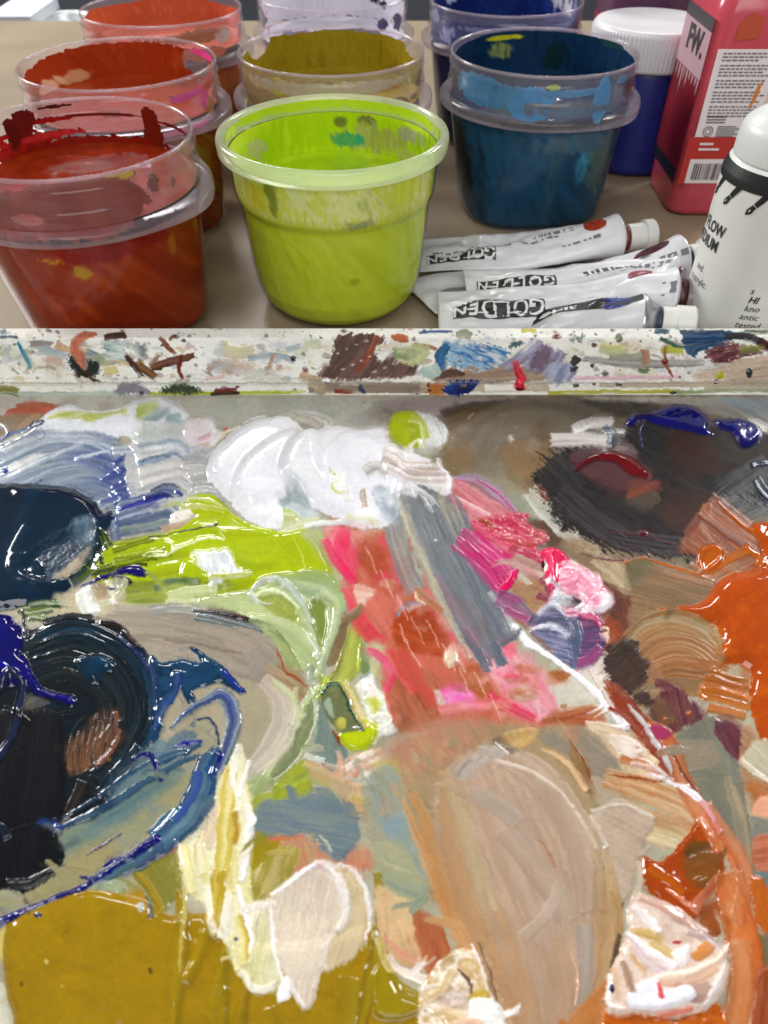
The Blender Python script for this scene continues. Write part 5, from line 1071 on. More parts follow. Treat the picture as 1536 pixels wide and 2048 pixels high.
# ---- bottom middle
new('paint_patch', 'flat peach patch left of the red brown brush mark')
B('752,1772 790,1788 834,1812 845,1880 852,1945 800,1922 764,1892 752,1832', 'ccac84 d4b48c c4a078', h=.15, ang=70, gloss=.5)
S('763,1870 800,1905 845,1934', '3,6,4', 'd88c78 dca088', h=.3)
S('756,1880 770,1925 785,1950', 8, 'e0c8a8 d8c858 e4d4c0', h=.3, ridge=.3, gloss=.7)
S('775,1910 800,1940 845,1962 880,1995', '4,9,11,7', 'ece8ec e4d0c4 f0ece8 d8c89c', h=.5, ridge=.3, gloss=.75)
new('paint_stroke', 'red brown upright brush mark beside the flat peach patch')
B('823,1815 870,1840 892,1870 902,1916 882,1932 872,1957 850,1942 834,1880', 'a45c3c b46c48 98503a', h=.15, ang=78, an=(60, 3), ridge=.3, gloss=.5)
new('paint_crumple', 'crumpled cream, brown and white paint at the bottom centre of the photo')
B('845,1966 880,1922 920,1898 952,1910 982,1990 1014,2060 1030,2190 850,2190 836,2010', 'dcc8a4 c8a878 e8e0d4 b8986c', h=.8, lump=1.8, ls=70, gloss=.94)
S('850,2005 880,1985 905,1940', 9, 'd8b888 c8a878 e4ccb0', h=.5, ridge=.3)
B('870,2000 900,1985 935,1975 945,2000 925,2015 890,2020', 'a88868 d8c8c0 8c7458', h=.2, soft=4, lump=.6, ls=9)
L('915,1940 938,1965 942,1990', '2,4,3', '6c5040', h=.3)
L('942,1890 962,1935 978,1985 995,2030', '2,3,2.6,2', 'e8e0dc', h=.7)
L('955,1885 978,1945 996,2010', 2, '6c5c4c', h=.2)
S('945,2000 960,1992 975,1996', 9, 'c8a820 b89420', h=.3)
B('938,2010 975,2000 1004,2020 1012,2100 950,2090', 'f0ece8 e4e4e0', h=.5, lump=.8, ls=14, gloss=.8)
S('880,2020 910,2030 935,2050', 8, 'e0c490 e8d4b0 d0ac70', h=.4)
B('900,2060 940,2040 970,2060 965,2190 900,2190', 'dcb098 e4c4b0', h=.3)
# drags: a brush that touched one patch and was lifted over the next one
_rg = random.Random(77)
for _k in range(420):
    x, y = _rg.uniform(-150, 1690), 815 + (2170 - 815) * _rg.random() ** .8
    i, j = int((y - Y0) / STEP), int((x - X0) / STEP)
    an_ = float(fbm(x / 260., y / 240., 301)) * 8 + _rg.uniform(-.5, .5); l = _rg.uniform(18, 75) * (.7 if y < 1000 else 1); w_ = _rg.uniform(2.5, 10)
    dx, dy = math.cos(an_), math.sin(an_) * .8; x2, y2 = x + dx * l, y + dy * l
    i2, j2 = min(NY - 1, max(0, int((y2 - Y0) / STEP))), min(NX - 1, max(0, int((x2 - X0) / STEP)))
    if Gl[i, j] > .9 or Gl[i2, j2] > .9 or y2 < 800 or Id[i, j] == Id[i2, j2]: continue
    c3 = [look(np.array(x - dy * w_ * q), np.array(y + dx * w_ * q)) for q in (-.8, 0, .8)]
    use(int(Id[i, j]))
    S('%f,%f %f,%f %f,%f' % (x - dx * 8, y - dy * 8, (x + x2) / 2 - dy * l * .08, (y + y2) / 2 + dx * l * .08, x2, y2), '%f,%f,%f' % (w_ * .8, w_, w_ * .6), ' '.join('%02x%02x%02x' % tuple(int(255 * min(1, max(0, v))) for v in c) for c in c3),
      h=.12, ridge=.3, dry=.45, dry0=.1, smear=.4, gloss=float(Gl[i, j]), rag=12)
# ================================================================== RIM (dried marks and grey ledge lines, part of the tray)
use(1)
m = (_Y < 790)[..., None]
q = fbm(_X / 40, _Y / 9, 95)[..., None]
rimc = hx('e2e2da') * (1 - q) + hx('eceae4') * q
q2 = ss(.62, .8, fbm(_X / 26, _Y / 7, 96))[..., None] * .5
rimc = rimc * (1 - q2) + hx('c8c4b4') * q2
Cc[:] = np.where(m, rimc, Cc); Gl[:] = np.where(m[..., 0], .55, Gl); Hh[:] = np.where(m[..., 0], .02 * q[..., 0], Hh); Id[:] = np.where(m[..., 0], 1, Id)
def r(p, w, c, **k): S(p, w, c, dry=k.pop('dry', .4), dry0=k.pop('dry0', .3), bw=k.pop('bw', 1.4), smear=.2, h=k.pop('h', .12), ridge=k.pop('ridge', .12), gloss=k.pop('gloss', .5), **k)
def rb(p, c, **k): B(p, c, fuzz=k.pop('fuzz', 6), rough=4, h=k.pop('h', .1), gloss=k.pop('gloss', .5), bevel=3, **k)
rr = random.Random(4)
for k in range(430):
    x = rr.uniform(-160, 1690); y = rr.choice([rr.uniform(658, 788), rr.uniform(680, 765), rr.uniform(657, 683)])
    c = rr.choice(['2a2420', '3c2c24', '5c3428', '34485c', '7c7468', 'a89884', '8c9ca4', 'b8b090', 'c09878', '6c7c58', '28303c'])
    s_ = rr.choice([.6, .7, .8, 1.0, 1.3, 2.4])
    D(x, y, s_ * rr.uniform(.8, 1.8), s_ * .8, c, h=.05, gloss=.5)
for k in range(230):
    x = rr.uniform(-160, 1690); y = rr.uniform(684, 760); a = rr.uniform(-1.2, 1.2); l = rr.uniform(8, 40)
    c = rr.choice(['b8ac94 d0c8b8', 'a8b0b0 c8ccc8', 'c8a484 d8c0a8', '98a498 b8c0b0', 'a8a090 8c8478', 'c8c090 d8d4b0', 'b0bcc8 c8d0d4', 'b8a0a0'])
    r('%f,%f %f,%f %f,%f' % (x, y, x + l * .5 * math.cos(a), y + l * .3 * math.sin(a), x + l * math.cos(a + .5), y + l * .5 * math.sin(a + .5)), '.8,%f,.8' % rr.uniform(1.5, 7), c, dry=.5, dry0=.45, alpha=.85)
for p, w, c, k in (('78,700 110,706 140,712', 9, '98a8b4 b8c4c4', dict(dry=.4)), ('95,722 115,722 122,735', 8, 'cca488 d8b498', {}), ('112,690 130,696 150,702', 6, 'c89c74', dict(dry=.3)),
                   ('62,688 85,686 105,692', 6, '8c8080 a09894', dict(dry=.35)), ('12,690 10,715 20,725', 8, 'c0c8cc d0d4d4', dict(dry=.3)), ('20,735 30,745 36,750', 2.5, '2c5c5c a04030', {}),
                   ('35,684 48,708 60,738', '3,6,4', '2484ac 1c74a0 2c90b8', {}), ('0,665 10,663 14,662', 4, '34545c', {}), ('-20,673 10,674 35,675', 2.5, '2c4850', {}),
                   ('205,728 240,724 262,726', 6, 'b89c68 c4ac80', dict(dry=.3)), ('210,742 225,740 235,744', 6, 'd0c078', dict(dry=.3)), ('210,675 230,672 252,670', 6, '2c1814 4c2c24', dict(dry=.35)),
                   ('268,690 280,700 290,720', 10, '8c9494 c8ccc8', dict(dry=.55, dry0=.4)), ('285,690 290,700 286,715', 5, '707878', dict(dry=.5)),
                   ('244,700 268,730 284,754', '4,6,4', '3c1c18 2c1814', {}), ('274,724 298,745 312,756', 8, '6c4424 84582c 4c3020', dict(dry=.2)), ('302,735 330,726 365,718 392,708', '8,9,8,4', '542c1c 6c3c24 3c1c14', dict(dry=.15)),
                   ('318,675 338,694 352,710', 4, '7c3c2c', {}), ('340,680 346,672 356,671', 3, '703428', {}), ('362,712 358,740 368,760', '6,4,3', '6c2418 7c3024', {}), ('300,730 312,715 318,708', 4, 'a08068', dict(dry=.3)),
                   ('170,704 195,714 208,728', 9, '7c8890 949ca0', dict(dry=.25)), ('445,685 465,700 470,705', 4, 'c8c078', dict(dry=.3)), ('450,700 480,705 510,700', 12, 'd4ccb0 c4bc98', dict(dry=.4)),
                   ('415,740 430,730 432,720', 5, 'b88c78', dict(dry=.3)), ('455,745 465,735 468,725', 7, '8c8888', dict(dry=.3)), ('410,757 430,756 450,754', 4, 'e0b8b8', dict(dry=.3)),
                   ('497,716 545,711 592,722', 6, '8ca0ac a4b4bc', dict(dry=.3)), ('538,738 545,720 550,706', 4, 'c49070', {}), ('555,740 560,735 563,728', 3, 'c08c70', {}), ('600,750 620,757 640,762', 8, 'c89878 a88c70', dict(dry=.35)),
                   ('575,700 590,695 600,690', 6, '9cb8c4', dict(dry=.4)), ('620,690 632,685 636,700', 8, 'c4d0b4', dict(dry=.3))):
    r(p, w, c, **k)
for k in range(46):
    x = rr.uniform(-150, 1680); y = rr.uniform(690, 752); a_ = rr.uniform(14, 46); b_ = rr.uniform(6, 20)
    rb(' '.join('%.0f,%.0f' % (x + a_ * math.cos(t_) * rr.uniform(.5, 1.2), y + b_ * math.sin(t_) * rr.uniform(.5, 1.2)) for t_ in np.linspace(0, 6.28, 8)[:-1]), rr.choice(['d0ccbc b8b8a8', 'c4ccc8 a8b4b4', 'd4c0a8 c0a488', 'c4c8a8 a8b088', 'ccc4c4 b4a8a8', 'b8c0c8 98a8b8', 'd8d0b0 c8bc90']), alpha=rr.uniform(.3, .7), soft=6, dry=rr.uniform(.25, .5), ang=rr.uniform(-80, 80), an=(20, 2.5))
D(588, 717, 6, 5, '3c1c18'); D(610, 740, 4, 3, '5c2420')
rb('140,715 152,706 166,712 182,720 196,724 199,740 186,753 165,752 148,746', '2c302e 343834')
r('166,742 184,756 206,764', '7,6,3', '4a2c20 3c2418')
r('193,668 166,673 150,690 160,715 170,738', '4,9,10,9,4', 'cc7050 c06048 d08060', h=.25)
r('172,715 172,730 168,740', 4, 'a08070')
rb('211,684 242,687 254,718 232,724 212,714', '5a7c7c a8bcb8 d0d8d4', ang=10, an=(30, 3), mix=1.6, dry=.3)
rb('642,757 664,714 684,671 762,671 766,683 750,691 756,722 792,704 790,726 832,721 824,752 760,757', '6a5048 5c443e 7c6058 745448', ang=-55, an=(40, 3), fuzz=4)
r('752,673 738,710 710,745', '5,8,4', '9c4c34 8c4430', dry=.3)
for k in range(16): r('%d,%d %d,%d' % (665 + k * 9, 676 + (k * 31) % 70, 672 + k * 9, 676 + (k * 31) % 70 - 2), 1.5, 'd8d0c4', dry=.3)
r('782,673 800,677 818,679', '4,8,5', 'c05c34 b05030'); r('830,690 850,692 872,699', 4, '8c5030 c89068', dry=.2)
rb('784,692 815,696 852,690 852,726 820,731 790,716', 'b4b46c a8b078 c8c8a0 8c9c70', dry=.25)
rb('893,684 960,690 1010,698 1004,736 930,737 898,722', '5c98c4 a8c0d4 3c74b0 c8d4d8', ang=20, an=(26, 4), mix=1.5, dry=.35)
r('895,690 880,712 886,742', '8,12,6', '16386c 2c6ca4 1c4474')
r('915,672 930,668 945,676', 9, '8c9078 a0a48c', dry=.3); r('840,664 880,663 905,664', 2.5, '2c4c8c', dry=.3)
rb('880,738 960,736 1110,728 1110,762 880,762', 'b8a088 a08874 c0ac98', dry=.2, ang=-6, an=(60, 4))
r('868,757 900,746 930,748', '3,8,5', '4c3028 5c3c30')
rb('840,735 870,728 885,745 850,757', 'b8ccc4 a8bcb4', dry=.25)
for p in ('1010,738 1050,708 1085,682', '1050,735 1080,710 1096,690', '1090,745 1112,720 1126,700', '1070,740 1100,715 1110,700'):
    r(p, 11, '8c8cac a8a8c4 7c7a98', dry=.35, dry0=.3)
rb('1060,720 1095,690 1100,725 1075,740', '6c5870 8c7884', dry=.3, soft=3)
rb('1098,732 1140,722 1152,728 1146,762 1100,763', '9ca4bc b4b8cc 8890a8', dry=.25, ang=-60, an=(26, 3))
r('1144,728 1154,718 1158,712', '5,9,6', '241c1c'); r('1140,740 1150,736 1152,730', 5, '2c2424')
r('1168,718 1250,726 1330,727 1410,727', '5,8,8,5', '8c8880 b0aca4 74706c', dry=.4, dry0=.2)
r('1220,710 1260,715 1300,708', 8, 'a0a088 8c9088', dry=.5); r('1200,695 1230,700 1255,696', 10, 'c8c878 a8b088', dry=.5)
r('1290,700 1292,715 1290,730', 8, 'b48c70 a06c50', dry=.4); r('1275,740 1290,742 1298,735', 5, '6c7c54', dry=.3)
r('1148,757 1250,755 1360,754', 4, 'e0b8c4 d8a8b4', dry=.2)
r('1322,700 1345,698 1370,702', '5,8,5', 'c4c040 b4b438'); r('1322,678 1350,690 1372,692', 4, '2c5444', dry=.35); r('1330,690 1332,722 1344,756', '2,3,2', '7c3c28'); D(1330, 722, 6, 6, '8c3424')
for p, w in (('1365,676 1410,676 1470,672', 10), ('1375,704 1405,690 1450,686', 8), ('1370,690 1400,686 1430,680', 8), ('1385,712 1395,700 1420,694', 6)):
    r(p, w, '14305c 1c4878 0e2448 20587c', dry=.3, gloss=.6)
r('1450,672 1500,674 1540,690', '5,7,5', '1c3c50 3c2420 18303c', dry=.25); r('1520,680 1530,690 1560,700', 9, '4c2420 3c1c1c')
rb('1412,712 1425,696 1462,687 1502,694 1522,706 1472,721 1432,728', '703c40 8c5458 5c3034', dry=.4, ang=-15, an=(26, 3), mix=1.4)
rb('1440,730 1500,716 1560,716 1700,720 1700,762 1400,762', 'c0a894 d0bca8 b09c88', dry=.3, ang=-12, an=(60, 4)); r('1480,702 1510,698 1530,700', 8, '9c9c4c 6c7c50', dry=.4)
D(1114, 674, 6, 5, '7c2c24'); D(1188, 690, 6, 4, '6c4434'); D(1186, 732, 4, 4, '2c3444'); D(1238, 676, 7, 8, '8c8c74'); D(1210, 747, 6, 5, '6c7470'); D(1498, 746, 7, 10, '28303c'); D(1438, 750, 7, 9, 'b4bc30'); D(1432, 764, 5, 4, '28342c')
rb('1140,676 1165,672 1162,680 1142,684', '8c9c90'); r('1310,662 1330,663 1340,664', 5, '2c485c'); r('1045,662 1060,661 1072,663', 4, 'c4b840')
r('1360,664 1400,665 1450,664', 4, '1c3454', dry=.3); r('1490,664 1530,664 1600,663', 4, '2c3c34 c8c4a8', dry=.3)
rb('1016,690 1040,682 1046,690 1020,696', '4c6c74', dry=.2)
# ledge
for p, w, c, k in (('-160,788 100,787 260,787', 4, '9cb0a4 b4c0b4', {}), ('-160,776 0,778 40,786', 9, '8c8038 6c7038', {}), ('295,787 450,786 615,784', 3.5, 'b8c03c a4b030', {}), ('-160,768 200,768 620,768', 3, 'd8d8cc c8c8bc', dict(dry=.3)),
                   ('430,784 455,780 476,779', 5, '6c1428 5c1020', {}), ('422,789 450,787 480,786', 3, '2c1c1c', {}), ('620,776 700,774 860,777', '10,12,10', '8c7c6c 7c6c5c 94806c', dict(dry=.15)), ('620,760 640,775 630,786', 12, 'a09480 c0a890', dict(dry=.3)),
                   ('840,776 1000,775 1100,774', 8, 'c8b8a0 b8a890', dict(dry=.3)), ('970,776 1010,775 1040,776', 6, 'f0f0ec', {}), ('1095,786 1200,784 1360,782', 4, 'b8b040 a8a838', {}), ('1350,785 1450,781 1700,780', 4, '98a880 8c9c70', {}),
                   ('1200,770 1400,768 1700,764', 5, 'c8b0a0 b8a890', dict(dry=.4)), ('1410,776 1480,774 1700,772', 6, 'b4a890 c0b49c', dict(dry=.3)), ('680,768 700,766 715,768', 3, 'd8d0c8', {})):
    r(p, w, c, **k)
rb('232,787 240,770 264,764 282,768 298,786', '8c8894 94909c'); rb('322,784 345,769 370,767 402,779 400,787 340,788', '3c4834 4c583c'); rb('856,786 862,768 892,765 886,788', 'b87040 c08050')
rb('884,779 908,763 954,764 942,778 926,790 902,790', '1c3c80 14206c 2c5090', h=.3, gloss=.8); r('716,771 724,780 732,788', 5, '1c2458', h=.3); r('670,782 690,784 705,783', 4, '8c3428'); D(926, 774, 7, 4, '3c3428'); D(857, 770, 3, 3, '702c20'); D(860, 780, 4, 2, '3c2420')
D(655, 760, 5, 5, 'f2f2f2', h=.6); D(283, 786, 4, 2, '241c38'); D(1345, 785, 6, 3, '343c4c'); D(1235, 769, 4, 3, '343434'); D(1150, 771, 7, 4, '5c5c34'); D(1240, 768, 6, 3, '2c302c')
S('-168,765.5 400,765.5 1704,765.5', 1.0, '8c8a80 a8a498', h=-.15, ridge=0, alpha=.75, soft=1.6, dry=.12, dry0=.1, rag=0, rag0=0)  # thin grey line drawn along the ledge groove
S('-168,757 400,757 1704,757', .8, 'b8b4a8', h=-.05, ridge=0, alpha=.5, soft=1.6, rag=0, rag0=0)
new('dried_paint_flake', 'bright red flake of dried paint standing on the back rim of the tray')
B('1027,726 1034,722 1042,738 1053,757 1048,766 1046,779 1031,777 1032,760 1029,742', 'e02c40 d02438 ec4454', h=1.3, bevel=5, gloss=.8)
# ================================================================== net -> meshes
# tray section (photo row, height z): floor, little step, sloping wall, lip
PROF = [(2400, 0.0), (791.0, 0.0), (788.5, .0005), (767.0, .0050), (765.0, .0056), (758.0, .0062), (684.0, .0206), (680.0, .0214), (675.0, .02205), (657.0, .0222)]
_pz = np.array([p[1] for p in PROF][::-1]); _py = np.array([p[0] for p in PROF][::-1], float)
_pd = (CAMZ - _pz) / ray(_py)
def section(py):
    """forward distance and height of the tray surface on row py"""
    py = np.asarray(py, float); k = np.clip(np.searchsorted(_py, py, side='right') - 1, 0, len(_py) - 2)
    d0, z0, d1, z1 = _pd[k], _pz[k], _pd[k + 1], _pz[k + 1]; t = ray(py)
    den = (z1 - z0) + t * (d1 - d0)
    u = (CAMZ - t * d0 - z0) / den
    return d0 + u * (d1 - d0), z0 + u * (z1 - z0)
# wet paint never keeps a ruled edge: the whole layer is dragged a little by slow and fine eddies, and neighbours mix
_U = fbm(_X / 30, _Y / 24, 201) - .5; _W = fbm(_X / 30, _Y / 24, 207) - .5; _u = fbm(_X / 7, _Y / 6, 211) - .5; _w = fbm(_X / 7, _Y / 6, 217) - .5
_k = ss(792, 830, _Y); _kx = np.where(_Y < 790, .45, _k)
def shifted(ax_, ay_):
    j = np.clip(np.rint((_X + ax_ - X0) / STEP).astype(int), 0, NX - 1); i = np.clip(np.rint((_Y + ay_ - Y0) / STEP).astype(int), 0, NY - 1); return i, j
i_, j_ = shifted((_U * 7 + _u * 3.4) * _k, (_W * 6 + _w * 3.0) * _k); Id = Id[i_, j_]
_r = np.where(_Y < 789, 1.1, _k); i_, j_ = shifted((_U * 9 + _u * 5) * _r, (_W * 5 + _w * 4.0) * np.where(_Y < 789, ss(657, 664, _Y) * ss(790, 784, _Y), _k)); Cc, Gl = Cc[i_, j_], Gl[i_, j_]
_a = np.clip((_X + (_U * 7 + _u * .8) * _kx - X0) / STEP, 0, NX - 1.01); _b = np.clip((_Y + (_W * 6 + _w * .6) * _k - Y0) / STEP, 0, NY - 1.01); j_ = _a.astype(int); i_ = _b.astype(int); _a -= j_; _b -= i_
Hh = (Hh[i_, j_] * (1 - _a) + Hh[i_, j_ + 1] * _a) * (1 - _b) + (Hh[i_ + 1, j_] * (1 - _a) + Hh[i_ + 1, j_ + 1] * _a) * _b
_m = ss(.86, .92, blur(Gl, 3)) * ss(795, 810, _Y) * .75; Hh = Hh * (1 - _m) + blur(blur(Hh, 3), 3) * _m      # wet paint settles smooth
an_ = fbm(_X / 160, _Y / 140, 223) * 9; i_, j_ = shifted(np.cos(an_) * (12 + 60 * _U), np.sin(an_) * (12 + 60 * _W))
mk = ss(.5, .72, vn((_X * np.sin(an_) - _Y * np.cos(an_)) / 3.2 + 30, (_X * np.cos(an_) + _Y * np.sin(an_)) / 60 + 30, 227)) * (1 - ss(.86, .94, Gl)) * _k * .38
Cc = Cc * (1 - mk[..., None]) + Cc[i_, j_] * mk[..., None]
Cc = Cc * (1 + .09 * (fbm(_X / 60, _Y / 50, 231) - .5) + .06 * (fbm(_X / 4, _Y / 3, 233, 2) - .5))[..., None]
_m = (.6 * (1 - .6 * ss(.82, .95, Gl)) * ss(795, 805, _Y))[..., None]; Cc = Cc * (1 - _m) + np.stack([blur(Cc[..., q], 1) for q in range(3)], -1) * _m
rd, rz = section(GY)
gd = np.gradient(rd); gz = np.gradient(rz); nl = np.hypot(gd, gz) + 1e-12
nd = np.where(gd < 0, gz / nl, -gz / nl); nz_ = np.abs(gd) / nl          # row normals (towards viewer / up)
nd = np.where(np.abs(nz_) > .999, 0, nd)
kern = np.ones(3) / 3; nd = np.convolve(np.pad(nd, 1, mode='edge'), kern, 'valid'); nz_ = np.convolve(np.pad(nz_, 1, mode='edge'), kern, 'valid')
Hs = Hh.copy()
k5 = np.array([.25, .5, .25])
for ax in (0, 1):
    Hs = sum(w * np.take(np.pad(Hs, [(1, 1) if a == ax else (0, 0) for a in (0, 1)], mode='edge'), range(o, o + Hs.shape[ax]), ax) for o, w in enumerate(k5))
for _q in range(3):                      # thick paint slumps: no lip stays steeper than it can stand
    g0, g1 = np.gradient(Hs); _m = ss(.07, .22, np.hypot(g0, g1)); _m = np.minimum(1, blur(_m, 2) * 1.6) * ss(795, 805, _Y); Hs = Hs * (1 - _m) + blur(Hs, 2) * _m
Hs = np.maximum(Hs, -.05); Hs = Hs * 1e-3
PX = (GX[None, :] - 768.0) / FOC * depth(rd, rz)[:, None]
PY = np.broadcast_to(rd[:, None], PX.shape) + Hs * nd[:, None]
PZ = rz[:, None] + Hs * nz_[:, None]
PXYZ = np.stack([PX, PY, PZ], -1)
# vertex normals of the whole net, so that neighbouring patches of paint shade without seams
e0 = np.gradient(PXYZ, axis=0); e1 = np.gradient(PXYZ, axis=1)
VN = np.cross(e0, e1); VN /= np.linalg.norm(VN, axis=2, keepdims=True) + 1e-15
VN = np.where(VN[..., 2:3] < 0, -VN, VN)
fid = Id[:-1, :-1].copy()
# drop specks of an id smaller than the eye could see: take the commonest id of each 3x3
P_ = np.pad(fid, 1, mode='edge'); st = np.stack([P_[a:a + fid.shape[0], b:b + fid.shape[1]] for a in range(3) for b in range(3)])
same = (st == fid).sum(0); alt = np.where(st[1] == st[7], st[1], np.where(st[3] == st[5], st[3], fid)); fid = np.where(same <= 3, alt, fid)
LIN = lin(np.clip(Cc, 0, 1)); LUM = PAINT_GAIN
_l = LIN.mean(2, keepdims=True); _s = np.clip(_l + (LIN - _l) * 1.10, 0, 1); COLV = np.clip(_s * (.66 + .44 * np.clip(_l, 0, .78)) * LUM, 0.002, .93)   # pigment under a light a little stronger than 1
vid = np.arange(NY * NX).reshape(NY, NX)
quads = np.stack([vid[:-1, :-1], vid[1:, :-1], vid[1:, 1:], vid[:-1, 1:]], -1).reshape(-1, 4)
flat_id = fid.reshape(-1); order = np.argsort(flat_id, kind='stable'); bounds = np.searchsorted(flat_id[order], np.arange(len(OBJ) + 1))
Vall = PXYZ.reshape(-1, 3); Call = COLV.reshape(-1, 3); Gall = Gl.reshape(-1); Nall = VN.reshape(-1, 3)
tray = empty('paint_tray', (0, .15, TABLE_Z), 'white plastic paint tray, its rim crusted with dried paint splashes', 'tray')
CAT = {'dab': 'paint dab', 'puddle': 'paint puddle', 'stroke': 'brush stroke', 'strokes': 'brush strokes', 'smear': 'paint smear'}
for i, (nm, lab) in enumerate(OBJ):
    q = quads[order[bounds[i]:bounds[i + 1]]]
    if len(q) < 12: continue
    u, inv = np.unique(q, return_inverse=True); q = inv.reshape(-1, 4)
    V = Vall[u]; org = np.zeros(3)
    if lab:
        org = np.array([V[:, 0].mean(), V[:, 1].mean(), max(0.0, V[:, 2].min())])
    else: org = np.array(tray.location)
    o = mesh_np(nm, V - org, q, MAT['paint'], None, Call[u], Gall[u])
    if lab:
        o.location = org
        w = nm.split('_')[-1]
        tag(o, lab, CAT.get(w, 'paint mark' if w not in ('puddle', 'dab') else w), 'paint marks on the mixing tray')
    else: o.parent = tray
    o.data.normals_split_custom_set_from_vertices(np.ascontiguousarray(Nall[u], np.float32).tolist())
# the rest of the tray: slab under the paint, outside of the back wall, and its run beyond the photo's edges
def strip(name, prof, xa, xb, mat, n=2, **k):
    V = []; F = []
    for j in range(n):
        x = xa + (xb - xa) * j / (n - 1)
        V += [(x, d, z) for d, z in prof]
    m_ = len(prof)
    for j in range(n - 1):
        for a in range(m_ - 1): F.append((j * m_ + a, (j + 1) * m_ + a, (j + 1) * m_ + a + 1, j * m_ + a + 1))
    V = np.array(V); V = V - np.array(tray.location)
    return mesh_np(name, V, np.array(F), mat, tray, smooth=False)
dl, zl = float(rd[0]), float(rz[0])
strip('outer_wall', [(dl - .0003, zl - .0003), (dl + .0012, zl - .0008), (dl + .002, zl - .003), (dl - .003, TABLE_Z + .0003), (-.06, TABLE_Z + .0003), (-.06, -.0008), (float(_pd[-2]) + .001, -.0008)], -.30, .30, MAT['tray'])
full = [(float(d), float(z)) for d, z in zip(_pd[:-1], _pz[:-1])] + [(-.06, 0.0)]
for xa, xb in ((-.30, -1), (1, .30)):
    # starts where the painted net ends (its outer columns fan out with distance), just below it
    pr = [(d, z - .0006) for d, z in full]
    V = []; F = []
    for d, z in pr:
        e = (X0 + 6 - 768 if xa < 0 else X1 - 6 - 768) / FOC * float(depth(max(d, rd[-1]), z))
        V += [(e, d, z), (-.30 if xa < 0 else .30, d, z)]
    for a in range(len(pr) - 1):
        f = (2 * a, 2 * a + 1, 2 * a + 3, 2 * a + 2); F.append(f if xa > 0 else f[::-1])
    mesh_np('rim_side', np.array(V) - np.array(tray.location), np.array(F), MAT['tray'], tray, smooth=False)
# ================================================================== TABLE
MAT['table'] = simple('table laminate', '9a8a72', .34, noise='8a7a64', scale=14, bump=.15, bscale=900)
def sheet(name, x0, x1, y0, y1, z, mat):
    bm = bmesh.new(); vs_ = [bm.verts.new(v) for v in ((x0, y0, z), (x1, y0, z), (x1, y1, z), (x0, y1, z))]; bm.faces.new(vs_)
    return from_bm(name, bm, mat, smooth=False)
tb = sheet('table', -1.3, 1.3, -.5, .985, TABLE_Z - .0004, MAT['table']); tag(tb, kind='structure')
te = bmesh.new(); bmesh.ops.create_cube(te, size=1, matrix=Matrix.Translation((0, .985 - .003, TABLE_Z - .0166)) @ Matrix.Diagonal((2.6, .006, .032, 1)))
o = from_bm('table_edge', te, MAT['table'], smooth=False); tag(o, kind='structure')
# ------------------------------------------------------------------ shapes
def lathe(prof, n=96, rfn=None, close_top=False, close_bot=False):
    """prof [(r,z)] bottom to top along the skin; rfn(theta,r,z)->(x,y); theta 0 faces the viewer (local -Y), growing to +X"""
    V = []; F = []; th = np.arange(n) * 2 * math.pi / n
    for r_, z in prof:
        if rfn: x, y = rfn(th, r_, z)
        else: x, y = r_ * np.sin(th), -r_ * np.cos(th)
        V.append(np.stack([x, y, np.full(n, z)], 1))
    V = np.concatenate(V); m = len(prof); a = np.arange(n); b = (a + 1) % n
    for j in range(m - 1): F.append(np.stack([j * n + a, j * n + b, (j + 1) * n + b, (j + 1) * n + a], 1))
    F = np.concatenate(F)
    return V, F
def caps(name, V, F, mat, parent, rings, n, smooth=True):
    """lathe mesh with n-gon caps on the listed rings"""
    me = bpy.data.meshes.new(name); faces = [tuple(f) for f in F]
    for k, up in rings:
        ring = list(range(k * n, k * n + n)); faces.append(tuple(ring if up else ring[::-1]))
    me.from_pydata([tuple(v) for v in V], [], faces); me.update()
    return link(name, me, mat, parent, smooth)
def rounded(prof, k=4):
    P = np.array(prof, float); out = [P[0]]
    for i in range(1, len(P) - 1):
        a, b, c = P[i - 1], P[i], P[i + 1]
        la, lb = np.linalg.norm(a - b), np.linalg.norm(c - b); q = min(la, lb) * .38
        p0 = b + (a - b) / (la + 1e-12) * q; p1 = b + (c - b) / (lb + 1e-12) * q
        for t in np.linspace(0, 1, k): out.append((1 - t) ** 2 * p0 + 2 * t * (1 - t) * b + t * t * p1)
    out.append(P[-1]); return [tuple(p) for p in out]
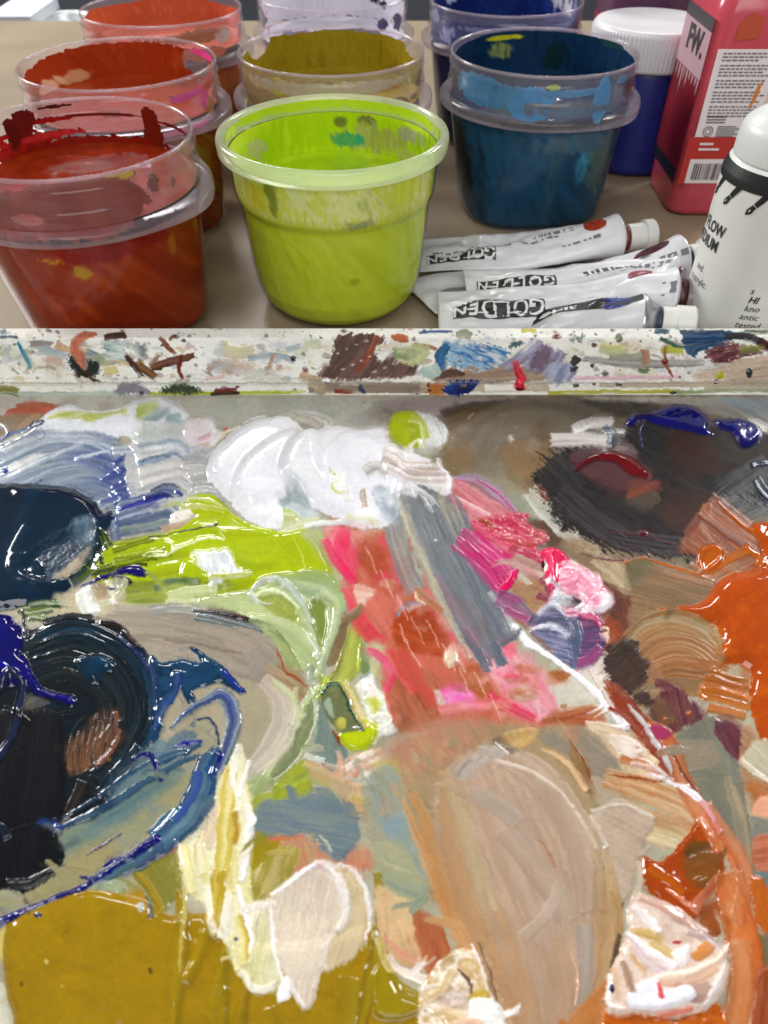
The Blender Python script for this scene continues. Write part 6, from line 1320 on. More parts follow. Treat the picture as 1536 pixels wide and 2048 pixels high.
def plastic(name, tint, haze, hcol='dcd8dc', rough=.16):
    m = bpy.data.materials.new(name); m.use_nodes = True; nt = m.node_tree; nt.nodes.remove(nt.nodes['Principled BSDF']); lk = nt.links.new
    tr = N(nt, 'ShaderNodeBsdfTransparent'); tr.inputs['Color'].default_value = tint + (1,)
    df = N(nt, 'ShaderNodeBsdfDiffuse'); df.inputs['Color'].default_value = lc(hcol)
    tl = N(nt, 'ShaderNodeBsdfTranslucent'); tl.inputs['Color'].default_value = lc(hcol)
    m1 = N(nt, 'ShaderNodeMixShader'); m1.inputs[0].default_value = .45; lk(df.outputs[0], m1.inputs[1]); lk(tl.outputs[0], m1.inputs[2])
    tc = N(nt, 'ShaderNodeTexCoord'); no = N(nt, 'ShaderNodeTexNoise'); no.inputs['Scale'].default_value = 70; no.inputs['Detail'].default_value = 4; lk(tc.outputs['Object'], no.inputs['Vector'])
    mr = N(nt, 'ShaderNodeMapRange'); mr.inputs['To Min'].default_value = haze * .6; mr.inputs['To Max'].default_value = haze * 1.4; lk(no.outputs['Fac'], mr.inputs['Value'])
    m2 = N(nt, 'ShaderNodeMixShader'); lk(mr.outputs[0], m2.inputs[0]); lk(tr.outputs[0], m2.inputs[1]); lk(m1.outputs[0], m2.inputs[2])
    gl = N(nt, 'ShaderNodeBsdfGlossy'); gl.inputs['Roughness'].default_value = rough
    lw = N(nt, 'ShaderNodeLayerWeight'); lw.inputs['Blend'].default_value = .5; pw = N(nt, 'ShaderNodeMath', operation='POWER'); lk(lw.outputs['Facing'], pw.inputs[0]); pw.inputs[1].default_value = 3.5; fr = N(nt, 'ShaderNodeMath', operation='MULTIPLY_ADD'); lk(pw.outputs[0], fr.inputs[0]); fr.inputs[1].default_value = .55; fr.inputs[2].default_value = .028
    mx = N(nt, 'ShaderNodeMixShader'); lk(fr.outputs[0], mx.inputs[0]); lk(m2.outputs[0], mx.inputs[1]); lk(gl.outputs[0], mx.inputs[2])
    lk(mx.outputs[0], nt.nodes['Material Output'].inputs['Surface'])
    return m
MAT['neck'] = plastic('frosted neck plastic', (.97, .95, .97), .045, 'f0e6ec')
MAT['flange'] = plastic('frosted flange plastic', (.95, .92, .94), .18, 'e8dae2')
MAT['clear'] = plastic('clear body plastic', (.98, .98, .98), .012, 'd0c8c8', .1)
MAT['milky'] = plastic('milky rim plastic', (.95, .98, .88), .36, 'ecf4d0', .14)
# ------------------------------------------------------------------ paint films on curved walls: a small net (angle x height) painted like the tray
def film(name, parent, rad, z0, z1, base, patches, nth=300, nz=70, sd=0, cover=True, rfn=None, gloss=.8, thick=.0003):
    """patches: (theta deg, z, dtheta, dz, 'colours' or None for a bare hole, wobble)"""
    th = np.linspace(-180, 180, nth, endpoint=False); zz = np.linspace(z0, z1, nz); T, Z = np.meshgrid(th, zz)
    u = np.cos(R(1) * T) * 3 + np.sin(R(1) * T) * 2.2; v = np.sin(R(1) * T) * 3.1
    n1 = fbm(u * 1.6 + 30, v * 1.6 + Z * 90 + 30, sd); n2 = fbm(u * 5 + 60, v * 5 + Z * 260 + 60, sd + 9); n3 = vn(T / 2.2 + 60, Z * 120 + 9, sd + 4)
    col = ramp(pal(base), .5 + (n1 - .5) * 1.8) if base else np.zeros(T.shape + (3,)); cov = np.full(T.shape, 1.0 if (base and cover) else 0.0)
    for tc_, zc, dt, dz, c, wob in patches:
        dT = (T - tc_ + 180) % 360 - 180
        e = 1 - np.sqrt((dT / dt) ** 2 + ((Z - zc) / dz) ** 2) + wob * (n2 - .5) * 2 + wob * .8 * (n1 - .5)
        if c == 'scrape': k = ss(0, .15, e) * ss(.35, .6, n3 * .6 + n2 * .4); cov = cov * (1 - k); continue
        k = ss(0, .12, e)
        if c is None: cov = cov * (1 - k)
        else:
            kc = np.where(cov > .5, ss(-.02, .42, e), 1.0 * (k > 0)) ; cc = ramp(pal(c), .5 + (.5 * n3 + .5 * n2 - .5) * 1.9); k_ = k; k = kc; col = col * (1 - k[..., None]) + cc * k[..., None]; cov = np.maximum(cov, k_)
    rr_ = np.array([rad(z) for z in zz])[:, None] - thick * (1 + 1.5 * n2) * np.ones_like(T)
    if rfn: x, y = rfn(T * R(1), rr_, Z)
    else: x, y = rr_ * np.sin(T * R(1)), -rr_ * np.cos(T * R(1))
    V = np.stack([x, y, Z], -1).reshape(-1, 3); vid_ = np.arange(nth * nz).reshape(nz, nth); nx_ = np.roll(vid_, -1, 1)
    F = np.stack([vid_[:-1], nx_[:-1], nx_[1:], vid_[1:]], -1); keep = (cov[:-1] > .5); F = F[keep]
    if len(F) == 0: return None
    us, inv = np.unique(F, return_inverse=True)
    return mesh_np(name, V[us], inv.reshape(-1, 4), MAT['paint'], parent, np.clip(lin(np.clip(col, 0, 1)), 0, .9).reshape(-1, 3)[us], np.full(len(us), gloss))
def fill(parent, rad, z, cols, sd=0, wave=.0012, n=72, m=26, rfn=None, gloss=.95, patches=()):
    rr_ = np.linspace(0.0, 1, m); th = np.linspace(-180, 180, n, endpoint=False); T, Q = np.meshgrid(th, rr_)
    r0 = rad(z) - .0004; x = Q * r0 * np.sin(T * R(1)); y = -Q * r0 * np.cos(T * R(1))
    if rfn: x, y = rfn(T * R(1), Q * r0, np.full(T.shape, z))
    nn = fbm(x * 60 + 20, y * 60 + 20, sd); n2 = fbm(x * 160 + 20, y * 60 + 50, sd + 5)
    Z = z + wave * (nn - .5) * 2 * ss(1.02, .8, Q) + .0012 * ss(.9, 1, Q)
    col = ramp(pal(cols), .5 + (n2 - .5) * 1.8)
    for px_, py_, rx, ry, c in patches:
        k = ss(0, .2, 1 - np.sqrt(((x - px_) / rx) ** 2 + ((y - py_) / ry) ** 2) + .9 * (n2 - .5))[..., None]; col = col * (1 - k) + ramp(pal(c), nn) * k
    vid_ = np.arange(n * m).reshape(m, n); nx_ = np.roll(vid_, -1, 1)
    F = np.stack([vid_[:-1], nx_[:-1], nx_[1:], vid_[1:]], -1).reshape(-1, 4)
    return mesh_np('paint_fill', np.stack([x, y, Z], -1).reshape(-1, 3), F, MAT['paint'], parent, np.clip(lin(col), 0, .9).reshape(-1, 3), np.full(n * m, gloss))
# ------------------------------------------------------------------ screw-top tubs
TH = .087
def sq(th, r_, z):               # the tub is round at its neck and rounded-square at its foot
    k = np.clip(1 - np.asarray(z) / .056, 0, 1) ** .8
    e = 2 + 1.7 * k; c = np.abs(np.cos(th - .3)); s = np.abs(np.sin(th - .3))
    f = (c ** e + s ** e) ** (-1 / e); f = 1 + (f - 1) * .75
    return r_ * f * np.sin(th), -r_ * f * np.cos(th)
def flg(th, r_, z):              # collar with a small pull tab
    d = (th - R(52) + math.pi) % (2 * math.pi) - math.pi; b = .0035 * np.exp(-(d / .35) ** 2) * (1 if r_ > .055 else 0)
    return (r_ + b) * np.sin(th), -(r_ + b) * np.cos(th)
def rad_tub(z):
    if z >= .060: return .0514
    return np.interp(z, [0, .004, .056, .060], [.0385, .0418, .0500, .0508])
def tub(px, d, label, body, bpat, npat, fillc, fz=.0625, nbase=None, fpat=(), sd=0, dz=0.0, wave=.0012, rim='', npat_z=None):
    x = (px - 768) / FOC * depth(d, TABLE_Z + TH + dz)
    t = empty('paint_tub', (x, d, TABLE_Z), label, 'paint tub', 'screw-top tubs of mixed paint', math.atan2(-x, d))
    body_p = rounded([(.0, .0), (.0395, 0), (.0424, .004), (.0510, .057), (.0522, .0613)])
    V, F = lathe(body_p, 96, sq); mesh_np('body', V, F, MAT['clear'], t)
    fl = rounded([(.0522, .0613), (.0570, .0612), (.0577, .0619), (.0578, .0654), (.0567, .0664), (.0532, .0668)], 3)
    V, F = lathe(fl, 96, flg); mesh_np('collar', V, F, MAT['flange'], t)
    nk = rounded([(.0532, .0668), (.0527, .0705), (.0537, .0725), (.0527, .0745), (.0525, .0795), (.0533, .0812), (.0525, .0828), (.0526, .0864), (.0522, TH), (.0516, .0864), (.0516, .0668)], 3)
    V, F = lathe(nk, 120); mesh_np('neck', V, F, MAT['neck'], t)
    V, F = lathe(rounded([(.0527, .0858), (.0529, .0866), (.0527, .0873), (.0520, .0875), (.0515, .0872), (.0514, .0862)], 3), 120); mesh_np('lip', V, F, MAT['flange'], t)
    film('paint_in_body', t, rad_tub, .0008, .0600, body, bpat, sd=sd, rfn=sq, gloss=.3, nz=60)
    film('paint_on_neck', t, lambda z: .0514, .0602, .0855, nbase, npat, sd=sd + 20, nz=60, gloss=.5)
    fill(t, rad_tub, fz, fillc, sd, wave, patches=fpat)
    return t
tub(140, .3555, 'nearest red orange paint tub, left of the lime green tub, with dark red smears inside', '963008 862606 a83e10', [(-22, .053, 13, .0018, 'b08814 c89c18 a04c10', .9), (-12, .0465, 5, .0035, 'b88c18 a87810', 1.0), (38, .049, 2.5, .008, 'b0780c a05008', .8), (-75, .046, 5, .004, 'a87018', .8), (60, .05, 5, .006, 'a06010 984808', .8), (5, .055, 40, .005, '901408 7c1408', .4)],
    [(-62, .0715, 72, .0125, '8c2c18 7c2010 a03424', .2), (-2, .074, 30, .014, '8a2c14 7c2010', .2), (-72, .078, 40, .007, '84301c', .3), (-30, .0705, 8, .0025, None, .2),
     (32, .0775, 3.5, .004, '7c3830', .5), (44, .0745, 2.5, .003, '844844', .5), (16, .0853, 7, .0012, 'c8a818 b89414', .5), (20, .0842, 5, .0018, 'c8a818', .6),
     (-152, .0685, 26, .006, '9c1c14 b02018 84140e', .7), (-122, .071, 26, .009, 'a81c18 901410 c03028', .8), (-165, .0725, 30, .0016, 'b01c1c c03030', .5), (-140, .0760, 26, .0014, 'a81818', .6), (-120, .0700, 40, .002, 'b82020 901414', .5), (-170, .0790, 14, .0012, '981414', .6), (-158, .080, 6, .006, '5c1410 6c1812', .6), (-150, .075, 4, .008, '5c1410', .5), (172, .0672, 60, .003, '8c1c10 7c1a0c', .5),
     (130, .073, 7, .013, '781e0c 6c1c0c', .3), (160, .0795, 26, .0007, '701810', .25), (112, .0785, 22, .0008, '701810', .3), (150, .0857, 16, .0005, '5c1810', .4), (-178, .0845, 10, .0009, '4c1410', .5), (-110, .066, 40, .008, '98201a b03028', .6), (100, .068, 10, .006, '8c3018', .5)],
    '8c2c0c 7c220a 98340f', fz=.0655, fpat=((-.028, -.006, .02, .02, 'a81c1c 8c1010 b83c34'), (.0, .022, .02, .008, '84483c 944030')), sd=1)
tub(235, .470, 'rust red paint tub with pink splashes, behind the nearest red orange tub', '8a4010 a05014 7c2c08 a86810', [(40, .04, 20, .02, '8a6a14 a08018', .6)],
    [(180, .075, 100, .0105, 'a03410 98300e a83c14', .12), (-120, .073, 40, .010, 'a03814', .3), (118, .0765, 17, .0075, None, .3), (108, .083, 18, .002, 'e03c8c e85098', .4), (138, .076, 7, .006, 'a8441c', .4), (-150, .0705, 14, .004, 'd0a078 c89068', .5), (-128, .0695, 14, .005, 'd8b090', .5),
     (40, .078, 16, .0022, 'e0489c d8408c', .5), (52, .0745, 5, .007, 'e0408c', .5), (62, .080, 9, .004, 'c8402c d04434', .4), (58, .068, 6, .004, 'b87830', .4), (-88, .080, 8, .004, '6c2c1c 8c4428', .6), (-60, .077, 3, .004, '8c4030', .6), (-12, .0755, 6, .002, 'c86c54', .5), (30, .0625, 30, .0016, 'e0509c', .4), (85, .073, 20, .010, 'a85c40', .4)],
    'a03610 983010', fz=.066, sd=2)
tub(322, .598, 'coral orange paint tub furthest back on the left', 'a4562c 985028 b0642c', [], [(180, .075, 120, .0115, 'c05a3c b85434 c8643f', .12), (-150, .085, 40, .003, None, .3), (120, .0845, 30, .003, None, .4), (0, .069, 50, .004, 'c86040 d06c3c', .4), (20, .079, 40, .0035, 'b86c40 c07848', .5), (-60, .075, 20, .006, 'd8502c', .4), (45, .077, 10, .005, 'd8b8a8', .5)],
    'c05a3c b85434', fz=.068, sd=3)
tub(662, .495, 'ochre yellow paint tub behind the lime green tub', '8a6c18 7c6010', [], [(180, .0745, 122, .0115, '8c7616 94801a 846e12', .10), (-122, .082, 12, .006, None, .3), (108, .083, 11, .005, None, .4), (-35, .079, 6, .005, 'c8b820 d0c430', .4), (24, .0775, 34, .0014, 'c88030 b87028', .4), (8, .0795, 4, .003, 'c88830', .4), (-10, .0825, 14, .0012, '8c7018', .5), (60, .079, 14, .005, 'b8ac50', .4), (-50, .071, 40, .006, '98843c a08c48', .4), (20, .0685, 50, .004, '8c7838 a08c40', .5), (0, .0795, 70, .004, 'c0b48c c8bc98', .35)],
    '8c7616 947e18', fz=.064, sd=4)
tub(664, .640, 'nearly empty cloudy tub with white and violet traces, furthest back in the middle', 'a8a4b0 8c88a0', [], [(180, .074, 115, .012, 'c4c4cc d0ccd4 bcbcc8', .3), (0, .071, 45, .0045, '6c78a0 8890b4 9c9cb8', .4), (60, .074, 10, .006, '5c5878', .5), (-75, .077, 12, .006, '605c74', .6), (140, .078, 8, .005, '1c1a24', .5), (132, .074, 8, .003, '24222c', .6), (5, .0755, 20, .0008, '44425c', .5), (40, .0755, 6, .004, '504c80', .6)],
    'd0ccd4 c0c0cc', fz=.062, sd=5)
tub(1089, .493, 'teal blue paint tub with cyan streaks, standing behind the pile of paint tubes', '103850 184c6c 0c2c40', [(18, .035, 6, .03, '2c5468 1c4458', .4), (38, .044, 6, .018, '3c8cb0 2c7898 1c4c60', .5), (55, .04, 14, .022, '4c6464 3c5458 58706c', .5), (-62, .03, 20, .03, '0c2028 101c1c', .4), (-10, .02, 18, .02, '1c4868 143c58', .6), (28, .052, 30, .006, '2c5c78 4c5c6c', .5)],
    [(180, .074, 128, .0125, '0c2844 0c3050 0a2038', .05), (-150, .0825, 17, .0017, 'b8b81c c4c428', .25), (-148, .0755, 12, .005, '6c7c4c 8c9454 3c5444', .6), (172, .072, 10, .010, '082428', .4), (128, .084, 12, .002, '1c3c3c', .7), (-38, .0755, 30, .008, '2c8cc0 2c84b0 1c74a4', .25), (-6, .073, 16, .009, '3494c8 2c88bc', .25), (20, .0785, 24, .0022, '2c80b0 3c8cb8', .4), (41, .0735, 7, .012, '2c94cc 3090c4', .12), (58, .0805, 8, .002, '2484b4', .6), (-72, .075, 12, .008, '2c3428 343c2c', .4), (8, .0815, 5, .0015, '9cb03c', .4), (15, .072, 26, .0025, '4c586c 6c7078', .5), (25, .0695, 50, .002, '3c7ca0 50606c', .5)],
    '0c2844 0e3050', fz=.0635, sd=6)
tub(1013, .625, 'dark ultramarine blue paint tub behind the teal tub', '101638 141a44', [], [(180, .074, 125, .0125, '122868 0e2058 183078', .06), (-128, .081, 10, .006, 'b8bcd0', .5), (122, .079, 22, .007, 'd0c8cc c0b8c0 1c2c5c', .5), (0, .0745, 75, .0085, '2c4080 1c2c68 24387c', .25), (-48, .072, 10, .006, '8c98c0 a0a8cc', .6), (-20, .078, 16, .002, '7c88b8', .6), (45, .079, 24, .0016, '6c7cb0', .6), (-70, .079, 12, .004, '8890a8', .5)],
    '10245c 142c6c', fz=.0645, sd=7)
# ------------------------------------------------------------------ the lime green tub (round, stepped)
GS = 1.03; gx = (665 - 768) / FOC * depth(.375, .080)
gt = empty('paint_tub', (gx, .375, TABLE_Z), 'lime green round paint tub with a milky rim, nearest the middle of the tray', 'paint tub', 'round-bottomed tubs of mixed paint', math.atan2(-gx, .375)); gt.scale = (.985, .985, GS)
gpr = [(0, 0), (.031, .0005), (.0365, .0020), (.0405, .0062), (.0428, .013), (.0440, .022), (.0462, .0490), (.0464, .0512), (.0482, .0545), (.0489, .0580), (.0499, .0735)]
gr = np.array([p[0] for p in gpr]); gz_ = np.array([p[1] for p in gpr])
rad_g = lambda z: float(np.interp(z, gz_, gr)) - .0006
V, F = lathe(rounded(gpr, 3), 120); mesh_np('body', V, F, MAT['clear'], gt)
V, F = lathe(rounded([(.0498, .0735), (.0530, .0730), (.0540, .0738), (.0544, .0785), (.0538, .0803), (.0522, .0810), (.0508, .0806), (.0500, .0790), (.0494, .0735)], 4), 120); mesh_np('rim', V, F, MAT['milky'], gt)
film('paint_in_body', gt, rad_g, .0010, .0735, 'b8ca28 c0d232 b2c424', [(0, .064, 200, .0105, 'd0d860 c8d448 dce098 bccc40', .2), (-50, .064, 12, .008, 'd0cc38 c8c020 e0dc70', .6), (10, .063, 16, .008, 'd4dc80 dce498 b0bc60', .7), (40, .066, 12, .008, 'ccd838 d4e040', .5), (-20, .068, 8, .006, 'd8e090', .6), (-35, .067, 5, .01, '8c9c2c 7c8c24', .6), (12, .0555, 8, .003, '90a060 a8b060', .8), (-55, .042, 5, .006, 'b4c43c', .7), (8, .028, 6, .0022, 'c0cc30 98aa20', .5),
    (180, .062, 95, .017, 'a6c814 a0c00e b0d01c', .1), (175, .069, 5, .003, '6c7430', .4), (158, .070, 7, .003, '707434', .7), (150, .062, 30, .008, 'a8a878 9ca040 8c9060', .7), (170, .061, 12, .004, '2c9080 70a040', .5), (118, .068, 26, .004, 'a09c88 8c8c74', .4), (-128, .064, 12, .006, 'a8a880 b0b470', .7), (95, .062, 30, .016, '7c9c08 88a810', .3), (128, .058, 14, .005, 'b4bc48 a0a868', .6)], nth=400, nz=120, sd=8, gloss=.4)
fill(gt, rad_g, .0545, 'a8c81a a0c012 b0cc28', 8, .002, patches=())
film('paint_on_rim', gt, lambda z: .0501, .0735, .079, None, [(180, .0765, 100, .004, 'b0cc24 b8d030', .5), (-95, .0765, 20, .003, 'c8d860', .6), (80, .0765, 20, .004, 'a8c420', .6)], sd=9, nz=20)
# ------------------------------------------------------------------ lettering
def text_mesh(s, size=1.0, bold=0.0, shear=0.0, sub=2, align='LEFT', space=1.0):
    c = bpy.data.curves.new('lettering', 'FONT'); c.body = s; c.size = size; c.offset = bold; c.shear = shear; c.align_x = align; c.resolution_u = 2; c.space_character = space
    o_ = bpy.data.objects.new('lettering', c); COL.objects.link(o_)
    dg = bpy.context.evaluated_depsgraph_get(); ev = o_.evaluated_get(dg); me = ev.to_mesh()
    bm = bmesh.new(); bm.from_mesh(me); ev.to_mesh_clear(); bpy.data.objects.remove(o_); bpy.data.curves.remove(c)
    if sub: bmesh.ops.triangulate(bm, faces=bm.faces[:]); 
    for k in range(sub):
        es = [e for e in bm.edges if e.calc_length() > size * .16]
        if es: bmesh.ops.subdivide_edges(bm, edges=es, cuts=1); bmesh.ops.triangulate(bm, faces=bm.faces[:])
    V = np.array([v.co[:2] for v in bm.verts]) if bm.verts else np.zeros((0, 2)); F = [tuple(v.index for v in f.verts) for f in bm.faces]; bm.free()
    return V, F
def mapped(name, V2, F, fn, mat, parent, flip=False):
    me = bpy.data.meshes.new(name); me.from_pydata([tuple(fn(a, b)) for a, b in V2], [], [f[::-1] for f in F] if flip else F); me.update()
    return link(name, me, mat, parent, False)
def quad_grid(x0, x1, y0, y1, nx=12, ny=6):
    xs = np.linspace(x0, x1, nx + 1); ys = np.linspace(y0, y1, ny + 1)
    V2 = [(x, y) for y in ys for x in xs]; F = [(j * (nx + 1) + i, j * (nx + 1) + i + 1, (j + 1) * (nx + 1) + i + 1, (j + 1) * (nx + 1) + i) for j in range(ny) for i in range(nx)]
    return np.array(V2), F
MAT['ink'] = simple('black print', '1c1c1e', .45)
MAT['grey_ink'] = simple('grey print', '6c6c70', .5)
MAT['white_print'] = simple('white print', 'e2e2e4', .4)
MAT['enamel'] = simple('white tube enamel', 'dcdce0', .28, noise='d0d0d4', scale=80, bump=.35, bscale=260)
MAT['cap'] = simple('white cap plastic', 'e2e2dc', .35)
MAT['alu'] = simple('bare tube metal', 'b8bcc4', .25, Metallic=.9)
def swm(c): return simple('swatch ' + c, c, .35, noise=''.join('%02x' % max(0, int(int(c[i:i + 2], 16) * .75)) for i in (0, 2, 4)), scale=300)
# ------------------------------------------------------------------ squeezed paint tubes
class Tube:
    def __init__(s, st, sd):
        """st: list of (px,py,z,a,b,roll deg); a,b half width / half height in mm"""
        P = []
        for px, py, z, a, b, ro in st:
            c = on_plane(px, py, z); P.append((c.x, c.y, c.z, a / 1000 * (.92 if a != b else 1), b / 1000 * (.82 if a != b else 1), ro))
        s.Q = spline(np.array(P), n=9); s.c = s.Q[:, :3]; seg = np.diff(s.c, axis=0); s.cum = np.concatenate([[0], np.cumsum(np.linalg.norm(seg, axis=1))]); s.L = s.cum[-1]; s.sd = sd
        T = np.gradient(s.c, axis=0); s.T = T / np.linalg.norm(T, axis=1, keepdims=True)
    def at(s, d, ph, off=0.0):
        """point at distance d along the tube, angle ph (0 = far side, 90 = top, 180 = near side)"""
        d = np.clip(d, 0, s.L); q = np.array([np.interp(d, s.cum, s.Q[:, k]) for k in range(6)]); T = np.array([np.interp(d, s.cum, s.T[:, k]) for k in range(3)]); T /= np.linalg.norm(T)
        U = np.array([-T[1], T[0], 0]); U /= np.linalg.norm(U); W = np.cross(T, U)
        W = W if W[2] > 0 else -W
        cr, sr = math.cos(R(q[5])), math.sin(R(q[5])); U, W = U * cr + W * sr, -U * sr + W * cr
        a, b = max(q[3], .0002), max(q[4], .0002)
        fl = np.clip(1 - b / a, 0, 1)                            # how flat
        c, s_ = math.cos(R(ph)), math.sin(R(ph))
        dent = (fbm(d * 55 + 9, c * 2.2 + s_ * 1.3 + 9, s.sd, 3) - .5) * .014 * min(1, b / .003) * fl
        return q[:3] + U * (a * c) + W * (b * s_ * (1 - .25 * fl * abs(c)) + dent * abs(s_)) + (U * c * b + W * s_ * a) / math.hypot(b * c, a * s_) * off
    def mesh(s, parent, mat, nl=90, na=40):
        V = [s.at(d, 360 * k / na) for d in np.linspace(0, s.L, nl) for k in range(na)]
        F = [(j * na + k, j * na + (k + 1) % na, (j + 1) * na + (k + 1) % na, (j + 1) * na + k) for j in range(nl - 1) for k in range(na)]
        F.append(tuple(range(na))); me = bpy.data.meshes.new('body'); me.from_pydata([tuple(v) for v in V], [], F); me.update(); bmx = bmesh.new(); bmx.from_mesh(me); bmesh.ops.recalc_face_normals(bmx, faces=bmx.faces); bmx.to_mesh(me); bmx.free()
        return link('body', me, mat, parent)
    def decal(s, name, V2, F, parent, mat, d0, ph0, off=.00022, flip=False):
        """V2 in metres: x along the tube from d0, y round it from ph0 (towards the far side)"""
        def fn(x, y):
            d = d0 + x; q3 = np.interp(np.clip(d, 0, s.L), s.cum, s.Q[:, 3]); q4 = np.interp(np.clip(d, 0, s.L), s.cum, s.Q[:, 4])
            per = max(q3, .004); t = np.clip((ph0 - 90) / 90.0 - y / per, -1, 1)      # y measured across the width
            ph = 90 + math.degrees(math.asin(np.clip(t, -1, 1)))
            return s.at(d, ph, off)
        return mapped(name, V2, F, fn, mat, parent, flip)
def screw_end(parent, tube, r0, cone, neckc, cap_r, flang_r, capmat, ln=(.004, .003, .0085, .0055), hexa=False, tilt=None):
    """shoulder cone, painted neck ring and cap, along the tube's end direction"""
    p = tube.c[-1]; T = tube.T[-1]; q = Vector(T).to_track_quat('Z', 'Y')
    if tilt: q = Vector((T[0] + tilt[0], T[1] + tilt[1], T[2] + tilt[2])).normalized().to_track_quat('Z', 'Y')
    def put(name, prof, n, mat, capends=True):
        V, F = lathe(prof, n); V = np.array([np.array(q @ Vector(v)) for v in V]) + p
        m_ = len(prof); o_ = caps(name, V, F, mat, parent, ((m_ - 1, True),) if capends else (), n, smooth=True); return o_
    a, b, c, d = ln
    put('shoulder', [(r0, -.0005), (r0 * 1.0, .0003), (r0 * .96, .0009), (cap_r * 1.0, a)], 40, cone)
    put('neck', [(cap_r * .92, a - .0003), (cap_r * .98, a + .0004), (cap_r * .95, a + b), (cap_r * .8, a + b)], 32, neckc)
    n = 6 if hexa else 32
    o_ = put('cap', [(cap_r * .9, a + b - .0005), (cap_r, a + b), (cap_r * 1.03, a + b + c), (flang_r, a + b + c + .0004), (flang_r, a + b + c + d), (flang_r * .93, a + b + c + d + .0008), (flang_r * .5, a + b + c + d + .0006)], 32, capmat)
    md = o_.modifiers.new('edge', 'EDGE_SPLIT'); md.split_angle = R(35)
TG = 'white squeezed paint tubes piled behind the tray'
def brand(tb_, t, d0, w, h, ph0, part=(0, 6), gap=0):
    """black name panel with white letters, reading from the cap towards the tail (upside down to the viewer)"""
    V2, F = quad_grid(0, w, -h / 2, h / 2, 40, 6); tb_.decal('name_panel', V2, F, t, MAT['ink'], d0, ph0, .00018)
    word = 'GOLDEN'; sz = h * 1.12; adv = w / 6.0
    for k, ch in enumerate(word):
        V, F = text_mesh(ch, sz, .02 * sz, sub=2)
        if len(V) == 0: continue
        V = V - np.array([V[:, 0].mean() * 0 + (V[:, 0].max() + V[:, 0].min()) / 2, (V[:, 1].max() + V[:, 1].min()) / 2])
        V[:, 0] *= .94 * adv / max(.6 * sz, (V[:, 0].max() - V[:, 0].min())) if (V[:, 0].max() - V[:, 0].min()) > .85 * adv else 1.0
        V = -V; V[:, 0] += w - adv * (k + .5)
        tb_.decal('letter', V, F, t, MAT['white_print'], d0, ph0, .0003)
def dashes(tb_, t, d0, w, ph0, h=.0012, n=14, sd=0, mat=None):
    rg = random.Random(sd); V2 = []; F = []; x = 0
    while x < w:
        l = rg.uniform(.001, .004); b = len(V2); hh = h * rg.uniform(.6, 1)
        V2 += [(x, -hh / 2), (x + l, -hh / 2), (x + l, hh / 2), (x, hh / 2)]; F.append((b, b + 1, b + 2, b + 3)); x += l + rg.uniform(.0006, .002)
    tb_.decal('small_print', np.array(V2), F, t, mat or MAT['grey_ink'], d0, ph0, .0002)
def swatch(tb_, t, d0, w, h, ph0, col):
    V2, F = quad_grid(-1, 1, -1, 1, 10, 10); V2 = np.array([(x * w / 2 * math.sqrt(1 - y * y / 2.6), y * h / 2 * math.sqrt(1 - x * x / 2.6)) for x, y in V2])
    tb_.decal('colour_swatch', V2, F, t, swm(col), d0, ph0, .00022)
def tubeobj(label, st, sd):
    tb_ = Tube(st, sd); c = tb_.c.mean(0); t = empty('paint_tube', (0, 0, 0), label, 'paint tube', TG)
    tb_.mesh(t, MAT['enamel']); return tb_, t
T_ = {}
tb_, t = tubeobj('topmost white tube of the pile with an orange red swatch, nearest the teal tub',
    [(830, 512, .000, 21, .7, 0), (880, 508, .001, 20.5, 1.8, 2), (960, 505, .003, 19.5, 4, 5), (1050, 500, .006, 18, 7, 8), (1130, 490, .009, 16, 9.5, 6), (1190, 482, .0108, 14, 12, 0), (1230, 478, .0112, 13.2, 13.2, 0)], 3)
brand(tb_, t, .006, .040, .0085, 130); dashes(tb_, t, .010, .04, 104, sd=2); dashes(tb_, t, .066, .02, 75, .003, sd=3); dashes(tb_, t, .060, .02, 95, .0022, sd=5); dashes(tb_, t, .080, .02, 148, .002, sd=4); swatch(tb_, t, tb_.L - .0125, .011, .012, 82, 'a83410')
screw_end(t, tb_, .0132, MAT['enamel'], swm('7c3428'), .0072, .0088, MAT['cap'])
tb_, t = tubeobj('white tube with a dark maroon swatch and black neck ring, lowest of the pile',
    [(838, 596, .000, 20, .7, 0), (900, 578, .001, 19.5, 1.4, 0), (1020, 568, .002, 18, 2.2, 0), (1160, 560, .003, 16, 3.5, 0), (1240, 546, .007, 14, 5, 12), (1290, 534, .0105, 12.5, 9, 10), (1330, 526, .0125, 13, 12.5, 0), (1355, 522, .013, 13.2, 13.2, 0)], 7)
swatch(tb_, t, tb_.L - .014, .017, .008, 72, '4c1420'); dashes(tb_, t, tb_.L - .026, .012, 100, .004, sd=8); dashes(tb_, t, tb_.L - .012, .009, 148, .004, sd=9)
V2, F = quad_grid(0, .014, -.004, .004, 10, 4); tb_.decal('name_panel', V2, F, t, MAT['grey_ink'], .012, 118)
screw_end(t, tb_, .0132, MAT['enamel'], MAT['ink'], .0072, .0095, MAT['cap'], ln=(.0035, .0025, .007, .006))
tb_, t = tubeobj('narrow rolled white tube lying across the middle of the pile',
    [(930, 566, .006, 15, .8, 4), (965, 566, .006, 12.5, 1.8, 8), (1030, 570, .007, 9, 4.5, 20), (1110, 566, .009, 8, 6, 26), (1200, 552, .011, 8.5, 6.2, 20), (1270, 546, .0115, 8.8, 6.5, 10), (1315, 550, .0115, 10, 9.5, 0), (1340, 556, .0118, 11, 11, 0)], 11)
brand(tb_, t, .006, .040, .0068, 112); dashes(tb_, t, .06, .03, 100, .004, sd=12, mat=MAT['ink']); dashes(tb_, t, .075, .03, 118, .003, sd=13)
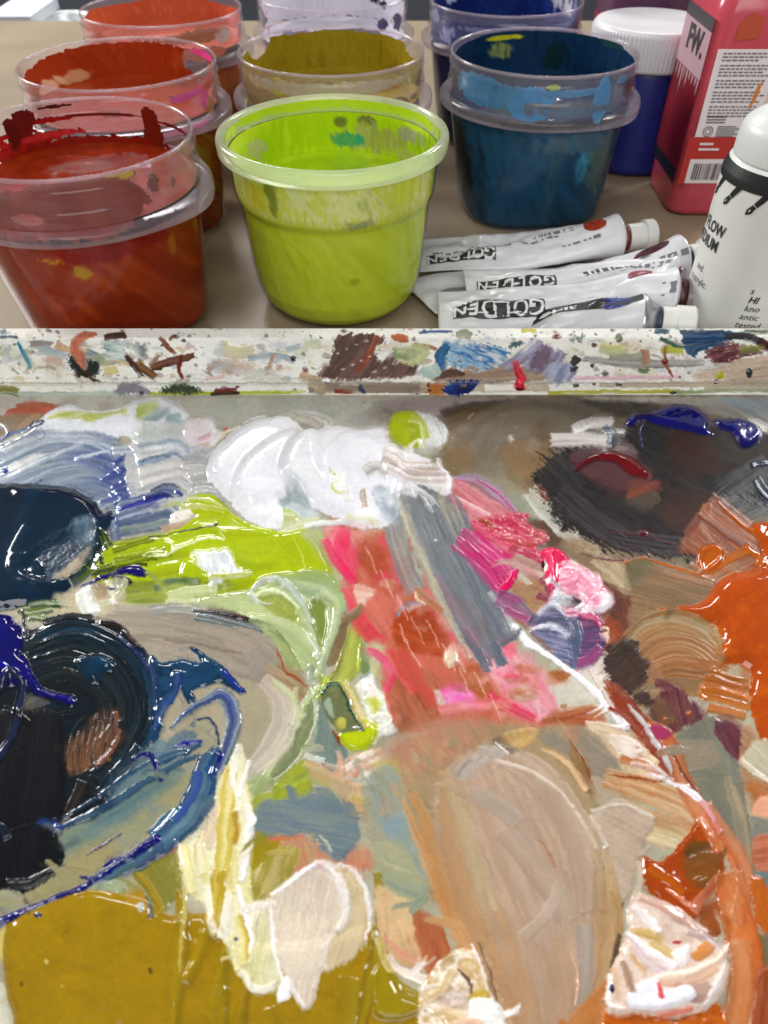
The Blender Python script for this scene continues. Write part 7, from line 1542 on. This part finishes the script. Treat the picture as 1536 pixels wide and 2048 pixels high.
bm2 = np.array([(x, -.0003 + .0006 * (k % 2)) for k, x in enumerate(np.linspace(0, .05, 60))])
screw_end(t, tb_, .011, MAT['enamel'], swm('5c1c24'), .0068, .0078, plastic('clear cap', (.9, .9, .9), .35, 'd8d4d4'), ln=(.003, .003, .010, .004))
tb_, t = tubeobj('white twisted tube with a pink swatch and a wide crimson stained neck',
    [(876, 622, .003, 19, .8, 4), (920, 621, .0035, 18, 2, 6), (1000, 618, .006, 15.5, 4.5, 16), (1080, 612, .008, 12, 6, 30), (1160, 600, .010, 9, 5.5, 44), (1220, 588, .013, 9, 6.5, 40), (1272, 584, .0150, 12, 11, 15), (1318, 588, .0150, 13.2, 13, 0), (1338, 590, .0148, 13.3, 13.3, 0)], 17)
brand(tb_, t, .0075, .044, .0088, 118); dashes(tb_, t, .012, .034, 92, sd=18); dashes(tb_, t, .058, .03, 150, .003, sd=20, mat=swm('7cb4c4')); swatch(tb_, t, tb_.L - .015, .010, .006, 58, '8c3444'); dashes(tb_, t, tb_.L - .006, .005, 150, .006, sd=21)
screw_end(t, tb_, .0133, MAT['enamel'], swm('3c0c14'), .0088, .0074, plastic('pink stained cap', (.86, .8, .82), .45, 'c8bcc0'), ln=(.003, .004, .006, .008))
tb_, t = tubeobj('white tube with a blue swatch and bare metal shoulder, against the tray rim',
    [(980, 660, .001, 18, 1.0, 0), (1060, 652, .003, 17, 3, 6), (1130, 644, .006, 15, 6, 14), (1200, 640, .009, 13.5, 10, 12), (1250, 641, .0105, 13, 12, 0), (1282, 643, .0108, 13, 13, 0)], 23)
V2, F = quad_grid(0, .05, -.0035, .0035, 20, 4); tb_.decal('name_panel', V2, F, t, MAT['ink'], .02, 75); dashes(tb_, t, .03, .02, 76, .004, sd=31, mat=MAT['white_print'])
swatch(tb_, t, tb_.L - .0115, .012, .010, 82, '1c3088'); dashes(tb_, t, tb_.L - .025, .008, 84, .005, sd=24)
screw_end(t, tb_, .013, MAT['alu'], swm('2c3850'), .0076, .0086, MAT['cap'], ln=(.007, .002, .006, .008))
# ------------------------------------------------------------------ white squeeze bottle at the right
bx, by = .1722, .338
bt = empty('squeeze_bottle', (bx, by, TABLE_Z), 'white cylindrical squeeze bottle with black lettering at the right edge', 'bottle', None, math.atan2(-bx, by))
MAT['bottle'] = simple('milky bottle plastic', 'dcdcd8', .3, noise='d4d4cf', scale=40); MAT['bcap'] = simple('grey white dome plastic', 'd4d6d4', .35)
BR = .0258
V, F = lathe(rounded([(0, 0), (.0235, 0), (BR, .0025), (BR, .0785), (.0245, .0825), (.022, .0845)], 4), 96); mesh_np('body', V, F, MAT['bottle'], bt)
V, F = lathe(rounded([(.0232, .0838), (.0236, .0846), (.0236, .0905), (.0228, .0965), (.0165, .1015), (.0090, .1035), (.0065, .1050), (.0058, .1120), (.0, .1123)], 4), 96); mesh_np('dome_cap', V, F, MAT['bcap'], bt)
V, F = lathe(rounded([(.0066, .1075), (.0070, .1085), (.0066, .121), (.004, .135), (0, .1355)], 3), 32); mesh_np('nozzle_cap', V, F, MAT['ink'], bt)
V, F = lathe([(.0247, .0824), (BR + .0001, .0787), (BR + .0003, .0780), (BR + .0003, .0752)], 96); mesh_np('black_band', V, F, MAT['ink'], bt)
def onb(a0, z0, off=.0003):
    def fn(x, y): th = R(a0) + x / BR; return ((BR + off) * math.sin(th), -(BR + off) * math.cos(th), z0 + y)
    return fn
def btext(s, a0, z0, size, bold=0, shear=0, align='LEFT', sx=1.0):
    V, F = text_mesh(s, size, bold, shear, align=align)
    if len(V): V[:, 0] *= sx; mapped('lettering', V, F, onb(a0, z0), MAT['ink'], bt)
btext('HIGH FLOW', -36, .0530, .0072, .00014, align='RIGHT', sx=.78); btext('MEDIUM', -39, .0460, .0072, .00014, align='RIGHT', sx=.78)
btext('and', -50, .0345, .0046, align='RIGHT', sx=.85); btext('a acrylic.', -38, .0285, .0046, align='RIGHT', sx=.85)
for k, (s, sh, b_) in enumerate((('s', .2, 0), ('HI', .2, .0001), ('kno', .2, 0), ('antic', .2, 0), ('tested', .2, 0), ('To ens', .2, 0), ('skin con', .2, 0), ('sanding o', .2, 0))):
    btext(s, (6, 7, 6, 4, 2.5, 3, 1, -.5)[k], .0335 - k * .0042 - (.0012 if k > 4 else 0), .0043, b_, sh)
for a0 in (-66, -40, -12, 16, 44):     # pen nibs hanging from the band
    hd = [(.0008, .0010), (.0042, .0010), (-.0004, -.0052), (-.0022, -.0040)]; nb = [(-.0008, -.0054), (-.0024, -.0044), (-.0044, -.0068), (-.0046, -.0092), (-.0022, -.0082)]
    hd2 = [(.0012, 0.0), (.0036, 0.0), (.0016, -.0028), (-.0006, -.0020)]
    def dense(P, n=4):
        c = np.mean(P, 0); V2 = [tuple(c)]; 
        for i in range(len(P)):
            for t in np.arange(n) / n: V2.append(tuple(np.array(P[i]) * (1 - t) + np.array(P[(i + 1) % len(P)]) * t))
        m_ = len(V2) - 1; return np.array(V2), [(0, 1 + i, 1 + (i + 1) % m_) for i in range(m_)]
    for nm, P in (('pen_mark', hd), ('nib_mark', nb)):
        V2, F = dense(P); mapped(nm, V2, F, onb(a0, .0753), MAT['ink'], bt)
    V2, F = dense([(-.0027, -.0066), (-.0031, -.0064), (-.0036, -.0076), (-.0030, -.0074)]); mapped('nib_mark', V2, F, onb(a0, .0753, .0005), MAT['bottle'], bt)
# ------------------------------------------------------------------ red ink bottle
kx0, kx1, ky0, ky1 = .1775, .2190, .474, .532
kb = empty('ink_bottle', ((kx0 + kx1) / 2, (ky0 + ky1) / 2, TABLE_Z), 'tall square red ink bottle with a white printed label, right of the blue jar', 'bottle')
MAT['redink'] = simple('red translucent plastic', 'c84e5c', .2, noise='bc4452', scale=30)
hw_, hd_ = (kx1 - kx0) / 2, (ky1 - ky0) / 2
def rrect(hx_, hy_, rc, n=6):
    P = []
    for cx, cy, a in ((hx_ - rc, hy_ - rc, 0), (-hx_ + rc, hy_ - rc, 90), (-hx_ + rc, -hy_ + rc, 180), (hx_ - rc, -hy_ + rc, 270)):
        for k in range(n + 1): P.append((cx + rc * math.cos(R(a + 90 * k / n)), cy + rc * math.sin(R(a + 90 * k / n))))
    return P
def loft(name, secs, mat, parent, cap=True):
    V = []; n = len(secs[0][0])
    for P, z in secs: V += [(x, y, z) for x, y in P]
    F = [(j * n + k, j * n + (k + 1) % n, (j + 1) * n + (k + 1) % n, (j + 1) * n + k) for j in range(len(secs) - 1) for k in range(n)]
    if cap: F += [tuple(range(n))[::-1], tuple(range((len(secs) - 1) * n, len(secs) * n))]
    me = bpy.data.meshes.new(name); me.from_pydata(V, [], F); me.update(); return link(name, me, mat, parent)
rc = .0105
loft('body', [(rrect(hw_ - .003, hd_ - .003, rc - .002), 0), (rrect(hw_ - .0008, hd_ - .0008, rc), .0012), (rrect(hw_, hd_, rc), .004), (rrect(hw_, hd_, rc), .108), (rrect(hw_ - .003, hd_ - .003, rc), .117), (rrect(hw_ - .010, hd_ - .010, rc - .001), .128), (rrect(.010, .010, .0099), .135), (rrect(.010, .010, .0099), .142)], MAT['redink'], kb)
V, F = lathe(rounded([(.0125, .139), (.0128, .140), (.0125, .160), (.0, .1605)], 3), 40); mesh_np('cap', V, F, MAT['redink'], kb)
def front(off): return lambda x, z: (x, -hd_ - off, z)
def left(off): return lambda y, z: (-hw_ - off, y, z)
MAT['label'] = simple('white label', 'e4dade', .45); MAT['band'] = simple('red label band', 'b42c28', .45); MAT['lred'] = simple('deep red label', '84101c', .45, noise='6c0c18', scale=60); MAT['orange_drip'] = simple('orange drip', 'd07830', .3)
fx0, fx1 = -hw_ + .0035, hw_ - .004
V2, F = quad_grid(fx0, fx1, .047, .1 - .008, 1, 1); mapped('label_panel', V2, F, front(.0004), MAT['label'], kb)
V2, F = quad_grid(fx0 - .003, fx1 + .004, .0345, .047, 1, 1); mapped('label_panel', V2, F, front(.0003), MAT['band'], kb)
V2, F = quad_grid(fx0 - .003, fx0 + .001, .0200, .0345, 1, 1); mapped('label_panel', V2, F, front(.0003), MAT['band'], kb)
V2, F = quad_grid(fx0 + .001, fx1 + .002, .0205, .0345, 1, 1); mapped('label_panel', V2, F, front(.0004), MAT['label'], kb)
V2, F = [], []; rg = random.Random(5); x = fx0 + .004
while x < fx1 - .001:
    w_ = rg.choice([.0003, .0005, .0008]); b = len(V2); V2 += [(x, .0225), (x + w_, .0225), (x + w_, .0320), (x, .0320)]; F.append((b, b + 1, b + 2, b + 3)); x += w_ + rg.choice([.0003, .0005, .0007])
mapped('barcode', np.array(V2), F, front(.0006), MAT['ink'], kb)
V2, F = [], []; z = .0895
for par in (3, 4, 3, 4, 4):
    for ln in range(par):
        x = fx0 + .0035; e = fx1 - .0025 - (rg.uniform(0, .008) if ln == par - 1 else rg.uniform(0, .003))
        while x < e:
            w_ = rg.uniform(.0012, .0032); b = len(V2); V2 += [(x, z), (x + w_, z), (x + w_, z + .0008), (x, z + .0008)]; F.append((b, b + 1, b + 2, b + 3)); x += w_ + .0006
        z -= .00165
    z -= .0009
mapped('small_print', np.array(V2), F, front(.0006), MAT['grey_ink'], kb)
V2, F = [], []
for z in (.0575, .0560, .0545):
    b = len(V2); V2 += [(fx0 + .004, z), (fx0 + .015, z), (fx0 + .015, z + .0008), (fx0 + .004, z + .0008)]; F.append((b, b + 1, b + 2, b + 3))
for k in range(7):
    b = len(V2); z = .0525 - k * .0009; V2 += [(fx0 + .0115, z), (fx0 + .022 + (k % 3) * .002, z), (fx0 + .022 + (k % 3) * .002, z + .0005), (fx0 + .0115, z + .0005)]; F.append((b, b + 1, b + 2, b + 3))
for r0, r1 in ((.0030, .0024), (.0018, .0012)):
    for k in range(20):
        b = len(V2); a0, a1 = R(18 * k), R(18 * k + 18); cx, cz = fx0 + .0066, .0500
        V2 += [(cx + r0 * math.cos(a0), cz + r0 * math.sin(a0)), (cx + r0 * math.cos(a1), cz + r0 * math.sin(a1)), (cx + r1 * math.cos(a1), cz + r1 * math.sin(a1)), (cx + r1 * math.cos(a0), cz + r1 * math.sin(a0))]; F.append((b, b + 1, b + 2, b + 3))
mapped('small_print', np.array(V2), F, front(.0006), MAT['grey_ink'], kb)
V2, F = [], []
for z, l in ((.0425, .008), (.0395, .012)):
    b = len(V2); V2 += [(fx0 + .004, z), (fx0 + .004 + l, z), (fx0 + .004 + l, z + .0012), (fx0 + .004, z + .0012)]; F.append((b, b + 1, b + 2, b + 3))
mapped('small_print', np.array(V2), F, front(.0005), MAT['label'], kb)
V2, F = dense([(.010, .074), (.0125, .0765), (.0112, .066), (.0085, .061), (.0095, .070)]); mapped('orange_drip', V2, F, front(.0007), MAT['orange_drip'], kb)
V2, F = dense([(-.010, .096), (.002, .097), (.004, .106), (-.004, .109), (-.009, .104)], 6); mapped('orange_drip', V2, F, front(.0005), simple('orange smear', 'b84c30', .35), kb)
# left face
ly0, ly1 = -hd_ + .005, hd_ - .005
V2, F = quad_grid(ly0, ly1, .075, .0985, 1, 1); mapped('label_panel', V2, F, left(.0003), simple('pale pink label', 'b8949c', .45), kb)
V2, F = quad_grid(ly0, ly1, .026, .075, 1, 1); mapped('label_panel', V2, F, left(.0003), MAT['lred'], kb)
V2, F = [], []; y = ly0; rg = random.Random(9)
while y < ly1 - .003:
    w_ = rg.uniform(.0018, .004); h_ = rg.uniform(.004, .016); b = len(V2); V2 += [(y, .0748), (y + w_, .0748), (y + w_ * .8, .0748 - h_ * .6), (y + w_ * .5, .0748 - h_), (y + w_ * .2, .0748 - h_ * .6)]; F.append((b, b + 1, b + 2, b + 3, b + 4)); y += w_ + rg.uniform(.001, .003)
mapped('drip_print', np.array(V2), F, left(.0005), simple('pale drips', 'b48c94', .45), kb, flip=True)
V2, F = quad_grid(ly0, ly1, .0985, .1050, 1, 1); mapped('black_strip', V2, F, left(.0004), simple('dark strip', '3c3438', .45), kb)
V2, F = quad_grid(ly0, ly1, .0185, .026, 1, 1); mapped('black_strip', V2, F, left(.0004), simple('navy strip', '161824', .45), kb)
V, F = text_mesh('FW.', .017, .0006); V[:, 0] *= -1.0; V[:, 0] += .012; V[:, 1] += .0845; mapped('lettering', V, F, left(.0006), MAT['ink'], kb, flip=True)
# ------------------------------------------------------------------ blue jar with a ribbed white lid
jx, jy = .1735, .572
jb = empty('paint_jar', (jx, jy, TABLE_Z), 'ultramarine blue jar with a ribbed white screw lid, left of the red ink bottle', 'jar', None, math.atan2(-jx, jy))
MAT['bluejar'] = simple('ultramarine jar', '1c2c80', .35, noise='18246c', scale=20)
V, F = lathe(rounded([(0, 0), (.0335, 0), (.036, .003), (.036, .060), (.035, .064), (.033, .067)], 4), 80); mesh_np('body', V, F, MAT['bluejar'], jb)
def ribs(th, r_, z):
    k = 1 + (  .0005 * np.cos(th * 96) / .038 if .065 < z < .0825 and r_ > .037 else 0); return r_ * k * np.sin(th), -r_ * k * np.cos(th)
V, F = lathe([(.034, .0630), (.0378, .0632), (.0383, .0645), (.0383, .0655), (.0383, .0820), (.0380, .0835), (.0368, .0850), (.0350, .0855), (.034, .0852), (.0, .0848)], 384, ribs); mesh_np('lid', V, F, simple('white lid plastic', 'd8d6da', .35, noise='ccccd0', scale=40), jb)
# ------------------------------------------------------------------ things further back
pj = empty('paint_jar', (.205, .668, TABLE_Z), 'purple jar with a crimson foot, half hidden behind the blue jar', 'jar')
V, F = lathe(rounded([(0, 0), (.044, 0), (.047, .003), (.047, .118), (.044, .124), (0, .125)], 4), 64); mesh_np('body', V, F, simple('purple jar paint', '5c3450', .3, noise='4c2c44', scale=20), pj)
V, F = lathe([(.0473, .045), (.0473, .072)], 64); mesh_np('label_band', V, F, simple('crimson band', '8c1030', .4), pj)
wr = empty('paper_roll', (-.50, .955, TABLE_Z + .002), 'white paper roll in the far left corner beyond the table', 'roll')
V, F = lathe(rounded([(.0, 0), (.05, 0), (.05, .11), (.02, .11), (.02, .02)], 3), 48); V = V[:, [2, 0, 1]] * .35; V[:, 2] += .0175; mesh_np('body', V, F, simple('white paper', 'eceae6', .6), wr); wr.rotation_euler = (0, 0, R(70))
gb = empty('storage_box', (-.452, 1.13, -.20), 'pale grey box standing beyond the far edge of the table', 'box')
bmq = bmesh.new(); bmesh.ops.create_cube(bmq, size=1, matrix=Matrix.Translation((0, 0, .085)) @ Matrix.Diagonal((.05, .1, .17, 1))); bmesh.ops.bevel(bmq, geom=bmq.edges[:], offset=.006, segments=2, affect='EDGES'); from_bm('body', bmq, simple('pale grey box', 'b8bcc8', .5), gb)
bmq = bmesh.new(); bmesh.ops.create_cube(bmq, size=1, matrix=Matrix.Translation((0, 0, .176)) @ Matrix.Diagonal((.054, .106, .012, 1))); from_bm('lid', bmq, simple('grey box lid', 'c8ccd4', .5), gb, False)
dj = empty('glass_jar', (-.405, 1.13, -.175), 'small glass jar with a bright ring lid beyond the far edge of the table', 'jar')
V, F = lathe(rounded([(0, 0), (.045, 0), (.048, .01), (.048, .11), (.042, .13)], 3), 48); mesh_np('body', V, F, simple('dark jar glass', '30343a', .15), dj)
V, F = lathe(rounded([(.036, .128), (.046, .128), (.047, .14), (.044, .145), (.034, .146), (.033, .132), (0, .131)], 3), 48); mesh_np('ring_lid', V, F, simple('bright lid', 'd8dcdc', .25, Metallic=.3), dj)
fl = sheet('floor', -3, 3, -1, 4, -.75, simple('dark floor', '3a3c40', .6, noise='2c2e32', scale=6)); tag(fl, kind='structure')
bw = bmesh.new(); bmesh.ops.create_cube(bw, size=1, matrix=Matrix.Translation((0, 1.42, -.35)) @ Matrix.Diagonal((3.4, .05, 1.0, 1))); o = from_bm('wall', bw, simple('dim wall', '585c64', .7, noise='4c5058', scale=5), smooth=False); tag(o, 'dim grey cabinet wall beyond the far edge of the table', 'wall')
# ================================================================== camera, lights, world
cam = bpy.data.cameras.new('camera'); co = bpy.data.objects.new('camera', cam); COL.objects.link(co)
co.location = (0, 0, CAMZ); co.rotation_euler = (math.pi / 2 - PITCH, 0, 0)
cam.sensor_fit = 'VERTICAL'; cam.lens = 6.86; cam.sensor_height = 6.86 * 2048 / FOC; cam.sensor_width = cam.sensor_height
cam.clip_start = .005; cam.clip_end = 50
cam.dof.use_dof = True; cam.dof.focus_distance = .29; cam.dof.aperture_fstop = 4.6
SC.camera = co
w = bpy.data.worlds.new('World'); SC.world = w; w.use_nodes = True
bg = w.node_tree.nodes['Background']; bg.inputs['Color'].default_value = (.93, .96, 1.0, 1); bg.inputs['Strength'].default_value = WORLD
def area(name, loc, target, sx, sy, rad, col=(1, .985, .965)):
    l = bpy.data.lights.new(name, 'AREA'); l.shape = 'RECTANGLE'; l.size = sx; l.size_y = sy
    l.energy = rad * math.pi * sx * sy; l.color = col
    o = bpy.data.objects.new(name, l); COL.objects.link(o); o.location = loc
    d = Vector(target) - Vector(loc); o.rotation_euler = d.to_track_quat('-Z', 'Y').to_euler()
    return o
for nm, loc, sx, sy, rd_, *tg in LIGHTS: area(nm, loc, tg[0] if tg else (0, .25, 0), sx, sy, rd_)
vs = SC.view_settings; vs.view_transform = 'Standard'; vs.look = 'None'; vs.exposure = EXPO; vs.gamma = 1; vs.use_curve_mapping = False
SC.render.engine = 'CYCLES'; SC.cycles.use_denoising = True; SC.cycles.max_bounces = 10; SC.cycles.transparent_max_bounces = 24
SC.cycles.caustics_reflective = False; SC.cycles.caustics_refractive = False; SC.cycles.sample_clamp_indirect = 6
